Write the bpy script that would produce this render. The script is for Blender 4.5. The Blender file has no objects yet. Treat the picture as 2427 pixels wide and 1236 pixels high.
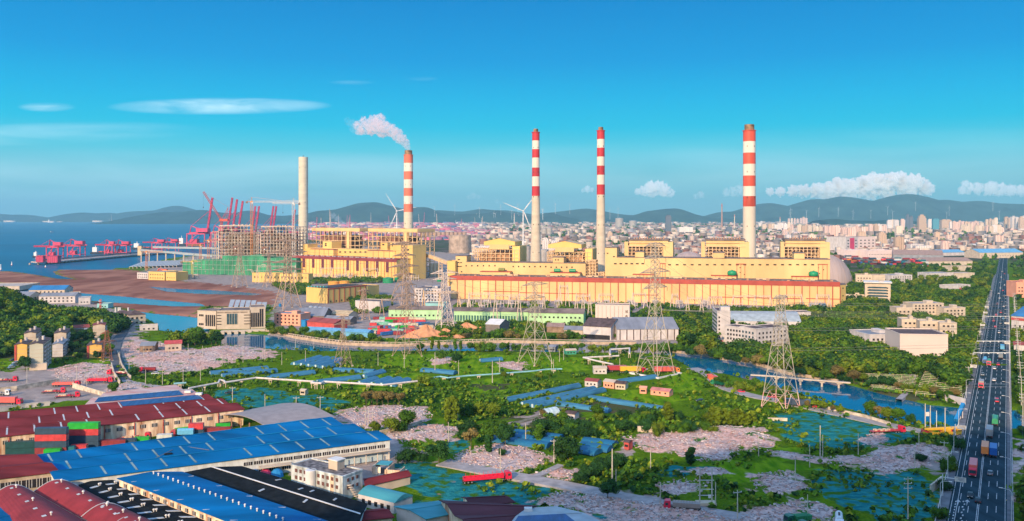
import bpy, math, random
import numpy as np
from mathutils import Vector, Matrix, noise as mn
R = math.radians
C = bpy.context.scene.collection
S = bpy.context.scene
random.seed(7); RNG = np.random.default_rng(11)
# ---------------------------------------------------------------- camera
F, CX, HZ, CH = 2000.0, 1213.5, 515.0, 95.0
cam = bpy.data.objects.new('camera', bpy.data.cameras.new('camera')); C.objects.link(cam)
cam.location = (0, 0, CH); cam.rotation_euler = (R(90), 0, 0)
cam.data.sensor_width = 36; cam.data.lens = 36*F/2427.0; cam.data.shift_y = -(618-HZ)/2427.0
cam.data.clip_start = 1; cam.data.clip_end = 90000
S.camera = cam
# ---------------------------------------------------------------- world, sun, exposure
SUN_EL, SUN_AZ = 22.0, 24.0          # sun stands behind the camera, this many degrees to its left
W = bpy.data.worlds.new("World"); S.world = W; W.use_nodes = True
nt = W.node_tree; nt.nodes.clear()
def nd(t, **k):
 n = nt.nodes.new(t)
 for a, b in k.items(): setattr(n, a, b)
 return n
def lk(a, b): nt.links.new(a, b)
out = nd('ShaderNodeOutputWorld'); bg = nd('ShaderNodeBackground')
tc = nd('ShaderNodeTexCoord'); nrm = nd('ShaderNodeVectorMath', operation='NORMALIZE'); sx = nd('ShaderNodeSeparateXYZ')
lk(tc.outputs['Generated'], nrm.inputs[0]); lk(nrm.outputs[0], sx.inputs[0])
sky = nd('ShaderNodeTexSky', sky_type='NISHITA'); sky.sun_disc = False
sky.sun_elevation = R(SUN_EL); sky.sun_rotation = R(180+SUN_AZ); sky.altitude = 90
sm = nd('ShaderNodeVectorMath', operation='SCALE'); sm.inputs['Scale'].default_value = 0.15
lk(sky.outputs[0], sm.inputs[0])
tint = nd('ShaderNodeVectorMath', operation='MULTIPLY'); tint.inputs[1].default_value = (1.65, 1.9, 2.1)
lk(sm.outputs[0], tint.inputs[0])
ramp = nd('ShaderNodeValToRGB'); lk(sx.outputs[2], ramp.inputs[0])
SKY = [(0.0, (.16, .40, .48)), (0.02, (.16, .43, .51)), (0.045, (.17, .47, .54)), (0.08, (.06, .47, .60)), (0.105, (.002, .42, .62)),
       (0.135, (.0, .36, .62)), (0.18, (.0, .26, .57)), (0.25, (.0, .19, .49))]
cr = ramp.color_ramp
while len(cr.elements) > 1: cr.elements.remove(cr.elements[0])
cr.elements[0].position = 0; cr.elements[0].color = (*SKY[0][1], 1)
for p, c in SKY[1:]:
 e = cr.elements.new(p); e.color = (*c, 1)
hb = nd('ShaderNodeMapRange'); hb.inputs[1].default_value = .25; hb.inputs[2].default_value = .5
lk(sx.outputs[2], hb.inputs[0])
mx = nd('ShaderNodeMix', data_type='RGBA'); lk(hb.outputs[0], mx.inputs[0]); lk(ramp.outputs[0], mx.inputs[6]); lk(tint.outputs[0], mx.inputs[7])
az = nd('ShaderNodeMath', operation='DIVIDE'); lk(sx.outputs[0], az.inputs[0]); lk(sx.outputs[1], az.inputs[1])
el = nd('ShaderNodeMath', operation='DIVIDE'); lk(sx.outputs[2], el.inputs[0]); lk(sx.outputs[1], el.inputs[1])
front = nd('ShaderNodeMath', operation='GREATER_THAN'); lk(sx.outputs[1], front.inputs[0]); front.inputs[1].default_value = 0.1
cv = nd('ShaderNodeCombineXYZ'); lk(az.outputs[0], cv.inputs[0]); lk(el.outputs[0], cv.inputs[1])
def cirrus(ca, ce, wa, we, amp, sxy, seed, tilt=0.0):
 global mx
 def m(op, a, b):
  n = nd('ShaderNodeMath', operation=op)
  for i, v in ((0, a), (1, b)):
   if isinstance(v, (int, float)): n.inputs[i].default_value = v
   else: lk(v, n.inputs[i])
  return n.outputs[0]
 da = m('DIVIDE', m('SUBTRACT', az.outputs[0], ca), wa)
 de = m('DIVIDE', m('SUBTRACT', m('SUBTRACT', el.outputs[0], ce), m('MULTIPLY', m('SUBTRACT', az.outputs[0], ca), tilt)), we)
 g = m('SUBTRACT', 1.0, m('ADD', m('MULTIPLY', da, da), m('MULTIPLY', de, de)))
 g = m('MAXIMUM', g, 0.0)
 mp = nd('ShaderNodeMapping'); mp.inputs['Scale'].default_value = (sxy[0], sxy[1], 1); mp.inputs['Location'].default_value = (seed, seed, 0)
 lk(cv.outputs[0], mp.inputs[0])
 nz = nd('ShaderNodeTexNoise'); nz.inputs['Scale'].default_value = 1; nz.inputs['Detail'].default_value = 6; nz.inputs['Distortion'].default_value = .6
 lk(mp.outputs[0], nz.inputs[0])
 f = m('MULTIPLY', m('MULTIPLY', g, amp), m('MAXIMUM', m('SUBTRACT', m('MULTIPLY', nz.outputs[0], 2.6), .75), 0.0))
 f = m('MINIMUM', m('MULTIPLY', f, front.outputs[0]), 0.8)
 n = nd('ShaderNodeMix', data_type='RGBA'); lk(f, n.inputs[0]); lk(mx.outputs[2], n.inputs[6]); n.inputs[7].default_value = (.55, .80, .90, 1)
 mx = n
cirrus((520-CX)/F, (515-252)/F, .135, .0105, 1.0, (9, 60), 3.1, .006)
cirrus((110-CX)/F, (515-254)/F, .035, .006, .55, (14, 80), 8.2)
cirrus((90-CX)/F, (515-318)/F, .20, .014, .38, (6, 60), 1.7, .03)
cirrus((835-CX)/F, (515-196)/F, .03, .003, .15, (14, 80), 5.2)
cirrus((1000-CX)/F, (515-187)/F, .02, .003, .15, (14, 80), 6.2)
cirrus((300-CX)/F, (515-420)/F, .55, .035, .32, (3, 30), 2.7)
cirrus((1500-CX)/F, (515-400)/F, .60, .030, .2, (4, 30), 9.7)
cirrus((2300-CX)/F, (515-360)/F, .50, .030, .12, (4, 30), 7.7)
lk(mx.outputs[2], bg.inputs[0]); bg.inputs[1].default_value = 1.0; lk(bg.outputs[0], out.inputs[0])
sun = bpy.data.objects.new('sun', bpy.data.lights.new('sun', 'SUN')); C.objects.link(sun)
sun.data.energy = 4.3; sun.data.angle = R(0.6); sun.data.color = (1, .71, .42)
sd_ = Vector((-math.sin(R(SUN_AZ))*math.cos(R(SUN_EL)), -math.cos(R(SUN_AZ))*math.cos(R(SUN_EL)), math.sin(R(SUN_EL))))
sun.rotation_euler = sd_.to_track_quat('Z', 'Y').to_euler(); sun.location = (0, 0, 500)
S.view_settings.view_transform = 'Standard'; S.view_settings.look = 'None'
S.view_settings.exposure = 0.45; S.view_settings.gamma = 1
S.cycles.volume_bounces = 4; S.cycles.max_bounces = 6; S.cycles.transparent_max_bounces = 12
S.cycles.caustics_reflective = False; S.cycles.caustics_refractive = False
# ---------------------------------------------------------------- helpers
def G(px, py, z=0.0):
 Y = F*(CH-z)/(py-HZ); return Vector(((px-CX)/F*Y, Y, z))
def XA(px, Y): return (px-CX)/F*Y
def ZT(py, Y): return CH-(py-HZ)*Y/F
MATS = {}
def mat(name, col, rough=.8, var=.12, scale=.3, metal=0., spec=.3, bump=0., rnd=0., col2=None, stretch=None, detail=4, emit=0):
 """Principled with two-tone noise in object space; rnd adds a per-object brightness spread."""
 if name in MATS: return MATS[name]
 m = bpy.data.materials.new(name); m.use_nodes = True; t = m.node_tree; L = t.links.new
 b = t.nodes['Principled BSDF']; b.inputs['Roughness'].default_value = rough; b.inputs['Metallic'].default_value = metal
 b.inputs['Specular IOR Level'].default_value = spec
 tcn = t.nodes.new('ShaderNodeTexCoord'); v = tcn.outputs['Object']
 if stretch:
  mp = t.nodes.new('ShaderNodeMapping'); mp.inputs['Scale'].default_value = stretch; L(v, mp.inputs[0]); v = mp.outputs[0]
 nz = t.nodes.new('ShaderNodeTexNoise'); nz.inputs['Scale'].default_value = scale; nz.inputs['Detail'].default_value = detail
 L(v, nz.inputs[0])
 r = t.nodes.new('ShaderNodeMapRange'); r.inputs[1].default_value = .3; r.inputs[2].default_value = .7; L(nz.outputs[0], r.inputs[0])
 mixn = t.nodes.new('ShaderNodeMix'); mixn.data_type = 'RGBA'; L(r.outputs[0], mixn.inputs[0])
 c2 = col2 or tuple(c*(1-var*1.6) for c in col); c1 = tuple(min(1, c*(1+var*.5)) for c in col)
 mixn.inputs[6].default_value = (*c2, 1); mixn.inputs[7].default_value = (*c1, 1); o = mixn.outputs[2]
 if rnd:
  oi = t.nodes.new('ShaderNodeObjectInfo'); rr = t.nodes.new('ShaderNodeMapRange'); rr.inputs[3].default_value = 1-rnd; rr.inputs[4].default_value = 1+rnd
  L(oi.outputs['Random'], rr.inputs[0]); vm = t.nodes.new('ShaderNodeVectorMath'); vm.operation = 'SCALE'
  L(o, vm.inputs[0]); L(rr.outputs[0], vm.inputs['Scale']); o = vm.outputs[0]
 L(o, b.inputs['Base Color'])
 if bump:
  bp = t.nodes.new('ShaderNodeBump'); bp.inputs['Strength'].default_value = bump; L(nz.outputs[0], bp.inputs['Height']); L(bp.outputs[0], b.inputs['Normal'])
 MATS[name] = m; return m
def M(name, col, **k): return mat(name, col, **k)
class MB:
 """collects shapes, builds ONE mesh object"""
 def __init__(s): s.v = []; s.f = []; s.m = []
 def add(s, vs, fs, mi=0):
  n = len(s.v); s.v.extend([tuple(v) for v in vs]); s.f.extend([tuple(i+n for i in f) for f in fs]); s.m.extend([mi]*len(fs)); return s
 def box(s, x0, x1, y0, y1, z0, z1, mi=0):
  return s.add([(x0,y0,z0),(x1,y0,z0),(x1,y1,z0),(x0,y1,z0),(x0,y0,z1),(x1,y0,z1),(x1,y1,z1),(x0,y1,z1)],
                     [(0,3,2,1),(4,5,6,7),(0,1,5,4),(1,2,6,5),(2,3,7,6),(3,0,4,7)], mi)
 def prism(s, pts, z0, z1, mi=0, cap=True):
  n = len(pts)
  if sum(pts[i][0]*pts[(i+1)%n][1]-pts[(i+1)%n][0]*pts[i][1] for i in range(n)) < 0: pts = pts[::-1]
  zz0 = z0 if isinstance(z0, (list, tuple)) else [z0]*n; zz1 = z1 if isinstance(z1, (list, tuple)) else [z1]*n
  vs = [(p[0], p[1], zz0[i]) for i, p in enumerate(pts)]+[(p[0], p[1], zz1[i]) for i, p in enumerate(pts)]
  fs = [(i, (i+1)%n, (i+1)%n+n, i+n) for i in range(n)]
  if cap: fs += [tuple(range(n, 2*n)), tuple(range(n-1, -1, -1))]
  return s.add(vs, fs, mi)
 def bar(s, p, q, r, n=4, r2=None, mi=0):
  p = Vector(p); q = Vector(q); d = q-p
  if d.length < 1e-6: return s
  a = d.orthogonal().normalized(); b = d.cross(a).normalized(); r2 = r if r2 is None else r2
  vs = []
  for c, rr in ((p, r), (q, r2)):
   for i in range(n):
    t = 2*math.pi*(i+.5)/n; vs.append(c+a*math.cos(t)*rr+b*math.sin(t)*rr)
  fs = [(i, (i+1)%n, (i+1)%n+n, i+n) for i in range(n)]+[tuple(range(n-1, -1, -1)), tuple(range(n, 2*n))]
  return s.add(vs, fs, mi)
 def rect(s, p, q, w, h, mi=0):
  """square-cut beam from p to q, w wide (horizontal) and h high, centred on the line"""
  p = Vector(p); q = Vector(q); d = (q-p).normalized(); sd = d.cross(Vector((0, 0, 1)))
  sd = sd.normalized() if sd.length > 1e-4 else Vector((1, 0, 0)); up = sd.cross(d).normalized()
  vs = [c+sd*a*w/2+up*b*h/2 for c in (p, q) for a, b in ((-1,-1),(1,-1),(1,1),(-1,1))]
  return s.add(vs, [(0,1,5,4),(1,2,6,5),(2,3,7,6),(3,0,4,7),(0,3,2,1),(4,5,6,7)], mi)
 def lathe(s, prof, n=24, c=(0, 0), mi=None):
  """prof = [(r, z)...] bottom to top; mi may list one slot per ring"""
  b = len(s.v)
  for r, z in prof:
   for i in range(n):
    t = 2*math.pi*i/n; s.v.append((c[0]+r*math.cos(t), c[1]+r*math.sin(t), z))
  for k in range(len(prof)-1):
   for i in range(n):
    s.f.append((b+k*n+i, b+k*n+(i+1)%n, b+(k+1)*n+(i+1)%n, b+(k+1)*n+i)); s.m.append(mi[k] if mi else 0)
  s.f.append(tuple(b+i for i in range(n-1, -1, -1))); s.m.append(0)
  s.f.append(tuple(b+(len(prof)-1)*n+i for i in range(n))); s.m.append(mi[-1] if mi else 0)
  return s
 def quad(s, a, b, c, d, mi=0): return s.add([a, b, c, d], [(0, 1, 2, 3)], mi)
 def build(s, name, mats, parent=None, smooth=False, loc=None, rz=None):
  me = bpy.data.meshes.new(name); me.from_pydata(s.v, [], s.f)
  for m in (mats if isinstance(mats, (list, tuple)) else [mats]): me.materials.append(m)
  if len(me.materials) > 1: me.polygons.foreach_set('material_index', s.m)
  if smooth: me.polygons.foreach_set('use_smooth', [True]*len(me.polygons))
  o = bpy.data.objects.new(name, me); C.objects.link(o)
  if parent is not None: o.parent = parent
  if loc is not None: o.location = loc
  if rz is not None: o.rotation_euler = (0, 0, rz)
  return o
def tag(o, label=None, cat=None, group=None, kind=None):
 if label: o['label'] = label
 if cat: o['category'] = cat
 if group: o['group'] = group
 if kind: o['kind'] = kind
 return o
def empty(name, loc, label=None, cat=None, group=None, rz=0):
 o = bpy.data.objects.new(name, None); C.objects.link(o); o.location = loc; o.rotation_euler = (0, 0, rz); o.empty_display_size = .5
 return tag(o, label, cat, group)
KIDS = {}
def kids(o): return [c for c in bpy.data.objects if c.parent == o]
def snapshot(o):
 """remember a thing's tree once, so that copying it is cheap"""
 ch = kids(o); KIDS[o.name] = [(c, snapshot(c)) for c in ch]; return KIDS[o.name]
def copy_tree(o, tree, loc=None, rz=None, scale=None, label=None, parent=None):
 c = o.copy(); C.objects.link(c)
 if parent is not None: c.parent = parent
 if loc is not None: c.location = loc
 if rz is not None: c.rotation_euler = (0, 0, rz)
 if scale is not None: c.scale = scale if hasattr(scale, '__len__') else (scale,)*3
 if label: c['label'] = label
 for k, sub in tree: copy_tree(k, sub, parent=c)
 return c
ORD = ['first', 'second', 'third', 'fourth', 'fifth', 'sixth', 'seventh', 'eighth', 'ninth', 'tenth', 'eleventh', 'twelfth', 'thirteenth', 'fourteenth',
       'fifteenth', 'sixteenth', 'seventeenth', 'eighteenth', 'nineteenth', 'twentieth', '21st', '22nd', '23rd', '24th']
def np_mesh(name, V, Fc, mats, parent=None, smooth=False, mi=None):
 me = bpy.data.meshes.new(name); V = np.asarray(V, np.float32); Fc = np.asarray(Fc, np.int32); k = Fc.shape[1]
 me.vertices.add(len(V)); me.vertices.foreach_set('co', V.ravel())
 me.loops.add(Fc.size); me.loops.foreach_set('vertex_index', Fc.ravel())
 me.polygons.add(len(Fc)); me.polygons.foreach_set('loop_start', np.arange(len(Fc), dtype=np.int32)*k)
 for m in (mats if isinstance(mats, (list, tuple)) else [mats]): me.materials.append(m)
 if mi is not None: me.polygons.foreach_set('material_index', np.asarray(mi, np.int32))
 if smooth: me.polygons.foreach_set('use_smooth', np.ones(len(Fc), bool))
 me.update(calc_edges=True); me.validate()
 o = bpy.data.objects.new(name, me); C.objects.link(o)
 if parent is not None: o.parent = parent
 return o
def sdist(px, py, poly):
 """signed distance (inside positive) of points to a polygon, all in metres"""
 px = np.asarray(px, float); py = np.asarray(py, float); d = np.full(px.shape, 1e18); ins = np.zeros(px.shape, bool); n = len(poly)
 for i in range(n):
  ax, ay = poly[i]; bx, by = poly[(i+1) % n]; ex, ey = bx-ax, by-ay; wx, wy = px-ax, py-ay
  t = np.clip((wx*ex+wy*ey)/(ex*ex+ey*ey+1e-12), 0, 1); d = np.minimum(d, (wx-ex*t)**2+(wy-ey*t)**2)
  c = ((ay > py) != (by > py)) & (px < (bx-ax)*(py-ay)/((by-ay) if by != ay else 1e-12)+ax); ins ^= c
 d = np.sqrt(d); return np.where(ins, d, -d)
def PG(pts): return [tuple(G(*p)[:2]) for p in pts]
# ---------------------------------------------------------------- land and water
WATERP = [PG(p) for p in [
 [(-2500,523),(735,523),(733,560),(700,585),(520,600),(440,606),(400,612),(352,622),(330,628),(300,633),(255,637),(190,636),(150,637),(122,641),(130,649),(155,656),(178,661),(140,660),(100,652),(60,646),(0,640),(-400,639),(-2500,640)],
 [(355,678),(420,683),(500,686),(560,690),(620,695),(600,698),(540,697),(470,695),(400,690)],
 [(50,677),(100,684),(190,693),(290,701),(400,711),(470,717),(485,724),(400,723),(290,717),(190,709),(120,705),(60,695),(-300,670)],
 [(305,733),(360,740),(430,746),(485,752),(500,790),(420,785),(378,782),(376,768),(350,752),(315,742)],
 [(530,786),(625,790),(700,800),(810,814),(950,817),(1000,814),(1200,808),(1400,812),(1510,812),(1590,831),(1700,846),(1800,863),(1870,885),(2000,905),(2090,930),(2200,955),(2275,962),(2420,968),(2600,975),(2600,1030),(2420,1012),(2270,1010),(2180,1005),(2080,985),(1960,950),(1880,925),(1800,903),(1724,884),(1693,881),(1647,872),(1592,841),(1500,833),(1380,834),(1240,831),(1050,830),(900,830),(750,830),(640,825),(525,815)]]]
COVER = {
 'mud': [[(-600,640),(0,641),(95,650),(130,659),(178,662),(135,650),(122,641),(150,638),(255,638),(320,640),(360,655),(420,664),(560,678),(650,690),(660,700),(650,722),(560,727),(480,726),(470,735),(468,752),(310,734),(240,722),(190,705),(60,680),(0,670),(-600,660)]],
 'rubble': [
  [(310,800),(400,815),(470,830),(540,820),(600,822),(655,835),(650,850),(560,855),(500,875),(430,885),(370,885),(330,875),(310,855),(290,830)],
  [(135,872),(200,860),(268,866),(272,895),(200,908),(140,895)], [(250,925),(300,905),(350,918),(320,930),(270,935)],
  [(790,985),(850,965),(920,962),(1000,966),(1022,985),(990,1010),(900,1015),(810,1012),(775,995)],
  [(900,1030),(960,1015),(1040,1010),(1078,1018),(1060,1045),(980,1052),(920,1042)],
  [(1070,1092),(1110,1065),(1170,1055),(1230,1060),(1300,1083),(1275,1105),(1230,1118),(1150,1108),(1085,1102)],
  [(1280,1120),(1330,1110),(1360,1122),(1350,1136),(1300,1131)],
  [(1270,1192),(1320,1170),(1380,1167),(1450,1183),(1505,1195),(1490,1214),(1400,1217),(1330,1207)],
  [(1475,1040),(1560,1026),(1640,1020),(1720,1013),(1800,1018),(1832,1050),(1800,1066),(1730,1076),(1700,1095),(1650,1090),(1590,1072),(1540,1068),(1490,1055)],
  [(1780,1062),(1870,1075),(1960,1085),(2060,1080),(2100,1063),(2180,1056),(2245,1065),(2235,1090),(2180,1107),(2100,1125),(2050,1112),(1900,1092)],
  [(1780,1130),(1880,1120),(1900,1160),(1830,1175),(1800,1160)], [(2040,1040),(2090,1030),(2100,1055),(2050,1062)],
  [(1440,1214),(1560,1190),(1640,1206),(1760,1229),(1800,1210),(1900,1190),(1960,1205),(1990,1240),(1600,1260),(1440,1245)],
  [(1560,1150),(1620,1140),(1680,1150),(1650,1170),(1580,1168)], [(1640,1118),(1700,1112),(1720,1125),(1660,1132)],
  [(2400,1045),(2480,1045),(2480,1200),(2402,1190)], [(1020,850),(1070,848),(1080,860),(1030,866)], [(1180,860),(1250,858),(1240,878),(1190,872)]],
 'net': [
  [(1860,985),(1930,970),(2040,985),(2130,1010),(2185,1030),(2120,1050),(2050,1066),(1960,1062),(1895,1052),(1850,1020),(1825,1000)],
  [(1960,1122),(2060,1118),(2200,1112),(2215,1170),(2195,1250),(2080,1225),(1990,1200),(1915,1165)],
  [(510,925),(620,918),(700,936),(800,943),(825,955),(780,975),(740,988),(660,978),(580,965),(500,935)],
  [(920,1100),(1010,1098),(1100,1118),(1250,1140),(1340,1150),(1300,1178),(1260,1205),(1150,1200),(1000,1195),(960,1150)],
  [(985,1008),(1030,998),(1050,1003),(1045,1015),(1000,1030),(975,1035),(970,1025)], [(1062,1048),(1120,1040),(1112,1065),(1072,1078)],
  [(1680,1030),(1740,1025),(1735,1045),(1690,1045)], [(1600,1105),(1690,1110),(1650,1140),(1560,1135)], [(1040,1155),(1100,1150),(1280,1160),(1500,1180),(1340,1172)],
  [(300,845),(312,860),(316,882),(296,885),(285,865)], [(330,802),(356,806),(350,812),(328,811)], [(1410,1225),(1530,1222),(1560,1240),(1400,1245)]],
 'dirt': [
  [(-300,905),(130,872),(270,862),(280,915),(335,920),(290,942),(130,955),(0,975),(-300,985)],
  [(1035,1095),(1150,1110),(1300,1136),(1480,1166),(1640,1201),(1780,1226),(1920,1240),(1700,1250),(1550,1204),(1400,1174),(1250,1150),(1100,1118)],
  [(1215,1145),(1300,1110),(1330,1098),(1336,1102),(1300,1122),(1245,1148)], [(1440,1085),(1500,1060),(1510,1064),(1460,1092)],
  [(560,1085),(720,1060),(930,1030),(990,1080),(980,1140),(860,1150),(700,1130)],
  [(330,645),(440,610),(735,575),(1070,600),(2000,640),(2010,728),(1650,733),(1400,745),(1100,762),(1000,805),(730,795),(640,775),(650,725),(560,690),(430,670)],
  [(1380,790),(1500,790),(1620,800),(1610,815),(1380,812)], [(2150,1075),(2250,1075),(2240,1130),(2200,1150),(2190,1110)],
  [(2240,1160),(2300,1120),(2260,1240),(2215,1250)], [(1240,985),(1340,965),(1335,970),(1250,1005),(1200,1010)], [(260,770),(330,745),(330,790),(290,870),(262,865)],
  [(620,795),(1010,830),(1000,822),(640,788)], [(0,690),(260,720),(330,780),(300,790),(100,740)], [(30,868),(48,850),(72,852),(40,890)]],
 'urban': [[(742,526),(4200,522),(4200,700),(2430,640),(2380,615),(2100,640),(2000,650),(1070,640),(1000,640),(735,600),(735,560)]],
 'field': [
  [(1430,935),(1560,925),(1640,940),(1570,965),(1440,950)], [(1100,905),(1200,895),(1210,930),(1120,935)], [(1600,880),(1660,890),(1680,920),(1600,930),(1560,905)],
  [(1560,1120),(1700,1095),(1860,1085),(1900,1110),(1800,1150),(1700,1140)], [(1800,1055),(1900,1058),(1960,1075),(1860,1078)], [(0,858),(40,856),(22,875),(0,880)],
  [(120,640),(150,637),(215,640),(235,652),(210,662),(160,658)], [(530,690),(650,700),(640,715),(520,700)], [(170,855),(270,850),(262,862),(180,864)],
  [(560,880),(700,890),(1000,880),(1050,900),(900,930),(700,915)], [(900,840),(1230,842),(1400,850),(1380,880),(1100,895),(900,870)], [(1950,1100),(2030,1098),(2030,1110),(1960,1115)]],
 'brown': [
  [(1200,990),(1340,965),(1400,1000),(1330,1020),(1200,1010)], [(1340,965),(1460,945),(1580,975),(1500,992),(1380,975)], [(1120,915),(1200,910),(1208,918),(1130,925)],
  [(2040,890),(2290,895),(2280,950),(2120,945),(2030,905)], [(-600,700),(0,700),(270,740),(300,800),(250,850),(0,850),(-600,850)]],
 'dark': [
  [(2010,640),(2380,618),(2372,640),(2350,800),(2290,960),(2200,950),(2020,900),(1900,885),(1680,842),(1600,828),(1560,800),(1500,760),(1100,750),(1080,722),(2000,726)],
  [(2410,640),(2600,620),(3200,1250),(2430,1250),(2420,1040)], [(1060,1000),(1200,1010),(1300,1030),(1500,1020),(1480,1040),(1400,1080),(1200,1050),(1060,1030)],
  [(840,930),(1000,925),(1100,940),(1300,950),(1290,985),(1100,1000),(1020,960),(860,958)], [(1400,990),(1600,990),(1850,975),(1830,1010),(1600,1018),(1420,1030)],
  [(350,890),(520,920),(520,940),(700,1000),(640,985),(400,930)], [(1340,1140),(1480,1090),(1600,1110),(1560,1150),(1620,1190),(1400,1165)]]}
COVW = {k: [PG(p) for p in v] for k, v in COVER.items()}
def cover(x, y):
 r = {}
 for k, ps in COVW.items():
  d = np.full(np.shape(x), -1e9)
  for p in ps: d = np.maximum(d, sdist(x, y, p))
  r[k] = d
 return r
def vnoise(x, y, s, seed=0):
 """cheap smooth value noise, vectorised"""
 rng = np.random.default_rng(seed); T = rng.random((256, 256)); X = np.asarray(x)/s; Y = np.asarray(y)/s
 xi = np.floor(X).astype(int); yi = np.floor(Y).astype(int); fx = X-xi; fy = Y-yi; fx = fx*fx*(3-2*fx); fy = fy*fy*(3-2*fy)
 a = T[xi % 256, yi % 256]; b = T[(xi+1) % 256, yi % 256]; c = T[xi % 256, (yi+1) % 256]; d = T[(xi+1) % 256, (yi+1) % 256]
 return (a*(1-fx)+b*fx)*(1-fy)+(c*(1-fx)+d*fx)*fy
HILLS = [(-430, 715, 100, 60, 6), (-540, 690, 110, 110, 34)]
def height(x, y, water=None, cov=None):
 x = np.asarray(x, float); y = np.asarray(y, float)
 if water is None:
  water = np.full(x.shape, -1e9)
  for p in WATERP: water = np.maximum(water, sdist(x, y, p))
 mud = cov['mud'] if cov else np.maximum.reduce([sdist(x, y, p) for p in COVW['mud']])
 near = np.clip(1-(y-900)/400, 0, 1)
 z = (vnoise(x, y, 34, 1)-.5)*1.0*near+(vnoise(x, y, 9, 2)-.5)*.35*near
 flat = np.clip(-water/25, 0, 1); z = z*flat
 z = z*(1-np.clip(mud/8+.5, 0, 1))+np.clip(mud/8+.5, 0, 1)*(-.55+(vnoise(x, y, 60, 5)-.5)*.7)
 for cx, cy, rx, ry, h in HILLS:
  q = np.clip(1-((x-cx)/rx)**2*.5-((y-cy)/ry)**2*.5, 0, 1); z = z+h*q*q*(3-2*q)
 k = np.clip(.5+water/6, 0, 1); k = k*k*(3-2*k)
 return z*(1-k)-3.5*k
ya = 150*1.0062**np.arange(0, 372); yb = ya[-1]*1.03**np.arange(1, 96); ys = np.concatenate([[-800, -300, 0, 80], ya, yb]); ys = ys[ys < 25500]
us = np.concatenate([[-1.7, -1.4, -1.1, -.9, -.78, -.72], np.arange(-.68, .6801, .0035), [.72, .78, .9, 1.1, 1.4, 1.7]])
YY, UU = np.meshgrid(ys, us, indexing='ij'); XX = UU*np.maximum(YY, 400)
cov = cover(XX, YY); HH = height(XX, YY, None, cov); HH = HH+np.clip(cov['rubble']/6+.5, 0, 1)*(.3+(vnoise(XX, YY, 5, 12)-.3)*1.1)*(YY < 700); HH[YY > 9000] = np.where(HH[YY > 9000] < -2, HH[YY > 9000], 0)
ny, nx = XX.shape; idx = np.arange(ny*nx).reshape(ny, nx)
quads = np.stack([idx[:-1, :-1], idx[:-1, 1:], idx[1:, 1:], idx[1:, :-1]], -1).reshape(-1, 4)
gm = bpy.data.materials.new('land'); gm.use_nodes = True
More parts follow.
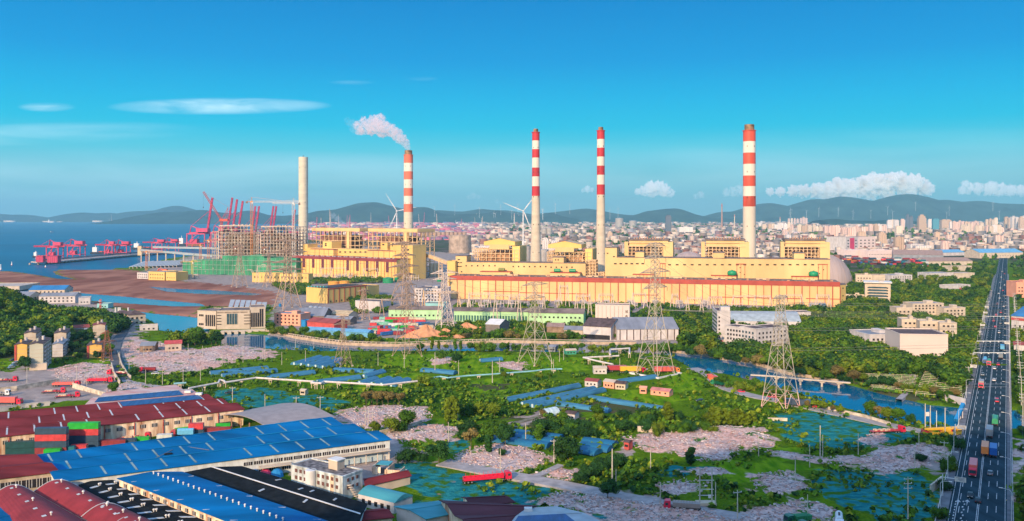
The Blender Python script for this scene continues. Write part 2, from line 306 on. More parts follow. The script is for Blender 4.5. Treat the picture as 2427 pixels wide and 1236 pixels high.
def cover_material(m):
 t = m.node_tree; L = t.links.new; N = t.nodes.new; b = t.nodes['Principled BSDF']; b.inputs['Roughness'].default_value = 1; b.inputs['Specular IOR Level'].default_value = 0
 tcn = N('ShaderNodeTexCoord')
 def noise(s, d=5, stretch=None, dist=0):
  v = tcn.outputs['Object']
  if stretch: mp = N('ShaderNodeMapping'); mp.inputs['Scale'].default_value = stretch; L(v, mp.inputs[0]); v = mp.outputs[0]
  n = N('ShaderNodeTexNoise'); n.inputs['Scale'].default_value = s; n.inputs['Detail'].default_value = d; n.inputs['Distortion'].default_value = dist; L(v, n.inputs[0]); return n.outputs[0]
 def rng(x, a, b2, c=0., d=1.):
  n = N('ShaderNodeMapRange'); n.inputs[1].default_value = a; n.inputs[2].default_value = b2; n.inputs[3].default_value = c; n.inputs[4].default_value = d; L(x, n.inputs[0]); return n.outputs[0]
 def mix(f, a, c):
  n = N('ShaderNodeMix'); n.data_type = 'RGBA'; L(f, n.inputs[0])
  for i, v in ((6, a), (7, c)):
   if isinstance(v, tuple): n.inputs[i].default_value = (*v, 1)
   else: L(v, n.inputs[i])
  return n.outputs[2]
 def add(a, c):
  n = N('ShaderNodeMath'); L(a, n.inputs[0])
  if isinstance(c, float): n.inputs[1].default_value = c
  else: L(c, n.inputs[1])
  return n.outputs[0]
 n_big = noise(.03, 6); n_mid = noise(.14, 6); n_fine = noise(.9, 5); n_edge = noise(.10, 8, None, .5)
 vor = N('ShaderNodeTexVoronoi'); vor.inputs['Scale'].default_value = .75; L(tcn.outputs['Object'], vor.inputs[0]); vc = N('ShaderNodeSeparateColor'); L(vor.outputs['Color'], vc.inputs[0])
 rows = noise(.28, 3, (1.0, .25, 1)); net_n = noise(.35, 6, (.6, 1.0, 1), .3)
 base = mix(rng(n_mid, .35, .65), (.030, .095, .006), (.095, .20, .006)); base = mix(rng(n_big, .42, .62), base, (.05, .12, .007))
 base = mix(rng(n_fine, .35, .7, 0, .55), base, (.17, .24, .015))
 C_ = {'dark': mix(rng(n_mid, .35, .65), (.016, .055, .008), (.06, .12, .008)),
          'field': mix(rng(rows, .35, .65), (.07, .18, .006), (.18, .30, .012)),
          'brown': mix(rng(n_mid, .3, .7), (.09, .075, .045), (.06, .095, .028)),
          'urban': mix(rng(noise(.02, 8), .4, .6), (.13, .10, .095), (.045, .075, .03)),
          'dirt': mix(rng(n_mid, .3, .7), (.25, .21, .20), (.40, .33, .30)),
          'mud': mix(rng(noise(.02, 8, (1, .5, 1), .8), .4, .62), (.21, .085, .065), (.36, .17, .12)),
          'net': mix(rng(net_n, .38, .62), (.010, .13, .15), (.03, .23, .23)),
          'rubble': mix(rng(vc.outputs[0], .0, 1.), (.34, .26, .25), (.66, .52, .48))}
 C_['net'] = mix(rng(noise(.22, 9), .50, .60), C_['net'], (.045, .13, .015))
 C_['rubble'] = mix(rng(noise(.045, 4), .42, .58), C_['rubble'], mix(rng(vc.outputs[1], 0, 1), (.42, .25, .21), (.70, .45, .39)))
 C_['rubble'] = mix(rng(noise(.11, 6), .60, .66), C_['rubble'], (.04, .14, .02))
 o = base
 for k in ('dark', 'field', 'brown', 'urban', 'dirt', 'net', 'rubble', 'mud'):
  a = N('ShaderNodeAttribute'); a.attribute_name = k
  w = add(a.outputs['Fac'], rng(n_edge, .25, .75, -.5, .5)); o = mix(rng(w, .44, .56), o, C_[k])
 L(o, b.inputs['Base Color'])
 bp = N('ShaderNodeBump'); bp.inputs['Strength'].default_value = .8; bp.inputs['Distance'].default_value = .6
 L(add(n_fine, n_mid), bp.inputs['Height']); L(bp.outputs[0], b.inputs['Normal'])
cover_material(gm)
land = np_mesh('ground', np.stack([XX, YY, HH], -1).reshape(-1, 3), quads, gm, smooth=True); tag(land, kind='structure')
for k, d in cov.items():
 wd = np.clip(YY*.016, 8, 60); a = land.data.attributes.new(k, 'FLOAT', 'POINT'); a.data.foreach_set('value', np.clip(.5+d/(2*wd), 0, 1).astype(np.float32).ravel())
wm = bpy.data.materials.new('water'); wm.use_nodes = True; t = wm.node_tree; b = t.nodes['Principled BSDF']
b.inputs['IOR'].default_value = 1.33
tcn = t.nodes.new('ShaderNodeTexCoord'); sp_ = t.nodes.new('ShaderNodeSeparateXYZ'); t.links.new(tcn.outputs['Object'], sp_.inputs[0])
def far(a, c, key):     # the open sea is rough with waves, the river calm
 n = t.nodes.new('ShaderNodeMapRange'); n.inputs[1].default_value = 800; n.inputs[2].default_value = 1300; n.inputs[3].default_value = a; n.inputs[4].default_value = c
 t.links.new(sp_.outputs[1], n.inputs[0]); t.links.new(n.outputs[0], b.inputs[key])
far(.05, .35, 'Roughness'); far(.36, .04, 'Specular IOR Level')
def wn(s, st, d=3):
 mp = t.nodes.new('ShaderNodeMapping'); mp.inputs['Scale'].default_value = st; t.links.new(tcn.outputs['Object'], mp.inputs[0])
 n = t.nodes.new('ShaderNodeTexNoise'); n.inputs['Scale'].default_value = s; n.inputs['Detail'].default_value = d; t.links.new(mp.outputs[0], n.inputs[0]); return n.outputs[0]
rp = t.nodes.new('ShaderNodeMix'); rp.data_type = 'RGBA'; mr = t.nodes.new('ShaderNodeMapRange'); mr.inputs[1].default_value = .35; mr.inputs[2].default_value = .65
t.links.new(wn(.0025, (.35, 1, 1), 5), mr.inputs[0]); t.links.new(mr.outputs[0], rp.inputs[0])
rp.inputs[6].default_value = (.0, .085, .17, 1); rp.inputs[7].default_value = (.0, .12, .23, 1); t.links.new(rp.outputs[2], b.inputs['Base Color'])
bp = t.nodes.new('ShaderNodeBump'); bp.inputs['Strength'].default_value = .12; bp.inputs['Distance'].default_value = .3
t.links.new(wn(.25, (.5, 1, 1)), bp.inputs['Height']); t.links.new(bp.outputs[0], b.inputs['Normal'])
tag(MB().quad((-43000, -800, -1.3), (43000, -800, -1.3), (43000, 25500, -1.3), (-43000, 25500, -1.3)).build('water', wm), kind='structure')
def hz(x, y): return float(height(np.array([x]), np.array([y]))[0])
# ---------------------------------------------------------------- mountains
def ridge(prof, Y, depth, seed, name, col):
 prof = sorted(prof); xs = np.array([p[0] for p in prof], float); hs = np.array([p[1] for p in prof], float)
 pxs = np.arange(xs[0], xs[-1]+1, 4.0); top = CH+(HZ-np.interp(pxs, xs, hs))*Y/F
 k = np.ones(5)/5; top = np.convolve(np.pad(top, 2, 'edge'), k, 'valid')
 vs = np.linspace(-1, 1, 33); P, V = np.meshgrid(pxs, vs, indexing='ij'); T = np.repeat(top[:, None], len(vs), 1)
 X = (P-CX)/F*Y; Yv = Y+V*depth; sp = np.cos(V*math.pi/2)**1.25
 nzv = (.5-np.abs(vnoise(X, Yv*.5, 520, seed)-.5)*2)*.34+(vnoise(X, Yv*.6, 190, seed+1)-.5)*.26
 Z = T*sp*(1+nzv*(1-sp)*2.0)-3; m = T > -1e9
 idx = np.arange(P.size).reshape(P.shape); q = np.stack([idx[:-1, :-1], idx[1:, :-1], idx[1:, 1:], idx[:-1, 1:]], -1).reshape(-1, 4)
 o = np_mesh(name, np.stack([X, Yv, Z], -1).reshape(-1, 3), q, col, smooth=True); return tag(o, kind='structure')
hill_m = M('hill_forest', (.03, .055, .04), scale=.004, var=.5, rough=1, spec=0, detail=8)
base = 522
ridge([(-700,500),(-400,495),(-200,508),(0,507),(15,511),(31,509),(61,509),(85,516),(136,519),(170,508),(201,503),(223,507),(262,504),(279,509),(303,503),(320,501),(374,499),(400,491),(420,487),(437,491),(461,501),(500,508),(560,520)], 17500, 1500, 3, 'hill', hill_m)
ridge([(305,523),(330,514),(352,509),(388,503),(437,502),(482,497),(513,503),(556,506),(592,498),(626,509),(669,512),(734,507),(754,500),(796,497),(825,489),(853,481),(893,479),(918,486),(955,495),(980,491),(1015,491),(1033,500),(1055,508),(1097,507),(1151,506),(1177,498),(1207,505),(1247,513),(1282,510),(1308,503),(1327,511),(1367,519)], 13000, 1300, 7, 'hill', hill_m)
ridge([(1000,510),(1033,498),(1097,502),(1140,495),(1167,498),(1207,499),(1260,508),(1314,503),(1354,498),(1388,494),(1420,498),(1455,506),(1490,510),(1560,512),(1677,512),(1704,503),(1744,501),(1794,484),(1824,481),(1866,489),(1925,472),(1957,473),(1992,465),(2030,470),(2062,477),(2085,474),(2110,466),(2140,460),(2165,461),(2190,468),(2215,476),(2237,473),(2270,479),(2320,476),(2350,482),(2427,484),(2600,490),(2900,500),(3200,480)], 15500, 1500, 17, 'hill', hill_m)
ridge([(1440,519),(1509,509),(1530,501),(1578,495),(1605,494),(1623,499),(1642,507),(1680,516),(1740,519)], 13500, 1000, 23, 'hill', hill_m)
ridge([(1940,522),(1975,518),(2010,522),(2080,524),(2100,521),(2130,521),(2180,526)], 9500, 500, 29, 'hill', hill_m)
hx = np.arange(-900, 901, 20.); hy = np.arange(-420, -39, 20.); HXg, HYg = np.meshgrid(hx, hy, indexing='ij')  # unseen ridge added behind the camera, sized to cast shade over the foreground
hq = np.cos((HYg+230)/190*math.pi/2); RH = 1.0
HZg = hq*(272+(vnoise(HXg, HYg, 120, 41)-.5)*66+(vnoise(HXg, HYg, 35, 42)-.5)*34)*np.clip(1.2-np.abs(HXg-60)/800, 0, 1)*RH-2
idx = np.arange(HXg.size).reshape(HXg.shape); q = np.stack([idx[:-1, :-1], idx[1:, :-1], idx[1:, 1:], idx[:-1, 1:]], -1).reshape(-1, 4)
tag(np_mesh('hill', np.stack([HXg, HYg, HZg], -1).reshape(-1, 3), q, M('shade_ridge_forest', (.03, .08, .02), scale=.05, var=.5, rough=1, detail=8)), kind='structure')
# ---------------------------------------------------------------- air
hm = bpy.data.materials.new('haze'); hm.use_nodes = True; t = hm.node_tree; t.nodes.clear()
o_ = t.nodes.new('ShaderNodeOutputMaterial'); v_ = t.nodes.new('ShaderNodeVolumePrincipled'); t.links.new(v_.outputs[0], o_.inputs['Volume'])
v_.inputs['Color'].default_value = (.33, .68, .84, 1); v_.inputs['Density'].default_value = 5.0e-5; v_.inputs['Anisotropy'].default_value = 0
tag(MB().box(-43500, 43500, -1000, 26000, -6, 560).build('haze', hm), kind='stuff')
# ---------------------------------------------------------------- chimneys
RED = M('stack_red', (.60, .035, .045), rough=.6, var=.28, scale=.12, stretch=(1, 1, .15), detail=8); ORG = M('stack_orange', (.72, .10, .055), rough=.4, detail=8, var=.3, scale=.06, stretch=(1, 1, .2))
WHT = M('stack_white', (.76, .67, .56), rough=.8, var=.14, scale=.12, stretch=(1, 1, .15), detail=8); CON = M('stack_concrete', (.60, .50, .38), rough=.9, var=.10, scale=.06, stretch=(1, 1, 3))
SALM = M('stack_salmon', (.72, .17, .10), rough=.6, var=.1, scale=.05); CREAM = M('stack_cream', (.64, .54, .43), rough=.7, var=.05, scale=.08); RUST = M('stack_rust', (.34, .20, .11), rough=.9, var=.5, scale=.2)
PALEC = M('stack_raw', (.62, .55, .42), rough=.9, var=.08, scale=.05, stretch=(1, 1, 5)); DARKH = M('port_dark', (.03, .03, .035), var=0)
def chimney(px, Y, pyt, bands, wt, wb, label, red, body, flue_py, flue_w, pyb=None):
 x = XA(px, Y); root = empty('chimney', (x, Y, 0), label, 'chimney', 'tall chimneys of the power plant'); s = Y/F
 zt = ZT(pyt, Y); rt = wt*s/2; rb = wb*s/2; zk = ZT(bands[-1], Y) if bands else zt
 def rad(z):
  q = max(0, (zt-z)/zt); return rt+(rb-rt)*q**2.6
 zs = sorted(set([0, zt]+[zt*k/14 for k in range(1, 14)]))
 low = [z for z in zs if z < zk-.5]+[zk]
 MB().lathe([(rad(z), z) for z in low], 32).build('shaft', body, root, smooth=False)
 prev = pyt
 for i, b_ in enumerate(bands):
  za, zb = ZT(b_, Y), ZT(prev, Y); e = .06 if i % 2 == 0 else 0
  MB().lathe([(rad(za)+e, za), (rad(zb)+e, zb)], 32).build('band', red if i % 2 == 0 else WHT, root); prev = b_
 if flue_py:
  zf = ZT(flue_py, Y); MB().lathe([(flue_w*s/2, zt-1), (flue_w*s/2, zf)], 14).build('flue', RUST, root)
  MB().lathe([(rt+.9, zt-.7), (rt+.9, zt+.2)], 32).build('platform', red if bands else body, root)
 for k in (.22, .4, .58, .74, .9):
  for a in (-.6, .6):
   z = zt*k; r = rad(z); MB().box(-.4, .4, -.3, .12, -.8, .8).build('vent', DARKH, root, loc=(math.sin(a)*(r-.05), -math.cos(a)*(r-.05), z), rz=a)
 return root
chimney(719, 1678, 373, [], 22, 24.5, 'plain pale concrete chimney without stripes beside the tower crane', RED, PALEC, None, 0)
for k in range(1):
 lm = empty('mast', (XA(719, 1678), 1678, ZT(373, 1678)), 'tiny lattice mast on top of the plain concrete chimney', 'mast')
 mb = MB()
 for a, b_ in ((-1.5, -1), (1.5, -1), (0, 1.5)): mb.bar((a, b_, 0), (0, 0, 4.5), .16)
 mb.bar((-1, 0, 1.6), (1, 0, 1.6), .12); mb.build('mast_frame', M('dark_steel', (.08, .06, .05)), lm)
chimney(968, 1529, 367.5, [387, 407, 426, 446.5, 465, 484, 503], 21.5, 24.5, 'salmon and white banded chimney with a smoke plume', SALM, PALEC, 357, 18)
chimney(1270, 1163, 314, [334, 354.5, 374.5, 398, 419, 442, 465], 17.4, 32, 'striped chimney with a flared base, left one of the pair in the middle', RED, CON, 306, 11)
chimney(1424, 1132, 310, [330.5, 351, 372, 393.5, 415, 438, 462], 18, 30, 'striped chimney with a flared base, right one of the pair in the middle', RED, CON, 302, 11.5)
chimney(1776, 1101, 310, [336, 363, 389.5, 417, 442, 465.5, 490], 29, 33, 'thickest striped chimney, orange red and white, farthest right', ORG, CREAM, 296, 23)
# ---------------------------------------------------------------- generic building tools
YEL = M('wall_yellow', (.80, .53, .17), rough=.8, var=.16, scale=.03, stretch=(1, 1, .25), detail=8); YEL2 = M('wall_pale_yellow', (.76, .51, .23), rough=.85, var=.16, scale=.04, stretch=(1, 1, .3), detail=8)
MAROON = M('roof_maroon', (.28, .05, .06), rough=.6, var=.25, scale=.08); TRED = M('trim_red', (.42, .07, .05), rough=.6, var=.15, scale=.1)
GREYROOF = M('roof_grey_brown', (.22, .165, .15), rough=.9, var=.35, scale=.1); DKWIN = M('window_dark', (.035, .03, .035), rough=.25, var=.2)
STEELB = M('steel_brown', (.50, .27, .17), rough=.7, var=.3, scale=.1); STEELY = M('steel_cream', (.74, .50, .28), rough=.7, var=.15, scale=.1)
STEELP = M('steel_pale', (.60, .47, .38), rough=.7, var=.25, scale=.1)
BOILER = M('boiler_brown', (.26, .12, .08), rough=.8, var=.5, scale=.12); INNER = M('inner_dark_brown', (.13, .075, .05), rough=.9, var=.6, scale=.2)  # second material: plain dark brown for boiler bodies inside the frames
PIPE = M('pipe_grey', (.35, .33, .33), rough=.5, var=.2); GREENT = M('tank_green', (.02, .28, .12), rough=.4, var=.1); WHITEP = M('white_paint', (.72, .70, .68), rough=.6, var=.12, scale=.2, detail=6)
LOUV = M('louvre_maroon', (.16, .035, .055), rough=.6, var=.25, scale=1.2, stretch=(.2, .2, 3))
class Line:
 """a building line on the ground from pixel a to pixel b; gives local frames along it"""
 def __init__(s, a, b):
  s.A = G(*a); s.B = G(*b); d = s.B-s.A; s.L = d.length; s.d = d.normalized(); s.n = Vector((-s.d.y, s.d.x, 0)); s.rz = math.atan2(d.y, d.x)
 def u(s, px, t=0):
  q = (px-CX)/F; P = s.A+s.n*t; return (q*P.y-P.x)/(s.d.x-q*s.d.y)
 def p(s, u, t=0): return s.A+s.d*u+s.n*t
 def z(s, px, py, t=0): return ZT(py, s.p(s.u(px, t), t).y)
 def root(s, name, u, t, label, cat, group=None, z=0):
  P = s.p(u, t); P.z = z; return empty(name, P, label, cat, group, s.rz)
BOXCACHE = {}
def unit(name, m, w, d, h):
 k = (m.name, round(w, 2), round(d, 2), round(h, 2))
 if k not in BOXCACHE:
  me = MB().box(-w/2, w/2, -d/2, d/2, 0, h)
  o = me.build(name, m); BOXCACHE[k] = o.data; bpy.data.objects.remove(o)
 return BOXCACHE[k]
def put(name, m, w, d, h, loc, parent, rz=0):
 o = bpy.data.objects.new(name, unit(name, m, w, d, h)); C.objects.link(o); o.parent = parent; o.location = loc; o.rotation_euler = (0, 0, rz); return o
def windows(root, W, face, nx, zs, w=1.4, h=1.5, m=None, m0=1.5, D=None, name='window', skip=()):
 """a row or grid of windows, each its own part; face: F front, R right, L left"""
 m = m or DKWIN
 for j, z in enumerate(zs):
  for i in range(nx):
   if (i, j) in skip: continue
   span = (W if face == 'F' else D)-2*m0; q = m0+span*(i+.5)/nx
   if face == 'F': put(name, m, w, .16, h, (q, -.04, z), root)
   elif face == 'R': put(name, m, w, .16, h, (W+.04, q, z), root, math.pi/2)
   else: put(name, m, w, .16, h, (-.04, q, z), root, math.pi/2)
def block(name, label, cat, pl, pr, H, D, wall, roof=None, rt='flat', group=None, over=.5, z=0., par=.7, rise=None):
 """a building whose front foot runs from pixel pl to pixel pr; H high, D deep"""
 A = G(*pl, z); B = G(*pr, z); d = B-A; W = d.length; root = empty(name, A, label, cat, group, math.atan2(d.y, d.x)); roof = roof or GREYROOF
 shell(root, W, D, H, wall, roof, rt, over, par, rise); root['W'] = W; return root, W
def shell(root, W, D, H, wall, roof, rt='flat', over=.5, par=.7, rise=None):
 if rt == 'flat':
  MB().box(0, W, 0, D, 0, H).build('wall', wall, root)
  r = MB(); r.box(-.15, W+.15, -.15, .35, H+.004, H+par); r.box(-.15, W+.15, D-.35, D+.15, H+.004, H+par); r.box(-.15, .35, .35, D-.35, H+.004, H+par); r.box(W-.35, W+.15, .35, D-.35, H+.004, H+par)
  r.build('parapet', wall, root); MB().box(.35, W-.35, .35, D-.35, H+.004, H+.12).build('roof', roof, root)
 elif rt == 'gx':     # ridge runs along the front
  h = rise or D*.16; mb = MB(); mb.add([(0,0,0),(W,0,0),(W,D,0),(0,D,0),(0,0,H),(W,0,H),(W,D,H),(0,D,H),(0,D/2,H+h),(W,D/2,H+h)],
   [(0,3,2,1),(0,1,5,4),(2,3,7,6),(1,2,6,9,5),(3,0,4,8,7)]); mb.build('wall', wall, root)
  o = over; sl = h/(D/2); r = MB()
  for s_ in (0, 1):
   y0, y1 = (-o, D/2) if s_ == 0 else (D/2, D+o); z0, z1 = (H-o*sl, H+h) if s_ == 0 else (H+h, H-o*sl)
   r.add([(-o,y0,z0+.02),(W+o,y0,z0+.02),(W+o,y1,z1+.02),(-o,y1,z1+.02),(-o,y0,z0+.2),(W+o,y0,z0+.2),(W+o,y1,z1+.2),(-o,y1,z1+.2)], [(0,3,2,1),(4,5,6,7),(0,1,5,4),(1,2,6,5),(2,3,7,6),(3,0,4,7)])
  r.build('roof', roof, root)
 elif rt == 'gy':     # gable looks at the viewer
  h = rise or W*.16; mb = MB(); mb.add([(0,0,0),(W,0,0),(W,D,0),(0,D,0),(0,0,H),(W,0,H),(W,D,H),(0,D,H),(W/2,0,H+h),(W/2,D,H+h)],
   [(0,3,2,1),(0,1,5,8,4),(2,3,7,9,6),(1,2,6,5),(3,0,4,7)]); mb.build('wall', wall, root)
  o = over; sl = h/(W/2); r = MB()
  for s_ in (0, 1):
   x0, x1 = (-o, W/2) if s_ == 0 else (W/2, W+o); z0, z1 = (H-o*sl, H+h) if s_ == 0 else (H+h, H-o*sl)
   r.add([(x0,-o,z0+.02),(x1,-o,z1+.02),(x1,D+o,z1+.02),(x0,D+o,z0+.02),(x0,-o,z0+.2),(x1,-o,z1+.2),(x1,D+o,z1+.2),(x0,D+o,z0+.2)], [(0,3,2,1),(4,5,6,7),(0,1,5,4),(1,2,6,5),(2,3,7,6),(3,0,4,7)])
  r.build('roof', roof, root)
 elif rt == 'hip':
  MB().box(0, W, 0, D, 0, H).build('wall', wall, root); h = rise or min(W, D)*.25; o = over; k = min(W, D)/2
  if W >= D: a, b_ = (k, D/2), (W-k, D/2)
  else: a, b_ = (W/2, k), (W/2, D-k)
  MB().add([(-o,-o,H),(W+o,-o,H),(W+o,D+o,H),(-o,D+o,H),(*a,H+h),(*b_,H+h)], [(0,3,2,1), (0,1,5,4) if W >= D else (0,1,4), (1,2,5) if W >= D else (1,2,5,4), (2,3,4,5) if W >= D else (2,3,5), (3,0,4) if W >= D else (3,0,4,5)]).build('roof', roof, root)
 elif rt == 'arch':   # barrel vault, axis along the depth
  h = rise or W*.2; n = 14; mb = MB(); prof = [(W*(i/n), H+h*math.sin(math.pi*i/n)) for i in range(n+1)]
  mb.box(0, W, 0, D, 0, H); mb.build('wall', wall, root); r = MB()
  vs = [(x, y, z+.02) for y in (-over, D+over) for x, z in prof]; m = n+1
  r.add(vs, [(i, i+1, m+i+1, m+i) for i in range(n)]+[tuple(range(n, -1, -1)), tuple(range(m, 2*m))]); r.build('roof', roof, root)
 elif rt == 'archx':
  h = rise or D*.2; n = 14; MB().box(0, W, 0, D, 0, H).build('wall', wall, root); r = MB(); prof = [(D*(i/n), H+h*math.sin(math.pi*i/n)) for i in range(n+1)]; m = n+1
  r.add([(x, y, z+.02) for x in (-over, W+over) for y, z in prof], [(i, m+i, m+i+1, i+1) for i in range(n)]+[tuple(range(0, m)), tuple(range(2*m-1, m-1, -1))]); r.build('roof', roof, root)
def lattice(mb, W, D, z0, z1, nx, ny, nz, t=.9, diag=.35, x0=0, y0=0, rnd=0., seed=1, fronts=True):
 rg = random.Random(seed); zs = [z0+(z1-z0)*k/nz for k in range(nz+1)]; xs = [x0+W*i/nx for i in range(nx+1)]; ys = [y0+D*j/ny for j in range(ny+1)]
 for i, x in enumerate(xs):
  for j, y in enumerate(ys):
   top = z1-(rg.random() < rnd)*rg.random()*(z1-z0)*.2; mb.rect((x, y, z0), (x, y, top), t, t)
 for z in zs[1:]:
  for y in ys: mb.rect((x0, y, z), (x0+W, y, z), t*.8, t*.8)
  for x in xs: mb.rect((x, y0, z), (x, y0+D, z), t*.8, t*.8)
 for k in range(nz):
  for i in range(nx):
   for y in (ys[0], ys[-1]):
    if rg.random() < diag:
     a, b_ = (xs[i], xs[i+1]) if rg.random() < .5 else (xs[i+1], xs[i]); mb.rect((a, y, zs[k]), (b_, y, zs[k+1]), t*.45, t*.45)
  for j in range(ny):
   for x in (xs[0], xs[-1]):
    if rg.random() < diag: mb.rect((x, ys[j], zs[k]), (x, ys[j+1], zs[k+1]), t*.45, t*.45)
# ---------------------------------------------------------------- the right hand power plant
LR = Line((1066, 708), (1990, 729)); HB = 26.0
r = LR.root('turbine_hall', 0, 0, 'very long yellow turbine hall with a red roof band in front of the striped chimneys', 'power plant building')
WL = LR.u(1990); MB().box(0, WL, 0, 37, 0, HB).build('wall', YEL2, r); zb0 = LR.z(1500, 676)
MB().box(-.4, WL+.4, -.4, -.004, HB-4.2, HB+.8).build('roof_band', TRED, r); MB().box(-.4, WL+.4, 0, 37.3, HB+.004, HB+.5).build('roof', GREYROOF, r)
PX = [1066+18.15*i for i in range(52)]
for i, px in enumerate(PX):
 if px < 1992: put('pilaster', TRED, 1.0 if i % 4 == 2 else .55, .5, HB-4.2, (LR.u(px), -.25, 0), r)
for a, b_, py in ((1146, 1230, 690.5), (1232, 1390, 694), (1500, 1560, 699), (1680, 1760, 704), (1770, 1900, 706), (1910, 1990, 708)):
 put('string_course', TRED, LR.u(b_)-LR.u(a), .2, .8, ((LR.u(a)+LR.u(b_))/2, -.11, LR.z(a, py)-.4), r)
rg = random.Random(5)
for i in range(58): put('roof_vent', GREYROOF if i % 3 else STEELB, 1.6+rg.random()*2.5, 1.5, .9+rg.random()*1.2, (6+WL*.985*i/58+rg.random()*2, 3+rg.random()*8, HB+.5), r)
for i in range(8):
 put('air_cooler', STEELY, 14, 9, 1.2, (70+i*47, 24, HB+.5), r)
r2 = LR.root('hall_annex', WL+.5, 3, 'narrow ochre annex on the right end of the long turbine hall', 'annex'); MB().prism([(0, 0), (7.5, 9.5), (9, 26), (0, 26)], 0, HB-3).build('wall', YEL, r2); MB().prism([(0, 0), (7.7, 9.5), (9.2, 26.2), (0, 26.2)], HB-2.99, HB-2.4).build('roof', GREYROOF, r2)
put('window', DKWIN, 1.6, .4, 1.2, (4, 4.8, HB-7), r2, R(51)); put('window', DKWIN, 1.6, .4, 1.2, (4, 4.8, HB-15), r2, R(51))
def bay(name, label, x0, x1, pts, t0, t1, winrow=None, m=YEL2, xw=(1.6, 1.0), wins=None, seed=0):
 """a stepped bunker bay: pts = [(pxa, pxb, py_top)...]"""
 u0 = LR.u(x0, t0); rr = LR.root(name, u0, t0, label, 'bunker building')
 for k, (a, b_, py) in enumerate(pts):
  ua, ub = LR.u(a, t0)-u0, LR.u(b_, t0)-u0; z = LR.z((a+b_)/2, py, t0); e = .02*k
  MB().box(ua, ub, 0-e, t1-t0+e, 0, z).build('wall', m, rr); MB().box(ua-.3, ub+.3, -.3-e, t1-t0+.3+e, z+.004, z+.7).build('roof_edge', GREYROOF, rr)
 for a, b_, n, py, w, h in (wins or []):
  for i in range(n):
   px = a+(b_-a)*(i+.5)/n; put('window', DKWIN, w, .2, h, (LR.u(px, t0)-u0, -.12, LR.z(px, py, t0)), rr)
 return rr, u0
br, u0 = bay('bunker_building', 'long pale yellow bunker block with green tanks before it, right of the flared chimneys', 1434, 1967,
   [(1462, 1967, 613.5), (1434, 1462, 588), (1462, 1482, 610), (1825, 1866, 614), (1505, 1526, 598), (1690, 1717, 600), (1882, 1907, 601)], 37.2, 60,
   wins=[(1452, 1530, 6, 627, 3.2, 1.4), (1578, 1935, 20, 629.5, 3.2, 1.4), (1752, 1756, 1, 636, 1, 1), (1752, 1756, 1, 647, 1, 1), (1762, 1766, 1, 652, 1, 1), (1938, 1942, 1, 636, 1, 1), (1950, 1954, 1, 641, 1, 1), (1940, 1944, 1, 650, 1, 1), (1436, 1444, 1, 602, 2, 1.2), (1450, 1460, 1, 610, 2, 1.2)])
for a, b_, p0 in ((1564, 1577, 626), (1746, 1766, 627), (1939, 1961, 628)):
 ua, ub = LR.u(a, 37.2)-u0, LR.u(b_, 37.2)-u0; z = LR.z(a, p0, 37.2); m_ = MB(); m_.box(ua, ua+.5, -.35, -.004, HB+.5, z); m_.box(ub-.5, ub, -.35, -.004, HB+.5, z); m_.box((ua+ub)/2-.2, (ua+ub)/2+.2, -.3, -.004, HB+.5, z); m_.box(ua-.5, ub+.5, -.4, -.004, z, z+.8); m_.build('stair_tower_trim', TRED, br)
for a, b_, py, tank in ((1500, 1550, 654, None), (1686, 1745, 656, 1735), (1878, 1938, 657, 1928)):
 rr = LR.root('roof_house', LR.u(a, 27), 27, 'low yellow red-rimmed roof house %s' % {1500: 'near its middle behind the tallest pylon', 1686: 'with a green tank left of the thickest chimney', 1878: 'with a green tank nearest its right end'}[a], 'roof house', z=HB+.5)
 w = LR.u(b_, 27)-LR.u(a, 27); z = max(2.5, LR.z(a, py, 27)-HB-.5); MB().box(0, w, 0, 9.5, 0, z).build('wall', YEL2, rr); MB().box(-.4, w+.4, -.4, 9.7, z+.004, z+.7).build('roof', TRED, rr)
 for i in range(1, 6): put('pilaster', TRED, .3, .3, z, (w*i/6, -.12, 0), rr)
 if tank:
  tr = LR.root('green_tank', LR.u(tank, 30), 30, 'round green water tank on the turbine hall roof %s' % ('left of the thickest chimney' if tank < 1800 else 'near its right end'), 'tank', z=HB+.5+z+.7)
  MB().lathe([(3.6, 0), (4.9, .8), (5.3, 2.5), (4.9, 4.6), (3.2, 5.6), (.5, 6.0)], 20).build('tank_shell', GREENT, tr, smooth=True); MB().box(-.8, .8, -.8, .8, 5.6, 6.5).build('hatch', GREENT, tr)
br, u0 = bay('bunker_building', 'pale yellow bunker block with tall windowed left tower, left of the leaning steel stair frame', 1080, 1388,
   [(1105, 1388, 623.5), (1080, 1106, 607.5), (1310, 1336, 611)], 37.2, 57, wins=[(1098, 1180, 6, 632, 1.6, 1.6), (1210, 1300, 7, 634, 1.6, 1.6), (1300, 1362, 5, 635.5, 1.6, 1.6), (1084, 1091, 1, 617, 3, 1.2), (1084, 1096, 2, 624, 2.2, 1.2), (1082, 1094, 1, 633, 7, 1), (1092, 1096, 1, 646, 2, 1.4), (1314, 1326, 2, 618, 1.4, 1.6)])
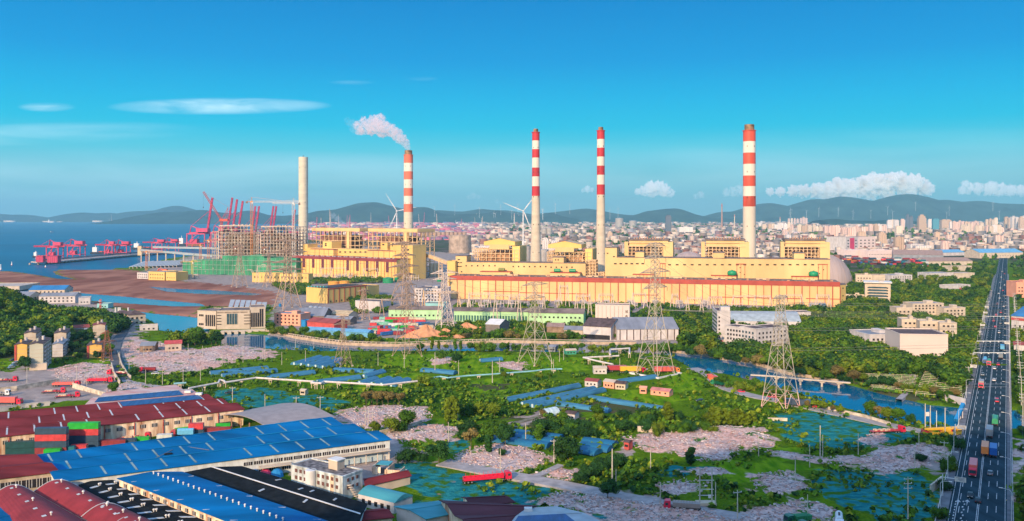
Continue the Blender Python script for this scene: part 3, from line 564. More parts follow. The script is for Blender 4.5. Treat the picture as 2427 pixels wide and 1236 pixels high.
for a, b_, tk in ((1138, 1208, [(1182, 1)]), (1304, 1374, [(1314, 0), (1350, 0)])):
 rr = LR.root('roof_house', LR.u(a, 25), 25, 'low yellow red-rimmed roof house %s' % ('below the gabled boiler house' if a < 1200 else 'with two green drums'), 'roof house', z=HB+.5)
 w = LR.u(b_, 25)-LR.u(a, 25); MB().box(0, w, 0, 11, 0, 3.4).build('wall', YEL2, rr); MB().box(-.4, w+.4, -.4, 11.3, 3.404, 4.1).build('roof', TRED, rr)
 for px, g in tk:
  tr = LR.root('green_tank', LR.u(px, 28), 28, 'lying %s drum on the turbine hall roof %s' % ('olive' if g else 'dark green', {1182: 'below the gabled boiler house', 1314: 'nearer the left flared chimney', 1350: 'nearer the right flared chimney'}[px]), 'tank', z=HB+4.6)
  m_ = MB(); prof = [(.3, -4.2), (1.8, -3.8), (2.1, -3), (2.1, 3), (1.8, 3.8), (.3, 4.2)]; m_.lathe(prof, 16); m_.v = [(v[2]+3, v[0]+2, v[1]+2.1) for v in m_.v]; m_.build('tank_shell', GREENT if not g else M('tank_olive', (.25, .25, .08)), tr, smooth=False)
def boiler(px0, px1, pyt, line, t, D, kind, label, seed, pyb=None, split=.62, z0=0):
 u0 = line.u(px0, t); W = line.u(px1, t)-u0; H = line.z((px0+px1)/2, pyt, t)-z0; rr = line.root('boiler_house', u0, t, label, 'boiler house', z=z0)
 m = MB()
 if kind == 'clad':
  lattice(m, W*.70, D, 0, H*.88, 9, 4, 16, t=.8, diag=.3, x0=W*.08, seed=seed); m.build('steel_frame', STEELY, rr)
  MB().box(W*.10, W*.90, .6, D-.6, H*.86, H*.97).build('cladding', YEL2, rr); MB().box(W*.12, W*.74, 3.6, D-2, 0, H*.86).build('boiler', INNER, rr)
  MB().box(0, W*.075, -.5, D*.3, 0, H*.95).build('lift_tower', YEL2, rr); MB().box(W*.80, W, -.3, D, 0, H*.95).build('stair_tower', YEL2, rr); MB().box(W*.08, W*.92, -.2, D, H*.97+.01, H).build('roof', GREYROOF, rr)
  for k in (.865, .93): MB().box(W*.05, W*.93, -.7, .2, H*k, H*k+.6).build('gallery', STEELY, rr)
  for k in range(12): put('roof_vent', STEELB, 1.4, 1.4, 1+k % 3*.7, (W*(.2+.055*k), 4, H), rr)
  for k in range(9): put('duct', STEELB, 1.1, 1.6, 2.2, (W*(.14+.062*k), .2, H*(.72+.04*(k % 3))), rr)
 elif kind == 'gable':
  lattice(m, W*.98, D, 0, H*.80, 10, 4, 11, t=.8, diag=.4, seed=seed); m.build('steel_frame', STEELY, rr); MB().box(W*.14, W*.80, 2, D-2, 0, H*.74).build('boiler', M('boiler_tan', (.50, .27, .14), var=.4, scale=.15), rr)
  a, b_ = (.24, .90) if seed % 2 else (.02, .76); h1, h2, h3 = H*.87, H*.94, H
  MB().add([(W*a,-.5,h1),(W*b_,-.5,h1),(W*b_,D,h1),(W*a,D,h1),(W*a,-.5,h2),(W*b_,-.5,h2),(W*b_,D,h2),(W*a,D,h2),(W*(a+b_)/2,-.5,h3),(W*(a+b_)/2,D,h3)], [(0,3,2,1),(0,1,5,8,4),(2,3,7,9,6),(1,2,6,5),(3,0,4,7)]).build('gable_wall', YEL, rr)
  MB().add([(W*a-.6,-1,h2),(W*(a+b_)/2,-1,h3+.1),(W*(a+b_)/2,D+1,h3+.1),(W*a-.6,D+1,h2),(W*b_+.6,-1,h2),(W*b_+.6,D+1,h2)], [(0,1,2,3),(1,4,5,2)]).build('roof', M('roof_tan', (.55, .42, .26), var=.2), rr)
  MB().box(W*.84, W, 0.3, D, 0, H*.86).build('stair_tower', YEL, rr)
  put('upper_duct', YEL2, W*.42, 2, H*.09, (W*(a+b_)/2, -.8, H*.8), rr)
 elif kind == 'open':
  lattice(m, W, D, 0, H*.93, 11, 4, 9, t=.85, diag=.35, seed=seed); m.build('steel_frame', STEELY, rr); MB().box(W*.18, W*.72, 4, D-3, 0, H*.84).build('boiler', BOILER, rr)
  MB().box(-.8, W+.8, -.8, D+.8, H*.93+.5, H).build('roof', YEL2, rr); MB().box(W*.74, W*.79, -.2, 6, 0, H*.93).build('lift_tower', YEL2, rr)
  for k in range(6): put('roof_vent', STEELB, 1.5, 1.5, 1.5, (W*(.15+.03*k+(k > 3)*.4), 5, H), rr)
 else:
  lattice(m, W*.84, D, 0, H*.97, 11, 4, 14, t=.75, diag=.30, x0=W*.16, rnd=.5, seed=seed); lattice(m, W*.15, D*.8, 0, H*.86, 3, 3, 12, t=.7, seed=seed+1); m.build('steel_frame', STEELP, rr)
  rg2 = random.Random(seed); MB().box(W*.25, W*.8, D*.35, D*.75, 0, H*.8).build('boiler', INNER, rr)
  for k in range(44): put('boiler_part', BOILER, 2+int(rg2.random()*3)*2, 3, 1.5+int(rg2.random()*3), (W*(.2+.66*rg2.random()), 2+rg2.random()*(D-6)*.4, H*rg2.random()*.86), rr)
  m = MB()
  for k in range(16):
   x = W*(.5+.03*k); m.box(x, x+1.6, 1, 4, H*.97, H*(.985+.03*rg2.random()))
  m.box(W*.16, W*.66, -.4, D, H*.975, H*.99); m.build('roof_beams', STEELP, rr)
 return rr
boiler(1480, 1595, 567, LR, 75, 42, 'clad', 'yellow clad boiler house behind the tallest pylon', 11)
boiler(1662, 1776, 567, LR, 75, 42, 'clad', 'yellow clad boiler house immediately left of the thickest chimney', 12)
boiler(1850, 1967, 567, LR, 75, 42, 'clad', 'yellow clad boiler house at the right end of the plant beside the grey dome', 13)
boiler(1121, 1232, 565, LR, 62, 40, 'gable', 'gabled yellow boiler house left of the left flared chimney', 21)
boiler(1297, 1404, 572, LR, 62, 40, 'gable', 'gabled yellow boiler house between the two flared chimneys', 22)
rr = LR.root('steel_stair_frame', LR.u(1389, 40), 40, 'open cream steel frame leaning against the base of the right flared chimney', 'steel frame'); m = MB(); lattice(m, 11, 20, 0, 44, 3, 4, 12, t=.7, diag=.7, seed=3); lattice(m, 9, 16, 0, 30, 3, 3, 8, t=.6, diag=.7, seed=4, x0=11.5); m.build('frame', STEELY, rr)
for px0, px1, py, lab in ((1060, 1079, 620, 'ochre windowed block left of the long bunker building'),):
 rr = LR.root('control_block', LR.u(px0, 30), 30, lab, 'plant building'); w = LR.u(px1, 30)-LR.u(px0, 30); z = LR.z(px0, py, 30); shell(rr, w, 18, z, YEL, GREYROOF); windows(rr, w, 'F', 5, [z*.4, z*.55, z*.7], 1, 1.2, m0=.5)
# ---------------------------------------------------------------- the left hand power plant
L2 = Line((693, 652.5), (985, 669)); H2 = 31.5
r = L2.root('turbine_hall', 0, 0, 'yellow turbine hall with maroon roof band and ten tall dark louvres, behind the left pylons', 'power plant building'); WL2 = L2.u(940)
MB().box(0, WL2, 0, 40, 0, H2).build('wall', YEL, r); MB().box(-.6, WL2+.6, -.6, -.004, H2-3.6, H2+.9).build('roof_band', MAROON, r); MB().box(-.6, WL2+.6, 0, 40, H2+.004, H2+.6).build('roof', MAROON, r)
for i, (a, b_) in enumerate([(495,525),(605,635),(720,750),(835,865),(950,980),(1140,1170),(1258,1290),(1378,1408),(1500,1533),(1622,1655)]):
 ua, ub = L2.u(600+a/5.15), L2.u(600+b_/5.15); h = 14 if i < 5 else 15.5; put('louvre', LOUV, ub-ua, .5, h, ((ua+ub)/2, -.2, H2-3.8-h), r)
for i in range(31): put('pilaster', TRED, .5 if i % 3 else .9, .4, H2-3.6, (L2.u(693+8.1*i), -.16, 0), r)
for i in range(34): put('roof_vent', M('vent_grey', (.4, .36, .36)), 3.2, 2.2, 1.4, (6+(WL2-10)*i/34, 3+(i % 2)*2, H2+.6), r)
u0 = L2.u(718, 40); rr = L2.root('bunker_building', u0, 40.2, 'yellow stepped bunker block with maroon-roofed boxes above the louvred turbine hall', 'bunker building')
for k, (a, b_, py) in enumerate([(718, 960, 588), (718, 729, 579.5), (765, 786, 573), (902, 918, 576), (925, 938, 576.5), (940, 987, 581)]):
 ua, ub = L2.u(a, 40)-u0, L2.u(b_, 40)-u0; z = L2.z(a, py, 40); e = .02*k
 MB().box(ua, ub, -e if a != 940 else -9, 22+e, 0, z).build('wall', YEL, rr); MB().box(ua-.3, ub+.3, -.3-e if a != 940 else -9.3, 22.3+e, z+.004, z+.6).build('roof_edge', YEL2, rr)
for a, b_, n, py in ((800, 872, 6, 599.5), (768, 776, 1, 580), (768, 776, 1, 584), (905, 912, 1, 582), (928, 935, 1, 580), (928, 935, 1, 585), (972, 980, 1, 594), (972, 980, 1, 603), (972, 980, 1, 620)):
 for i in range(n):
  px = a+(b_-a)*(i+.5)/n; put('window', DKWIN, 4.2, .3, 2.2, (L2.u(px, 40)-u0, -.12 if px < 960 else -9.1, L2.z(px, py, 40)), rr)
for a, b_, py in ((736, 790, 591), (872, 936, 594.5)):
 q = L2.root('roof_house', L2.u(a, 30), 30, 'maroon-topped yellow box on the louvred turbine hall, %s one' % ('left' if a < 800 else 'right'), 'roof house', z=H2+.6); w = L2.u(b_, 30)-L2.u(a, 30); z = L2.z(a, py, 30)-H2-.6
 MB().box(0, w, 0, 10, 0, z).build('wall', YEL, q); MB().box(-.4, w+.4, -.4, 10, z+.004, z+.8).build('roof', MAROON, q)
 for k in range(1, 5): put('pilaster', TRED, .5, .3, z, (w*k/5, -.12, 0), q)
boiler(740, 852, 541, L2, 70, 42, 'open', 'cream steel boiler house with flat yellow roof, left of the smoking chimney', 31)
boiler(874, 989, 542.5, L2, 70, 42, 'open', 'cream steel boiler house with flat yellow roof, foot of the smoking chimney', 32)
L3 = Line((433, 650), (702, 655))
boiler(503, 601, 533, L3, 45, 50, 'raw', 'unfinished rust brown boiler house skeleton, left of the two under tower cranes', 41)
boiler(603, 700, 535, L3, 45, 50, 'raw', 'unfinished rust brown boiler house skeleton next to the plain chimney', 43)
NET = mat('scaffold_net', (.05, .30, .15), rough=.8, var=.35, scale=.08, stretch=(1, 1, .4), detail=8)
rr = L3.root('scaffolded_block', 0, 0, 'half built block wrapped in green scaffold netting below the boiler skeletons', 'construction block'); W3 = L3.L; Z = lambda px, py: L3.z(px, py)
m = MB()
for a, b_, py in ((433, 455, 622), (455, 527, 616.5), (527, 590, 607), (590, 626, 605), (626, 702, 612)): m.box(L3.u(a), L3.u(b_)-.02, 0, 38, 0, Z(a, py))
m.build('netting', NET, rr); m = MB()
for i in range(30):
 x = W3*i/29.; m.rect((x, -.5, 0), (x, -.5, Z(560, 612)), .35, .35)
for k in range(4): m.rect((0, -.7, 8+k*8), (W3, -.7, 8+k*8), .5, .5)
m.build('scaffold_poles', M('scaffold_pole', (.35, .45, .36)), rr); m = MB(); rgq = random.Random(9)
for i in range(26): x = W3*rgq.random(); z = 4+30*rgq.random(); m.box(x, x+2+8*rgq.random(), -.9, -.55, z, z+.7)
m.build('boards', STEELP, rr)
DOME = M('dome_grey', (.40, .31, .29), rough=.7, var=.10, scale=.1, stretch=(3, .3, .3)); TANKG = M('tank_grey', (.42, .38, .35), rough=.5, var=.15, scale=.1)
def dome(px, py, rpx, hpx, label, m=DOME, ry=None):
 P = G(px, py); s = P.y/F; rad = rpx*s; h = hpx*s; o = empty('storage_dome', P, label, 'coal dome'); mb = MB(); mb.lathe([(rad*math.cos(a), h*math.sin(a)) for a in [math.pi/2*k/12 for k in range(12)]]+[(rad*.02, h)], 40); mb.build('shell', m, o, smooth=True)
 MB().lathe([(rad+.5, 0), (rad+.4, 1.6)], 40).build('base_ring', CON, o); 
 mb = MB(); 
 for k in range(18):
  t = 2*math.pi*k/18
  for i in range(6):
   a0, a1 = math.pi/2*i/6, math.pi/2*(i+1)/6; mb.bar((rad*1.004*math.cos(a0)*math.cos(t), rad*1.004*math.cos(a0)*math.sin(t), h*1.004*math.sin(a0)), (rad*1.004*math.cos(a1)*math.cos(t), rad*1.004*math.cos(a1)*math.sin(t), h*1.004*math.sin(a1)), .3)
 mb.build('ribs', m, o)
dome(1954, 673, 62, 70, 'large brownish grey coal dome at the right end of the power plant')
dome(1632, 640, 45, 43, 'grey dome peeking out between two clad boiler houses, left of the thickest chimney')
dome(1835, 640, 40, 30, 'low grey dome peeking out left of the last clad boiler house')
def tank(px, py, rpx, hpx, label, m, cat='tank', name='storage_tank', group=None, cap=.12, z=0):
 P = G(px, py, z); s = P.y/F; rad = rpx*s; h = hpx*s; o = empty(name, P, label, cat, group); MB().lathe([(rad, 0), (rad, h)], 28).build('shell', m, o)
 MB().lathe([(rad+.15, h), (rad+.15, h+.25), (rad*.5, h+.25+rad*cap*.7), (.2, h+.25+rad*cap)], 28).build('roof', m, o); mb = MB()
 for k in range(9): t = math.pi+math.pi*k/8; mb.bar((rad*1.01*math.cos(t), rad*1.01*math.sin(t), 0), (rad*1.01*math.cos(t), rad*1.01*math.sin(t), h), .12)
 mb.build('ribs', m, o); return o
tank(1246, 640, 12, 56, 'tall grey tank just left of the left flared chimney', TANKG); tank(1288, 640, 11, 48, 'grey tank just right of the left flared chimney', TANKG)
tank(1090, 600, 26, 42, 'wide curved concrete storage yard wall left of the gabled boiler house', M('yard_tan', (.48, .36, .28), var=.3, scale=.1), cap=.02)
for i, px in enumerate((1022, 1030.5, 1038.5)): tank(px, 656, 4.6, 31, 'slim cream silo, %s of three beside the ochre block' % ['leftmost', 'middle', 'rightmost'][i], M('silo_cream', (.72, .60, .42), var=.15), 'silo', 'silo')
ORT = M('tank_orange', (.78, .36, .06), var=.15, scale=.1)
tank(791, 678, 13, 10, 'squat orange tank, left of the pair behind the red-striped warehouse', ORT); tank(816, 678.5, 11.5, 11.5, 'squat orange tank, right of the pair behind the red-striped warehouse', ORT)
tank(920, 671, 12.5, 11, 'bright green round tank right of the orange ones, larger of two', GREENT, cap=.2); tank(940, 669, 5.5, 10, 'smaller bright green tank tucked behind the larger one', GREENT, cap=.2)
rr = empty('conveyor', G(1000, 655), 'sloping tan coal conveyor on braced trestles right of the left plant', 'conveyor'); P0 = G(1000, 655)
a = Vector((XA(990, 1357), 1357, ZT(597, 1357)))-P0; b_ = Vector((XA(1062, 1250), 1250, ZT(624, 1250)))-P0; MB().rect(a, b_, 5, 5).build('gallery', STEELY, rr)
for px in (994, 1009, 1045):
 k = (px-990)/72; c = a+(b_-a)*k; m = MB()
 for e in (-3, 3): m.rect((c.x+e, c.y, 0), (c.x+e*.8, c.y, c.z), .9, .9)
 n = 7
 for i in range(n): z0, z1 = c.z*i/n, c.z*(i+1)/n; m.rect((c.x-3, c.y, z0), (c.x+3, c.y, z1), .5, .5); m.rect((c.x+3, c.y, z0), (c.x-3, c.y, z1), .5, .5)
 m.build('trestle', STEELY, rr)
b1, w = block('workshop', 'long low yellow workshop below the unfinished boiler skeletons', 'workshop', (598, 669), (731, 672), 13, 14, YEL, GREYROOF); windows(b1, w, 'F', 16, [6], 1.6, 3)
for i in range(14): put('pilaster', YEL2, .7, .4, 13, (w*i/14+2, -.15, 0), b1)
b1, w = block('red_striped_warehouse', 'yellow warehouse with red pilasters on its right side and a dark roof', 'warehouse', (726, 716.5), (776, 720.5), 16.5, 62, YEL, M('roof_dark', (.10, .065, .06), var=.3, scale=.05), rt='flat', par=.3)
for i in range(8): put('pilaster', TRED, .9, .4, 16.2, (w+.15, 1.2+i*8.3, 0), b1, math.pi/2); put('window', DKWIN, 1.4, .3, 2, (w+.02, 5+i*8.3, 1), b1, math.pi/2)
put('roof_trim', TRED, 62, .4, 1.1, (w+.2, 31, 15.6), b1, math.pi/2)
for i in range(7): put('roof_vent', M('teal', (.1, .5, .5)), 1.6, 1.2, 1.2, (2+i*3.2, 1.5+i*1.5, 16.8), b1)
b1, w = block('yellow_store', 'small yellow store with a frilled roof edge right of the red-striped warehouse', 'warehouse', (835, 702), (872, 704), 12, 22, YEL, GREYROOF); b2, w2 = block('yellow_store', 'narrow yellow shed with posts beside the frilled yellow store', 'shed', (873, 702), (896, 700), 10.5, 14, YEL2, MAROON)
for i in range(9): put('post', TRED, .5, .4, 10, (w2*i/9+.5, -.15, 0), b2)
# ---------------------------------------------------------------- pylons, substation, wires
PYL = M('pylon_steel', (.46, .40, .33), rough=.6, var=.15, scale=.3); PYLW = M('pylon_white', (.74, .60, .52), rough=.6, var=.1, scale=.3); PYLB = M('pylon_tan', (.42, .29, .22), rough=.7, var=.2, scale=.3)
PYLR = M('pylon_rust', (.32, .13, .08), rough=.8, var=.3, scale=.4); PRED = M('pylon_foot_red', (.60, .04, .07), rough=.6, var=.1, scale=.4); WIRE = M('wire', (.16, .15, .15), rough=.6, var=0); GANT = M('gantry_paint', (.66, .53, .44), rough=.7, var=.15, scale=.3)
ARMS = {}
def pylon(px, py, pyt, side, arms, label, m=PYL, rz=R(42), leg=.5, br=.22, waist=.62, wtop=1.6, feet=None, key=None, name='pylon', group='lattice pylons'):
 P = G(px, py); Y = P.y; H = ZT(pyt, Y); leg *= (.82 if P.y < 700 else 1.1); br *= (.82 if P.y < 700 else 1.15); root = empty(name, P, label, 'pylon', group, rz); b = side/2; zw = H*waist
 ww = wtop*1.5/2; wt = wtop/2
 def half(z): return b+(ww-b)*z/zw if z < zw else ww+(wt-ww)*(z-zw)/(H-zw)
 lv = [0]; z = 0
 while z < H-1.5:
  z += max(2.2, half(z)*1.75 if z > 0 else b*1.15); lv.append(min(z, H))
 m1 = MB(); m2 = MB(); cs = ((-1,-1),(1,-1),(1,1),(-1,1))
 for i in range(len(lv)-1):
  z0, z1 = lv[i], lv[i+1]; h0, h1 = half(z0), half(z1)
  for k in range(4):
   a, c = cs[k], cs[(k+1) % 4]; A0 = Vector((a[0]*h0, a[1]*h0, z0)); A1 = Vector((a[0]*h1, a[1]*h1, z1)); C0 = Vector((c[0]*h0, c[1]*h0, z0)); C1 = Vector((c[0]*h1, c[1]*h1, z1))
   (m2 if (feet and i == 0) else m1).bar(A0, A1, leg*(.5 if z0 < zw else .36), 4)
   if i == 0:
    mid = (A1+C1)/2; m2.bar(A0, mid, br*.6, 4); m2.bar(C0, mid, br*.6, 4); m1.bar(A1, C1, br*.5, 4); q = (A0+mid)/2; m2.bar(q, (A0+A1)/2, br*.4, 4); q = (C0+mid)/2; m2.bar(q, (C0+C1)/2, br*.4, 4)
   else:
    m1.bar(A0, C1, br*.5, 4); m1.bar(C0, A1, br*.5, 4)
    if i % 2: m1.bar(A1, C1, br*.45, 4)
 m1.build('tower_frame', m, root); m2.build('leg_bracing', (feet or m), root)
 mf = MB()
 for c in cs: mf.box(c[0]*b-.6, c[0]*b+.6, c[1]*b-.6, c[1]*b+.6, -.6, .35)
 for c in cs: put('footing', CON, 1.2, 1.2, .9, (c[0]*b, c[1]*b, -.5), root)
 tips = []
 for pa, hw, th in arms:
  z = ZT(pa, Y); hl = hw*Y/F/max(.5, math.cos(rz)); h = half(z)
  for s_ in (-1, 1):
   a = MB(); tip = Vector((s_*hl, 0, z-.2)); n = max(3, int((hl-h)/2.2))
   rts = [Vector((s_*h, -h, z)), Vector((s_*h, h, z)), Vector((s_*h, -h, z+th)), Vector((s_*h, h, z+th))]
   for r_ in rts: a.bar(r_, tip, br*.62, 4)
   for i in range(1, n):
    q = [r_.lerp(tip, i/n) for r_ in rts]; q0 = [r_.lerp(tip, (i-1)/n) for r_ in rts]
    a.bar(q[0], q[2], br*.4, 4); a.bar(q[1], q[3], br*.4, 4); a.bar(q0[0], q[2], br*.4, 4); a.bar(q0[1], q[3], br*.4, 4); a.bar(q[0], q[1], br*.4, 4); a.bar(q0[2], q[3], br*.4, 4)
   a.build('crossarm', m, root); ins = MB(); L_ = 2.6; ins.bar(tip, tip-Vector((0, 0, L_)), .09, 5)
   for i in range(5): ins.bar(tip-Vector((0, 0, .5+i*.4)), tip-Vector((0, 0, .62+i*.4)), .22, 6)
   ins.build('insulator', M('insulator', (.12, .10, .09), rough=.3), root); w = Matrix.Rotation(rz, 4, 'Z') @ (tip-Vector((0, 0, L_))); tips.append(P+w)
 ARMS[key] = tips; return root
pylon(1553, 887, 578, 16.5, [(583, 28, 2.2), (612, 30, 2.0), (645, 42, 2.6), (682, 34, 2.4)], 'tallest grey lattice pylon, standing in a white square curb beside parked trailers', PYL, leg=.62, br=.30, key='A', wtop=3.2, waist=.5)
pylon(1850, 967, 700, 13.6, [(706, 24, 1.4), (768, 24, 2.6), (816, 24, 2.6)], 'grey lattice pylon with red and white feet beside the river bend', PYL, leg=.5, br=.26, feet=M('pylon_foot', (.62, .18, .17), var=.5, scale=.35, col2=(.75, .68, .62)), key='B', wtop=2.6, waist=.75)
pylon(1268, 861, 668, 16, [(675, 32, 1.8), (706, 26, 1.8), (735, 30, 1.8)], 'grey lattice pylon in the green field, foreground of the grey open shed', PYL, leg=.5, br=.26, key='C', wtop=2.2, waist=.7)
pylon(965, 845, 668, 14.5, [(676, 20, 1.6), (702, 22, 1.6), (728, 24, 1.6)], 'tan lattice pylon on the near river bank before the container yard', PYLB, leg=.5, br=.28, key='D', wtop=2.4, waist=.72)
pylon(958, 727, 572, 24, [(580, 34, 2.6), (606, 24, 2.2), (632, 32, 2.6), (652, 24, 2.2)], 'huge tan lattice pylon beside the green tanks, behind the container yard', PYLB, leg=.8, br=.44, key='E', wtop=4, waist=.5)
pylon(1054, 789, 641, 13, [(648, 32, 2.8), (662, 27, 1.8), (694, 26, 1.8)], 'white pylon with wide top arms standing by the orange sand heaps', PYLW, leg=.62, br=.36, rz=R(30), key='F', wtop=3.4, waist=.6)
pylon(813, 867, 745, 8.6, [(752, 12, 1), (768, 22, 1.1)], 'small slim lattice pylon beside the greenhouse tunnels left of the river pylon', PYLB, leg=.36, br=.2, key='Gp', wtop=1.4, waist=.6)
pylon(682, 733, 566, 21, [(572, 30, 2.6), (598, 38, 2.6), (622, 30, 2.4), (640, 34, 2)], 'huge cream lattice pylon on the mud flat edge behind the silos', PYLB, leg=.85, br=.44, key='H', wtop=4, waist=.5)
pylon(862, 757, 684, 8.4, [(690, 13, 1.3)], 'short tan pylon with one arm at the left edge of the container yard', PYLB, leg=.5, br=.3, key='I', wtop=2.4, waist=.7)
pylon(253, 856, 783, 5.6, [(790, 11, .9), (810, 16, .9), (832, 14, .9)], 'rust brown lattice pylon behind the left apartment blocks', PYLR, leg=.34, br=.2, key='J', wtop=1.5, waist=.8)
pylon(568, 680, 577, 16, [(583, 14, 2), (606, 18, 2)], 'thin pale pylon before the green netted block', PYLB, leg=.6, br=.32, key='K', wtop=3, waist=.6)
pylon(637, 680, 600, 12, [(606, 12, 1.6), (622, 14, 1.6)], 'lower pale pylon before the unfinished boiler skeletons, nearest the tower cranes', PYLB, leg=.55, br=.3, key='L', wtop=2.4, waist=.6)
cb = empty('pylon_curb', G(1553, 887), 'white concrete curb square around the feet of the tallest pylon', 'curb', rz=R(42)); m = MB()
for a in range(4):
 c_, s_ = math.cos(a*math.pi/2), math.sin(a*math.pi/2); q = [(-11.5, -11.5), (11.5, -11.5), (11.5-.8, -10.7), (-10.7, -10.7)]; m.prism([(x*c_-y*s_, x*s_+y*c_) for x, y in q], -.3, 1.0)
m.build('curb_wall', WHITEP, cb)
def wire(a, b_, sag, label, group, r=.055, n=14):
 m = MB(); a = Vector(a); b_ = Vector(b_); P = [a.lerp(b_, i/n)-Vector((0, 0, sag*4*(i/n)*(1-i/n))) for i in range(n+1)]
 for i in range(n): m.bar(P[i], P[i+1], r, 3)
 return tag(m.build('power_line', WIRE), label, 'power line', group)
def span(ka, kb, sag, label, r=.055):
 A_, B_ = ARMS[ka], ARMS[kb]
 for i in range(min(len(A_), len(B_))): wire(A_[i], B_[i], sag, label, 'wires: '+label, r)
ARMS['R1'] = [Vector((820, 640, 52)), Vector((826, 660, 52)), Vector((820, 640, 44)), Vector((826, 660, 44)), Vector((820, 640, 36)), Vector((826, 660, 36))]
ARMS['R2'] = [Vector((720, 560, 30+4*i)) for i in range(6)]
span('B', 'R1', 9, 'thin power wire running right from the pylon with red and white feet', .07)
span('A', 'B', 6, 'thin power wire between the tallest pylon and the red-footed one')
span('F', 'C', 3, 'thin power wire between the white pylon and the field pylon')
span('E', 'F', 3, 'thin power wire between the huge tan pylon and the white one')
span('H', 'E', 8, 'thin power wire between the two huge pylons of the left plant', .08)
for i in range(6): wire(G(1560+2*i, 735, 18+(i % 3)*3), ARMS['R2'][i], 7, 'thin power wire slanting from the substation to the far right over the trees', 'wires over the right wood', .06)
GA = {'n': 0}
def gantry(pxs, py, pyt, label, beam=True, m=GANT):
 P = G(pxs[0], py); Y = P.y; root = empty('substation_gantry', P, label, 'gantry', 'substation gantries'); H = ZT(pyt, Y)
 for px in pxs:
  x = XA(px, Y)-P.x; q = MB(); q.bar((x-2.4, 0, 0), (x, 0, H*.93), .42, 6); q.bar((x+2.4, 0, 0), (x, 0, H*.93), .42, 6); q.bar((x-1.25, 0, H*.45), (x+1.25, 0, H*.45), .2, 4); q.bar((x, 0, H*.9), (x, 0, H), .25, 5, .08); q.build('post', m, root)
 if beam and len(pxs) > 1:
  a, b_ = 0, XA(pxs[-1], Y)-P.x; q = MB(); z = H*.84; n = max(4, int((b_-a)/3))
  for yy, zz in ((-.8, 0), (.8, 0), (0, 1.5)): q.bar((a, yy, z+zz), (b_, yy, z+zz), .16, 4)
  for i in range(n):
   x0, x1 = a+(b_-a)*i/n, a+(b_-a)*(i+1)/n; q.bar((x0, -.8, z), (x1, 0, z+1.5), .1, 4); q.bar((x0, .8, z), (x1, 0, z+1.5), .1, 4); q.bar((x0, -.8, z), (x1, .8, z), .1, 4)
  q.build('beam', m, root)
  for i in range(6):
   x = a+(b_-a)*(i+.5)/6; q = MB(); q.bar((x, 0, z), (x+.8, -1.5, z-2.4), .16, 5); q.build('insulator', M('insulator', (.12, .10, .09), rough=.3), root)
 return root
gantry((1112, 1160), 742, 690, 'cream A-frame gantry before the left end of the long turbine hall'); gantry((1174, 1231, 1289), 766, 690, 'wide cream gantry of three A-frames behind the green sheds')
gantry((1208, 1225), 737, 700, 'short cream gantry behind the three-frame gantry'); gantry((1327, 1345), 733, 670, 'tall cream gantry between the two green sheds and the hall')
gantry((1366, 1382, 1398), 762, 692, 'tight group of three cream A-frames left of the white silo block'); gantry((1593, 1606), 737, 694, 'cream gantry just right of the tallest pylon')
gantry((1630, 1663), 754, 700, 'cream and blue-footed gantry rising out of the trees left of the narrow white tower'); gantry((1738, 1790, 1826), 738, 698, 'wide cream gantry before the right half of the turbine hall')
gantry((1680, 1710), 733, 702, 'cream gantry behind the narrow white tower block'); gantry((1936, 1965), 736, 696, 'cream gantry before the right end of the turbine hall')
gantry((1500, 1530), 733, 692, 'cream gantry just left of the tallest pylon'); gantry((1862, 1900), 733, 696, 'cream gantry right of the red-footed pylon top')
gantry((1004, 1043, 1088), 755, 684, 'yellowish gantry crossing behind the white pylon', m=STEELY); gantry((905, 985), 752, 705, 'tan gantry between the huge pylon legs and the green shed', m=PYLB)
gantry((610, 640, 700), 672, 626, 'thin pale gantry before the low yellow workshop'); gantry((760, 785, 820), 664, 632, 'thin pale gantry before the louvred turbine hall'); gantry((862, 895, 930), 664, 634, 'thin pale gantry between louvred hall and green tanks')
gantry((1420, 1452), 735, 694, 'cream gantry behind the white silo block'); gantry((1112, 1140), 760, 700, 'cream gantry at the left end of the green sheds')
rg = random.Random(12); BUSH = M('bushing', (.55, .50, .50), rough=.4, var=.3, scale=1); BLUEQ = M('equip_blue', (.10, .28, .42), var=.2)
def switchgear(px, py, kind, label):
 o = empty('transformer' if kind else 'switchgear', G(px, py), label, 'transformer' if kind else 'switchgear', 'substation equipment')
 if kind:
  MB().box(-3.2, 3.2, -2, 2, .4, 4.4).build('tank_body', BUSH, o)
  for i in range(5): put('radiator', BLUEQ if kind > 1 else BUSH, .5, 1.2, 3.4, (-2.6+i*1.3, -2.7, .7), o)
  for i in range(3): q = MB(); q.bar((-2+i*2, 0, 4.4), (-2+i*2, 0, 7.4), .35, 6, .12); q.build('bushing', BUSH, o)
 else:
  for i in range(3):
   q = MB(); x = -3+i*3; q.bar((x, 0, 0), (x, 0, 3.5), .3, 5); q.bar((x, 0, 3.5), (x, 0, 7), .42, 6, .25); q.build('bushing', BUSH, o)
  MB().rect((-3.4, 0, 3.4), (3.4, 0, 3.4), .4, .4).build('cross_beam', GANT, o)
 return o
t1_ = switchgear(1120, 728, 0, 'three-post switchgear in the substation rows before the turbine halls'); s1 = snapshot(t1_)
t2_ = switchgear(1290, 722, 1, 'grey transformer standing at the foot of the long turbine hall'); s2 = snapshot(t2_)
t3_ = switchgear(1960, 727, 2, 'blue-finned transformer at the foot of the right end of the turbine hall'); s3 = snapshot(t3_)
for i in range(70):
 px = 1090+rg.random()*860; py = 724+rg.random()*9
 if i >= 48: px = 740+rg.random()*250; py = 660+rg.random()*6
 copy_tree(t1_, s1, loc=G(px, py), scale=1 if i < 48 else 1.3)
for i in range(14): copy_tree(t2_, s2, loc=G(1150+i*57+rg.random()*10, 722), rz=0)
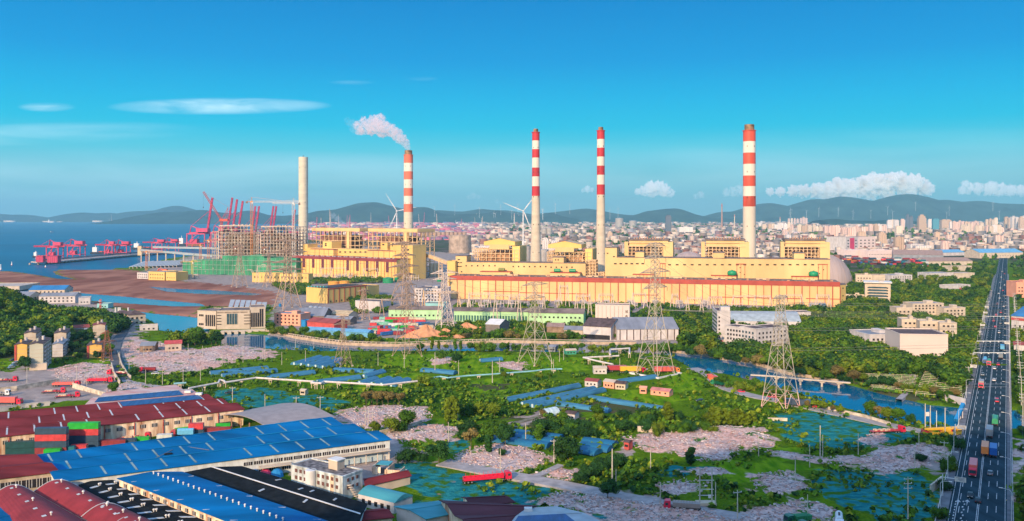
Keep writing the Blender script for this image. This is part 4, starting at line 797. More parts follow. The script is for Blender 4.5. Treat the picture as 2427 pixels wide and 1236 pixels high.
for i in range(3): copy_tree(t3_, s3, loc=G(1925+i*12, 729))
# ---------------------------------------------------------------- wind turbines
def wind(px, Y, pyhub, blade_px, angs, label, cutm=WHITEP, thick=1.0, name='wind_turbine', yaw=.3):
 x = XA(px, Y); h = ZT(pyhub, Y); o = empty(name, (x, Y, 0), label, 'wind turbine', 'wind turbines', yaw); bl = blade_px*Y/F
 MB().lathe([(1.9*thick, 0), (1.1*thick, h)], 12).build('tower', cutm, o); MB().box(-1.5*thick, 1.5*thick, -2*thick, 6*thick, h-.2, h+3*thick).build('nacelle', cutm, o)
 MB().bar((0, -2*thick, h+1.4*thick), (0, -3.6*thick, h+1.4*thick), 1.5*thick, 10, .6).build('hub', cutm, o)
 for a in angs:
  a = R(a); d = Vector((math.sin(a), 0, math.cos(a))); p = Vector((0, -2.8*thick, h+1.4*thick)); q = MB(); n = d.cross(Vector((0, 1, 0)))
  prof = [(0, .7), (.08, .8), (.2, 1.5), (.5, 1.0), (.85, .5), (1, .12)]; vs = []
  for t_, w in prof:
   c = p+d*bl*t_; w *= thick; vs += [c+n*w, c-n*w*.5, c-n*w*.5+Vector((0, .35*thick, 0)), c+n*w+Vector((0, .35*thick, 0))]
  k = len(prof); q.add(vs, [(4*i+j, 4*i+(j+1) % 4, 4*i+4+(j+1) % 4, 4*i+4+j) for i in range(k-1) for j in range(4)]+[(3, 2, 1, 0), (4*k-4, 4*k-3, 4*k-2, 4*k-1)]); q.build('blade', cutm, o)
 return o
wind(940.5, 2100, 502, 50, (-33, 79, 205), 'large white wind turbine just left of the smoking chimney'); wind(1240, 1900, 502, 54, (-68, 38, 158), 'large white wind turbine just left of the left flared chimney', yaw=.2)
# ---------------------------------------------------------------- tower cranes
CR_O = M('crane_orange', (.75, .28, .08), rough=.6, var=.2, scale=.3); CR_W = M('crane_white', (.75, .68, .62), rough=.6, var=.15, scale=.3); CR_R = M('crane_red', (.66, .10, .07), rough=.6, var=.2, scale=.3); CR_Y = M('crane_yellow', (.72, .50, .14), rough=.6, var=.2, scale=.3)
def truss(m, a, b_, w, h, n, r):
 a = Vector(a); b_ = Vector(b_); d = (b_-a).normalized(); sd = d.cross(Vector((0, 0, 1))); sd = sd.normalized() if sd.length > .1 else Vector((1, 0, 0)); up = sd.cross(d)
 P = [[a.lerp(b_, i/n)+o for o in (sd*-w/2-up*h/2, sd*w/2-up*h/2, sd*w/2+up*h/2, sd*-w/2+up*h/2)] for i in range(n+1)]
 for k in range(4): m.bar(P[0][k], P[n][k], r, 4)
 for i in range(n):
  for k in range(4): m.bar(P[i][k], P[i+1][(k+1) % 4], r*.6, 4)
def tcrane(px, Y, pytop, jl, jr, pj, label, mm, mj, w=2.2, rz=0, apex=6):
 x = XA(px, Y); H = ZT(pytop, Y); z = ZT(pj, Y); s = Y/F; o = empty('tower_crane', (x, Y, 0), label, 'tower crane', rz=rz)
 m = MB(); truss(m, (0, 0, 0), (0, 0, z), w, w, int(z/w/1.1), .22); m.build('mast', mm, o); m = MB(); m.box(-1.6, 1.6, -1.6, 1.6, z, z+2.2); m.build('slewing_unit', mm, o)
 m = MB(); truss(m, (0, 0, z+1), (jr*s, 0, z+1.5), 1.8, 2.2, max(6, int(abs(jr)*s/2.6)), .22); m.build('jib', mj, o)
 m = MB(); truss(m, (0, 0, z+1), (jl*s, 0, z+1), 1.6, 1.4, max(3, int(abs(jl)*s/2.6)), .2); m.build('counter_jib', mm, o)
 MB().box(jl*s*.98-1.5, jl*s*.98+1.5, -1, 1, z-1.8, z+1.6).build('counterweight', M('crane_weight', (.2, .15, .13)), o)
 m = MB(); m.bar((-.8, 0, z+2), (0, 0, H), .25, 4); m.bar((.8, 0, z+2), (0, 0, H), .25, 4); m.bar((0, 0, H), (jr*s*.62, 0, z+2.8), .12, 3); m.bar((0, 0, H), (jl*s*.9, 0, z+2), .12, 3); m.build('apex_frame', mm, o)
 MB().box(.9, 2.6, -2.4, -.8, z-2.2, z).build('cab', CR_W, o); m = MB(); m.bar((jr*s*.5, 0, z), (jr*s*.5, 0, z-14), .08, 3); m.box(jr*s*.5-.5, jr*s*.5+.5, -.5, .5, z-15.4, z-14); m.build('hook', M('dark_steel', (.08, .06, .05)), o); return o
tcrane(596.5, 1420, 468, -12, 114, 480, 'orange and white tower crane with a long jib over the two boiler skeletons', CR_O, CR_W, w=3.4); tcrane(695.5, 1400, 470, 14, -50, 484, 'white tower crane touching the plain chimney', CR_W, CR_W, w=3.8)
tcrane(494, 1480, 566, -10, 10, 572, 'orange tower crane at the left corner of the left boiler skeleton', CR_O, CR_O, w=3.4); tcrane(475, 1480, 578, 6, -30, 583, 'small orange tower crane above the green netting', CR_O, CR_O, w=3)
tcrane(556.5, 1420, 584, -5, 12, 588, 'rusty tower crane mast standing in the green netting', PYLR, PYLR, w=3.2); tcrane(625, 1380, 584, -5, 12, 590, 'short rusty crane mast before the right boiler skeleton', PYLR, PYLR, w=3.2)
tcrane(455.5, 1330, 616, -26, 12, 622, 'small yellow tower crane by the two white vats at the mud flat edge', CR_Y, CR_Y, w=2.2); tcrane(347, 1500, 594, -9, 40, 599, 'thin orange tower crane before the jetty root', CR_O, CR_O, w=2.6)
def luffer(px, Y, base, tip, label, m_):
 x = XA(px, Y); z = ZT(base, Y); o = empty('luffing_crane', (x, Y, 0), label, 'crane'); m = MB(); truss(m, (0, 0, 0), (0, 0, z), 3, 3, int(z/3.2), .3); m.build('mast', m_, o)
 t = Vector((XA(tip[0], Y)-x, 0, ZT(tip[1], Y))); m = MB(); truss(m, (0, 0, z+2), t, 2.6, 2.6, 18, .26); m.build('jib', m_, o); m = MB(); k = Vector((-t.x*.25+4, 0, z+26)); m.bar((0, 0, z+3), k, .35); m.bar((6, 0, z+3), k, .3); m.bar(k, t, .14, 3); m.bar((10, 0, z+2), k, .2); m.build('a_frame', m_, o)
 MB().box(-3, 12, -3, 3, z, z+4.5).build('machine_house', CR_R, o); m = MB(); m.bar(t, t-Vector((0, 0, 28)), .1, 3); m.box(t.x-.6, t.x+.6, -.6, .6, t.z-30, t.z-28); m.build('hook', M('dark_steel', (.08, .06, .05)), o)
luffer(525, 1560, 525, (482, 455), 'orange red luffing crane reaching up left over the left boiler skeleton', CR_R)
# ---------------------------------------------------------------- port
PINK = M('port_pink', (.62, .055, .14), rough=.5, var=.15, scale=.05, rnd=.1); HULL = M('hull_dark', (.03, .04, .07), var=.2); JET = M('jetty_concrete', (.50, .40, .36), var=.25, scale=.1, rough=.9); DECKM = M('deck_grey', (.20, .19, .22), var=.3, scale=.05)
def sts(px, py, Wpx, Hpx, boom, label, up=False, m_=PINK, Y=None, bw=1.5, group='port cranes'):
 """ship to shore crane: portal legs, beam, machine house, boom to the left (or raised)"""
 Y = Y or G(px, py).y; z0 = ZT(py, Y); s = Y/F; x = XA(px, Y); w = Wpx*s; h = Hpx*s; d = w*.8; o = empty('port_crane', (x, Y, z0), label, 'port crane', group)
 for a in (0, w):
  for c in (0, d): m = MB(); m.rect((a, c, 0), (a, c, h), bw, bw); m.build('leg', m_, o)
 m = MB()
 for c in (0, d): m.rect((0, c, h*.35), (w, c, h*.35), bw*.8, bw*.8); m.rect((0, c, h*.98), (w, c, h*.98), bw, bw*1.2); m.rect((0, c, h*.35), (w*.55, c, h*.95), bw*.5, bw*.5)
 for a in (0, w): m.rect((a, 0, h*.35), (a, d, h*.35), bw*.8, bw*.8); m.rect((a, 0, h*.98), (a, d, h*.98), bw, bw); 
 m.build('portal_frame', m_, o); m = MB(); bl = abs(boom)*s; sg = -1 if boom < 0 else 1; hinge = Vector((0 if sg < 0 else w, d/2, h*1.04)); m.rect((0, d/2, h*1.04), (w*1.35, d/2, h*1.04), bw*1.6, bw*1.4)
 apex = Vector((w*.1, d/2, h*1.5)); m.build('girder', m_, o)
 tip = hinge+Vector((sg*bl, 0, 0)) if not up else hinge+Vector((sg*bl*.15, 0, bl)); m = MB(); truss(m, hinge, tip, bw*1.6, bw*1.5, 10, bw*.28); m.rect(hinge, tip, bw*.9, bw*.9); m.build('boom', m_, o)
 m = MB(); m.rect((0, d/2-2, h), apex, bw*.7, bw*.7); m.rect((0, d/2+2, h), apex, bw*.7, bw*.7); m.rect((w, d/2, h), apex, bw*.5, bw*.5); m.bar(apex, hinge.lerp(tip, .65), bw*.22, 4); m.bar(apex, (w*1.3, d/2, h*1.05), bw*.2, 4); m.build('a_frame', m_, o)
 MB().box(w*.45, w*1.1, d*.2, d*.8, h*1.1, h*1.34).build('machine_house', m_, o); MB().box(w*.1, w*.5, d*.2, d*.7, h*.3, h*.62).build('hopper', m_, o); return o
jy0, jy1 = G(80, 627), G(330, 604)
jt = empty('jetty', G(80, 628, 3), 'long concrete jetty on piles with pink coal cranes', 'jetty'); m = MB(); pts = [G(80, 622, 3), G(120, 620.5, 3), G(330, 602.5, 3), G(420, 597, 3)]
for a, b_ in zip(pts, pts[1:]): m.rect(a-jt.location, b_-jt.location, 32, 2.2)
m.build('deck', JET, jt); m = MB()
for a, b_ in zip(pts, pts[1:]):
 n = int((b_-a).length/12)
 for i in range(n): q = a.lerp(b_, i/n)-jt.location; m.rect((q.x, q.y-14, -7), (q.x, q.y-14, -1), 3, 3)
tag(m.build('piles', JET, jt), kind='stuff'); m = MB(); q0 = [p-jt.location for p in pts]; m.rect(q0[0]+Vector((10, 8, 4)), q0[2]+Vector((0, 8, 4)), 4, 3); m.build('conveyor_gallery', DECKM, jt)
sts(110, 619, 28, 33, -36, 'pink port crane at the very tip of the jetty, boom lowered seawards', bw=1.7); sts(160, 615, 30, 32, -30, 'pink port crane second from the jetty tip, close behind the first', bw=1.6)
sts(248, 609, 18, 27, -26, 'pink port crane mid jetty, left of a close pair', bw=1.7); sts(274, 608, 26, 26, -20, 'pink port crane mid jetty, right of a close pair', bw=1.7)
sts(360, 598, 24, 22, -26, 'pink port crane near the jetty root, left of two', bw=1.6); sts(392, 597, 24, 22, -22, 'pink port crane near the jetty root, right of two', bw=1.6)
sts(443, 590, 42, 36, 84, 'big pink container crane with its boom raised, left of the boiler skeletons', up=True, Y=2500, bw=2.8)
for i, px in enumerate((500, 512, 526)): sts(px, 586, 34, 34, 82-4*i, 'tall pink container crane with raised boom behind the left boiler skeleton, %s of three' % ('leftmost', 'middle', 'rightmost')[i], up=True, Y=2700, bw=2.8)
for i, px in enumerate((566, 575, 609, 616)): sts(px, 584, 26, 26, 68, 'pink raised-boom crane seen between the two boiler skeletons, %s from left' % ORD[i], up=True, Y=3000, bw=2.8)
for i, (px, b_) in enumerate(((662, 60), (680, 70))): sts(px, 584, 26, 26, b_, 'pink raised-boom crane behind the right boiler skeleton, %s of two' % ('left', 'right')[i], up=True, Y=3000, bw=2.6)
for i, (px, py, w, h) in enumerate(((85, 622, 17, 14), (112, 623, 24, 15))):
 P = G(px, py, 4); s = P.y/F; o = empty('transfer_house', P, 'pink windowless transfer house on the jetty tip, %s one' % ('smaller left', 'larger right')[i], 'transfer house'); MB().box(0, w*s, 0, w*s*.7, 0, h*s).build('wall', PINK, o); MB().box(-.5, w*s+.5, -.5, w*s*.7+.5, h*s+.004, h*s+.8).build('roof', M('pink_dark', (.4, .04, .1)), o)
 for k in range(5): put('rib', M('pink_dark', (.4, .04, .1)), .5, .4, h*s, (w*s*(k+.5)/5, -.1, 0), o)
P = G(330, 606, 3); s = P.y/F; o = empty('transfer_tower', P, 'cream transfer tower at the root of the jetty', 'transfer tower'); MB().box(-4*s, 5*s, 0, 9*s, 0, 22*s).build('wall', STEELY, o); MB().box(-4.3*s, 5.3*s, -.3*s, 9.3*s, 22*s, 23*s).build('roof', GREYROOF, o)
o = empty('conveyor', G(335, 600, 20), 'pale covered conveyor bridge running from the jetty root towards the plant', 'conveyor'); m = MB(); m.rect((0, 0, 6), G(505, 607, 24)-o.location, 5, 4); m.rect((0, 60, 10), G(560, 590, 30)-o.location, 5, 4); m.build('gallery', M('conveyor_pale', (.36, .40, .42)), o); m = MB()
for k in range(8): q = Vector((0, 0, 6)).lerp(G(505, 607, 24)-o.location, k/8); m.rect((q.x, q.y, -20), (q.x, q.y, q.z), 2, 2)
m.build('trestles', STEELP, o)
WH2 = M('ship_white', (.75, .72, .70), var=.05)
def ship(px, py, wpx, label, sup=WH2, hull=HULL, hh=1.0, name='cargo_ship'):
 P = G(px, py, -1.3); s = P.y/F; L = wpx*s; o = empty(name, P, label, 'ship'); b = L*.09; h = L*.07*hh; m = MB()
 m.prism([(-L/2, -b), (L*.38, -b), (L/2, 0), (L*.38, b), (-L/2, b)], -1, h); m.build('hull', hull, o); MB().box(-L*.44, -L*.28, -b*.8, b*.8, h, h+L*.14*hh).build('bridge_house', sup, o)
 for k in range(3): x = -L*.15+k*L*.17; put('hatch', CR_R, L*.12, b*1.4, h*.3, (x, 0, h), o)
 m = MB(); m.rect((-L*.36, 0, h+L*.14*hh), (-L*.36, 0, h+L*.2*hh), L*.015, L*.015); m.build('mast', sup, o); return o
ship(121, 528, 14, 'whitish ship far out on the open sea', hull=WH2, hh=2.2); ship(123.5, 551, 9, 'small dark barge on the sea above the jetty cranes'); ship(100, 611, 42, 'dark bulk carrier berthed behind the jetty tip cranes', hh=1.4); ship(250, 603, 66, 'dark bulk carrier berthed at the middle of the jetty', hh=1.2); ship(350, 592, 70, 'dark ship berthed behind the jetty root cranes'); ship(452, 585, 60, 'dark container ship below the big raised-boom crane', hh=1.6)
ship(168, 526.6, 4, 'tiny white boat near the horizon right of the whitish ship', hull=WH2, hh=3, name='boat')
for i, (px, py, h, lab) in enumerate(((28, 629, 8, 'white channel marker left of the jetty tip'), (108, 634, 5, 'white channel marker just in front of the jetty tip'), (2, 640, 13, 'white beacon on a pile at the left picture edge'), (86, 614, 17, 'white beacon pole standing above the jetty tip'), (202, 617, 6, 'white lamp post on the jetty deck'))):
 P = G(px, py, -1.3); s = P.y/F; o = empty('channel_marker', P, lab, 'marker'); MB().lathe([(1.6, 0), (1.2, 2), (.5, h*s*.8), (.9, h*s*.82), (.9, h*s)], 8).build('marker_body', WH2, o); MB().lathe([(1.8, -1), (1.8, .6)], 8).build('float', CR_R, o)
# ---------------------------------------------------------------- middle ground buildings
CREAMW = M('wall_cream', (.60, .49, .38), rough=.85, var=.15, scale=.2, detail=7); WHITEW = M('wall_white', (.58, .53, .52), rough=.85, var=.16, scale=.25, detail=7, stretch=(1, 1, .4)); STONE = M('wall_stone', (.55, .45, .36), rough=.9, var=.1, scale=.2)
PINKW = M('wall_pink', (.80, .36, .24), rough=.85, var=.1, scale=.2); BEIGE = M('wall_beige', (.50, .48, .38), rough=.85, var=.1, scale=.1); YW = M('wall_ochre', (.78, .46, .12), rough=.85, var=.08, scale=.2)
BLUEROOF = M('roof_blue', (.03, .20, .45), rough=.5, var=.2, scale=.1, stretch=(1, .2, 1)); DKROOF = M('roof_dark_brown', (.12, .08, .08), rough=.9, var=.35, scale=.3); REDROOF = M('roof_red', (.34, .075, .07), rough=.75, var=.3, scale=.12, stretch=(1, .25, 1)); GROOF = M('roof_grey', (.26, .27, .31), rough=.6, var=.2, scale=.15, stretch=(1, .2, 1))
GREENW = M('wall_green', (.42, .66, .36), rough=.85, var=.15, scale=.1); AQUA = M('wall_aqua', (.28, .55, .55), rough=.85, var=.15, scale=.1); GLASS = M('glass_dark', (.05, .10, .13), rough=.15, var=.3, spec=.6); REDW = M('wall_red', (.55, .09, .08), rough=.8, var=.2, scale=.3)
def apt(px0, py0, px1, py1, H, D, wall, roof, label, cols=2, floors=4, side=True, group='apartment blocks of the left village', red=False):
 r, W = block('apartment_block', label, 'apartment block', (px0, py0), (px1, py0-.052*(px1-px0)), H, D, wall, roof, rt='gy', group=group, over=.4, rise=.8)
 fl = (H-1)/floors
 if side:
  n = max(3, int(D/4))
  for j in range(floors):
   for i in range(n):
    y = 1.5+(D-3)*(i+.5)/n; put('window', DKWIN, 1.3, .2, 1.3, (W+.04, y, 1.2+j*fl), r, math.pi/2)
    if i % 2 == 0: put('balcony', WHITEW, 2.4, 1.1, 1.0, (W+.55, y, .3+j*fl), r, math.pi/2)
 if red: put('corner_strip', REDW, 1.2, .5, H-.1, (.7, -.12, 0), r)
 for j in range(1, floors): put('floor_line', STONE, W-.2, .12, .18, (W/2, -.05, j*fl), r)
 MB().box(W*.3, W*.45, D*.3, D*.3+1.5, H, H+2.6).build('chimney_stack', wall, r)
 MB().bar((W*.7, D*.5, H+1), (W*.7, D*.5, H+3.4), .9, 8).build('water_heater', WHITEW, r)
 return r, W
apt(34, 856, 64, 854, 10.5, 20, YW, DKROOF, 'yellow apartment block with a red left edge at the far left', red=True)
apt(70, 877, 102, 874, 15.7, 27, BEIGE, DKROOF, 'tallest beige apartment block with blank ribbed front beside the yellow one', floors=6)
put('annex', CREAMW, 9.5, 3, 4, (5.2, -1.6, 0), bpy.data.objects['apartment_block.001'])
apt(57, 829, 85, 827, 11.5, 27, CREAMW, DKROOF, 'cream apartment block behind the yellow one, upper left of its cluster', floors=5)
apt(128, 829, 157, 827, 11.5, 25, CREAMW, DKROOF, 'cream apartment block right of the wooded gap, behind the pale blue one', floors=5)
apt(124, 847, 149, 845, 8.5, 24, WHITEW, GROOF, 'pale blue-white low apartment block between the beige tower and the brown pylon')
apt(206, 850, 241, 848, 8.5, 20, YW, DKROOF, 'yellow apartment block with a red left edge before the brown pylon', red=True)
apt(220, 809, 249, 807, 12, 14, CREAMW, REDROOF, 'cream apartment block with a reddish roof behind the brown pylon', floors=5)
for a in [
 ('house', 'low grey-roofed house left of the reddish-roofed apartment block', 'house', (197, 803), (226, 802), 5, 14, WHITEW, GROOF, 'gx'), ('long_shed', 'long red-roofed shed at the foot of the wooded hill', 'shed', (168, 793), (212, 790), 5, 10, WHITEW, REDROOF, 'gx'),
 ('three_storey_house', 'pale three storey house with dark hip roof on the river bend', 'house', (304, 774), (345, 771), 9.6, 16, CREAMW, DKROOF, 'hip'), ('dark_shed', 'dark-roofed shed left of the pale riverside house', 'shed', (268, 758), (300, 760), 5, 16, STONE, DKROOF, 'gx'),
 ('white_shed', 'long low white shed by the river bend below the pale house', 'shed', (331, 786), (374, 784), 4.2, 8, WHITEW, CREAMW, 'flat'), ('site_shed', 'brown site shed standing on the pink rubble', 'shed', (332, 836), (366, 835), 4.6, 12, M('shed_brown', (.3, .2, .14), var=.3), GROOF, 'gx'),
 ('open_shed', 'open shed with bright red roof on the pink rubble field', 'shed', (391, 834), (430, 832), 5.4, 10, STEELP, M('roof_bright_red', (.58, .09, .09), var=.2), 'gx'),
 ('riverside_factory', 'cream two storey factory with blue roof on the mud flat edge', 'factory', (68, 706), (153, 705), 9, 26, CREAMW, BLUEROOF, 'gx'), ('riverside_factory', 'long white factory hall with square windows above the wooded hill', 'factory', (92, 720), (178, 719), 8, 18, WHITEW, GROOF, 'gx'),
 ('small_white_hall', 'small cream hall beside the blue channel, right of the blue-roofed factory', 'hall', (163, 707), (190, 706), 5.5, 14, CREAMW, GROOF, 'flat'), ('white_box_hall', 'plain pale box hall at the right end of the white factories', 'hall', (186, 723), (214, 722), 7, 16, WHITEW, GROOF, 'flat'),
 ('dark_roof_hall', 'cream hall with a long dark roof at the left picture edge', 'hall', (-30, 722), (70, 722), 9, 24, CREAMW, GROOF, 'gx'), ('stone_house', 'brown stone house half hidden by the hill trees', 'house', (26, 737), (70, 736), 8, 14, M('stone_brown', (.34, .26, .2), var=.3, scale=.5), GROOF, 'flat'),
 ('flat_roofs', 'broad flat tan-roofed works at the far left edge by the flats', 'works', (-60, 690), (46, 689), 5, 60, CREAMW, M('roof_tan_pale', (.5, .42, .36), var=.2), 'flat'),
 ('control_house', 'little blue-white control house on the bank near the red and white mast', 'house', (230, 731), (256, 731), 4, 12, AQUA, GROOF, 'flat'), ('yellow_port_hall', 'bright yellow port hall with arched windows before the green netting', 'hall', (352, 664), (390, 665), 12, 30, YEL, GROOF, 'flat'),
 ('yellow_port_block', 'plain yellow block right of the arched yellow port hall', 'hall', (393, 665), (417, 666), 12, 24, YEL, GREYROOF, 'flat'), ('white_port_shed', 'white shed left of the yellow port hall', 'shed', (325, 661), (351, 662), 9, 20, WHITEW, GROOF, 'flat')]:
 r, w = block(a[0], a[1], a[2], a[3], a[4], a[5], a[6], a[7], a[8], rt=a[9])
 n = max(3, int(w/4.5))
 if a[0] in ('riverside_factory', 'three_storey_house', 'yellow_port_hall', 'white_port_shed', 'dark_roof_hall', 'stone_house'):
  windows(r, w, 'F', n, [a[5]*.2, a[5]*.62] if a[5] > 7.5 else [1.5], 1.7, 1.6)
  if a[0] == 'three_storey_house': windows(r, w, 'R', 4, [1.5, 4.5, 7.3], 1.3, 1.4, D=16)
 elif a[0] != 'flat_roofs': windows(r, w, 'F', n, [a[5]*.3], 1.4, 1.2); 
for i in range(12):
 P = G(306+i*9.5, 637-i*.3, 0); o = empty('slatted_shed', P, '%s of the row of tilted grey sheds by the yellow port halls' % ORD[i], 'shed', 'tilted grey sheds'); m = MB(); m.add([(0,0,3),(7,0,3),(9,60,10),(2,60,10),(0,0,3.5),(7,0,3.5),(9,60,10.5),(2,60,10.5)], [(0,3,2,1),(4,5,6,7),(0,1,5,4),(1,2,6,5),(2,3,7,6),(3,0,4,7)]); m.build('roof', M('slat_grey', (.38, .42, .46), var=.15), o)
 for x, y in ((.5, .5), (6.5, .5)): put('post', STEELP, .8, .8, 3, (x, y, 0), o)
for i, (px, py, w, h) in enumerate(((331, 659, 26, 14), (372, 655, 24, 22))):
 sts(px, py, w*.8, h*.55, -2, 'orange red yard gantry crane beside the yellow port halls, %s one' % ('left lower', 'right taller')[i], m_=M('crane_redorange', (.75, .14, .08), var=.15), bw=1.2)
for i, px in enumerate((274, 281, 285, 304)):
 o = empty('vent_stack', G(px, 752), '%s slim white stack on the left river bank' % ORD[i], 'stack', 'white stacks on the bank'); MB().lathe([(.9, 0), (.7, 8.5), (.9, 8.6), (.9, 9)], 10).build('stack_pipe', WHITEP, o); MB().box(-1.2, 1.2, -1.2, 1.2, 0, .8).build('plinth', CON, o)
o = empty('telecom_mast', G(238, 738), 'red and white telecom mast above the wooded hill', 'mast'); m = MB(); truss(m, (0, 0, 0), (0, 0, 12), 1.2, 1.2, 8, .2); m.build('mast_frame', CR_R, o)
for k in range(2): MB().lathe([(1.8, 7+k*3), (1.8, 7.4+k*3)], 12).build('antenna_ring', WHITEP, o)
for i, (px, py, rp, hp) in enumerate(((466, 661, 6.5, 10), (451, 662, 5, 10))): tank(px, py, rp, hp, '%s white vat on the mud flat edge by the yellow crane' % ('larger', 'smaller')[i], CREAMW)
r, w = block('pump_station', 'large stone pump station with tall slot windows standing over the sluice', 'pump station', (514, 781.5), (592, 780), 15.5, 26, STONE, GREYROOF, par=.5)
def slot(px, z0, z1, wd=1.6): put('window', DKWIN, wd, .3, z1-z0, (w*(px-514)/78, -.05, z0), r)
MB().box(w*.30, w*.62, -.25, -.004, 4.2, 13.2).build('glass_wall', GLASS, r)
for k in range(5): put('mullion', STONE, .25, .4, 9, (w*(.30+.08*k), -.3, 4.2), r)
for px in (519, 584, 589): 
 for z in (4, 6.5, 9, 11.5): put('window', DKWIN, 4, .3, .6, (w*(px-514)/78, -.05, z), r)
for k in range(4): put('window_frame', M('stone_brown', (.34, .26, .2), var=.3, scale=.5), 6, .2, 1.1, (w*(.1+.24*k), -.08, 13.7), r)
def wing(a, b_, H, D, lab): q, w_ = block('pump_station_wing', lab, 'pump station', a, b_, H, D, STONE, GREYROOF, par=.5); return q, w_
q, w_ = wing((594, 780), (629, 778.5), 18, 20, 'right wing of the stone pump station with seven tall slots')
for k in range(6): put('window', DKWIN, 1.3, .3, 12 if k < 4 else 15, (w_*(.08+.145*k), -.05, 1.6), q)
q, w_ = wing((468, 779), (512, 781), 15, 22, 'left wing of the stone pump station with small square windows')
windows(q, w_*.42, 'F', 3, [3, 10.5], 1.3, 1.7)
for k in range(5): put('window', DKWIN, 1.4, .3, 9.5, (w_*(.48+.11*k), -.05, 2.5), q)
q, w_ = block('sluice', 'concrete sluice with dark openings under the pump station', 'sluice', (524, 789), (628, 785), .8, 6, CON, CON, z=0, par=.3)
for k in range(7): put('pier', CON, 3.2, 7, 5, (w_*(.03+.155*k), 1, -4.2), q)
MB().box(0, w_, 5.8, 6.2, -4, 0).build('back_wall', DKWIN, q)
for i in range(7):
 P = G(541+i*13, 733+i*.5+(i > 4)*4); o = empty('skylight_roof', P, '%s tilted grey roof strip behind the pump station' % ORD[i], 'roof strip', 'tilted roof strips'); m = MB(); m.add([(0,0,1),(4,0,1),(-4,34,6),(-9,34,6),(0,0,1.5),(4,0,1.5),(-4,34,6.5),(-9,34,6.5)], [(0,3,2,1),(4,5,6,7),(0,1,5,4),(1,2,6,5),(2,3,7,6),(3,0,4,7)]); m.build('roof', M('slat_grey', (.38, .42, .46), var=.15), o); put('post', STEELP, .5, .5, 5, (-6, 33, 0), o)
WALLP = [(628, 785), (700, 799), (760, 808), (810, 814), (880, 817), (950, 818), (1000, 815.5), (1100, 811.5), (1200, 809), (1300, 811), (1400, 813), (1508, 813)]; P = [G(*p) for p in WALLP]
rw = empty('river_wall', P[0], 'tan embankment wall with pale railing along the far river bank', 'embankment wall'); m = MB(); r_ = MB()
for a, b_ in zip(P, P[1:]): m.rect(a-P[0]-Vector((0, 0, 1.4)), b_-P[0]-Vector((0, 0, 1.4)), 1.6, 4.4); r_.rect(a-P[0]+Vector((0, -.3, 1.9)), b_-P[0]+Vector((0, -.3, 1.9)), .35, .35)
m.build('wall', M('embankment', (.55, .40, .28), var=.25, scale=.3), rw); r_.build('rail', CREAMW, rw); m = MB()
for a, b_ in zip(P[:8], P[1:]):
 n = int((b_-a).length/3.2)
 for i in range(n): q = a.lerp(b_, i/n)-P[0]; m.rect((q.x, q.y-.3, .7), (q.x, q.y-.3, 2.1), .4, .4)
tag(m.build('railing_posts', CREAMW, rw), kind='stuff')
WALLP = [(1592, 831), (1700, 846), (1800, 863), (1870, 884), (2000, 904)]; P = [G(*p) for p in WALLP]; rw = empty('river_wall', P[0], 'thin tan embankment wall right of the tallest pylon', 'embankment wall'); m = MB()
for a, b_ in zip(P, P[1:]): m.rect(a-P[0]-Vector((0, 0, 1.2)), b_-P[0]-Vector((0, 0, 1.2)), 1.2, 3.4)
m.build('wall', M('embankment', (.55, .40, .28), var=.25, scale=.3), rw)
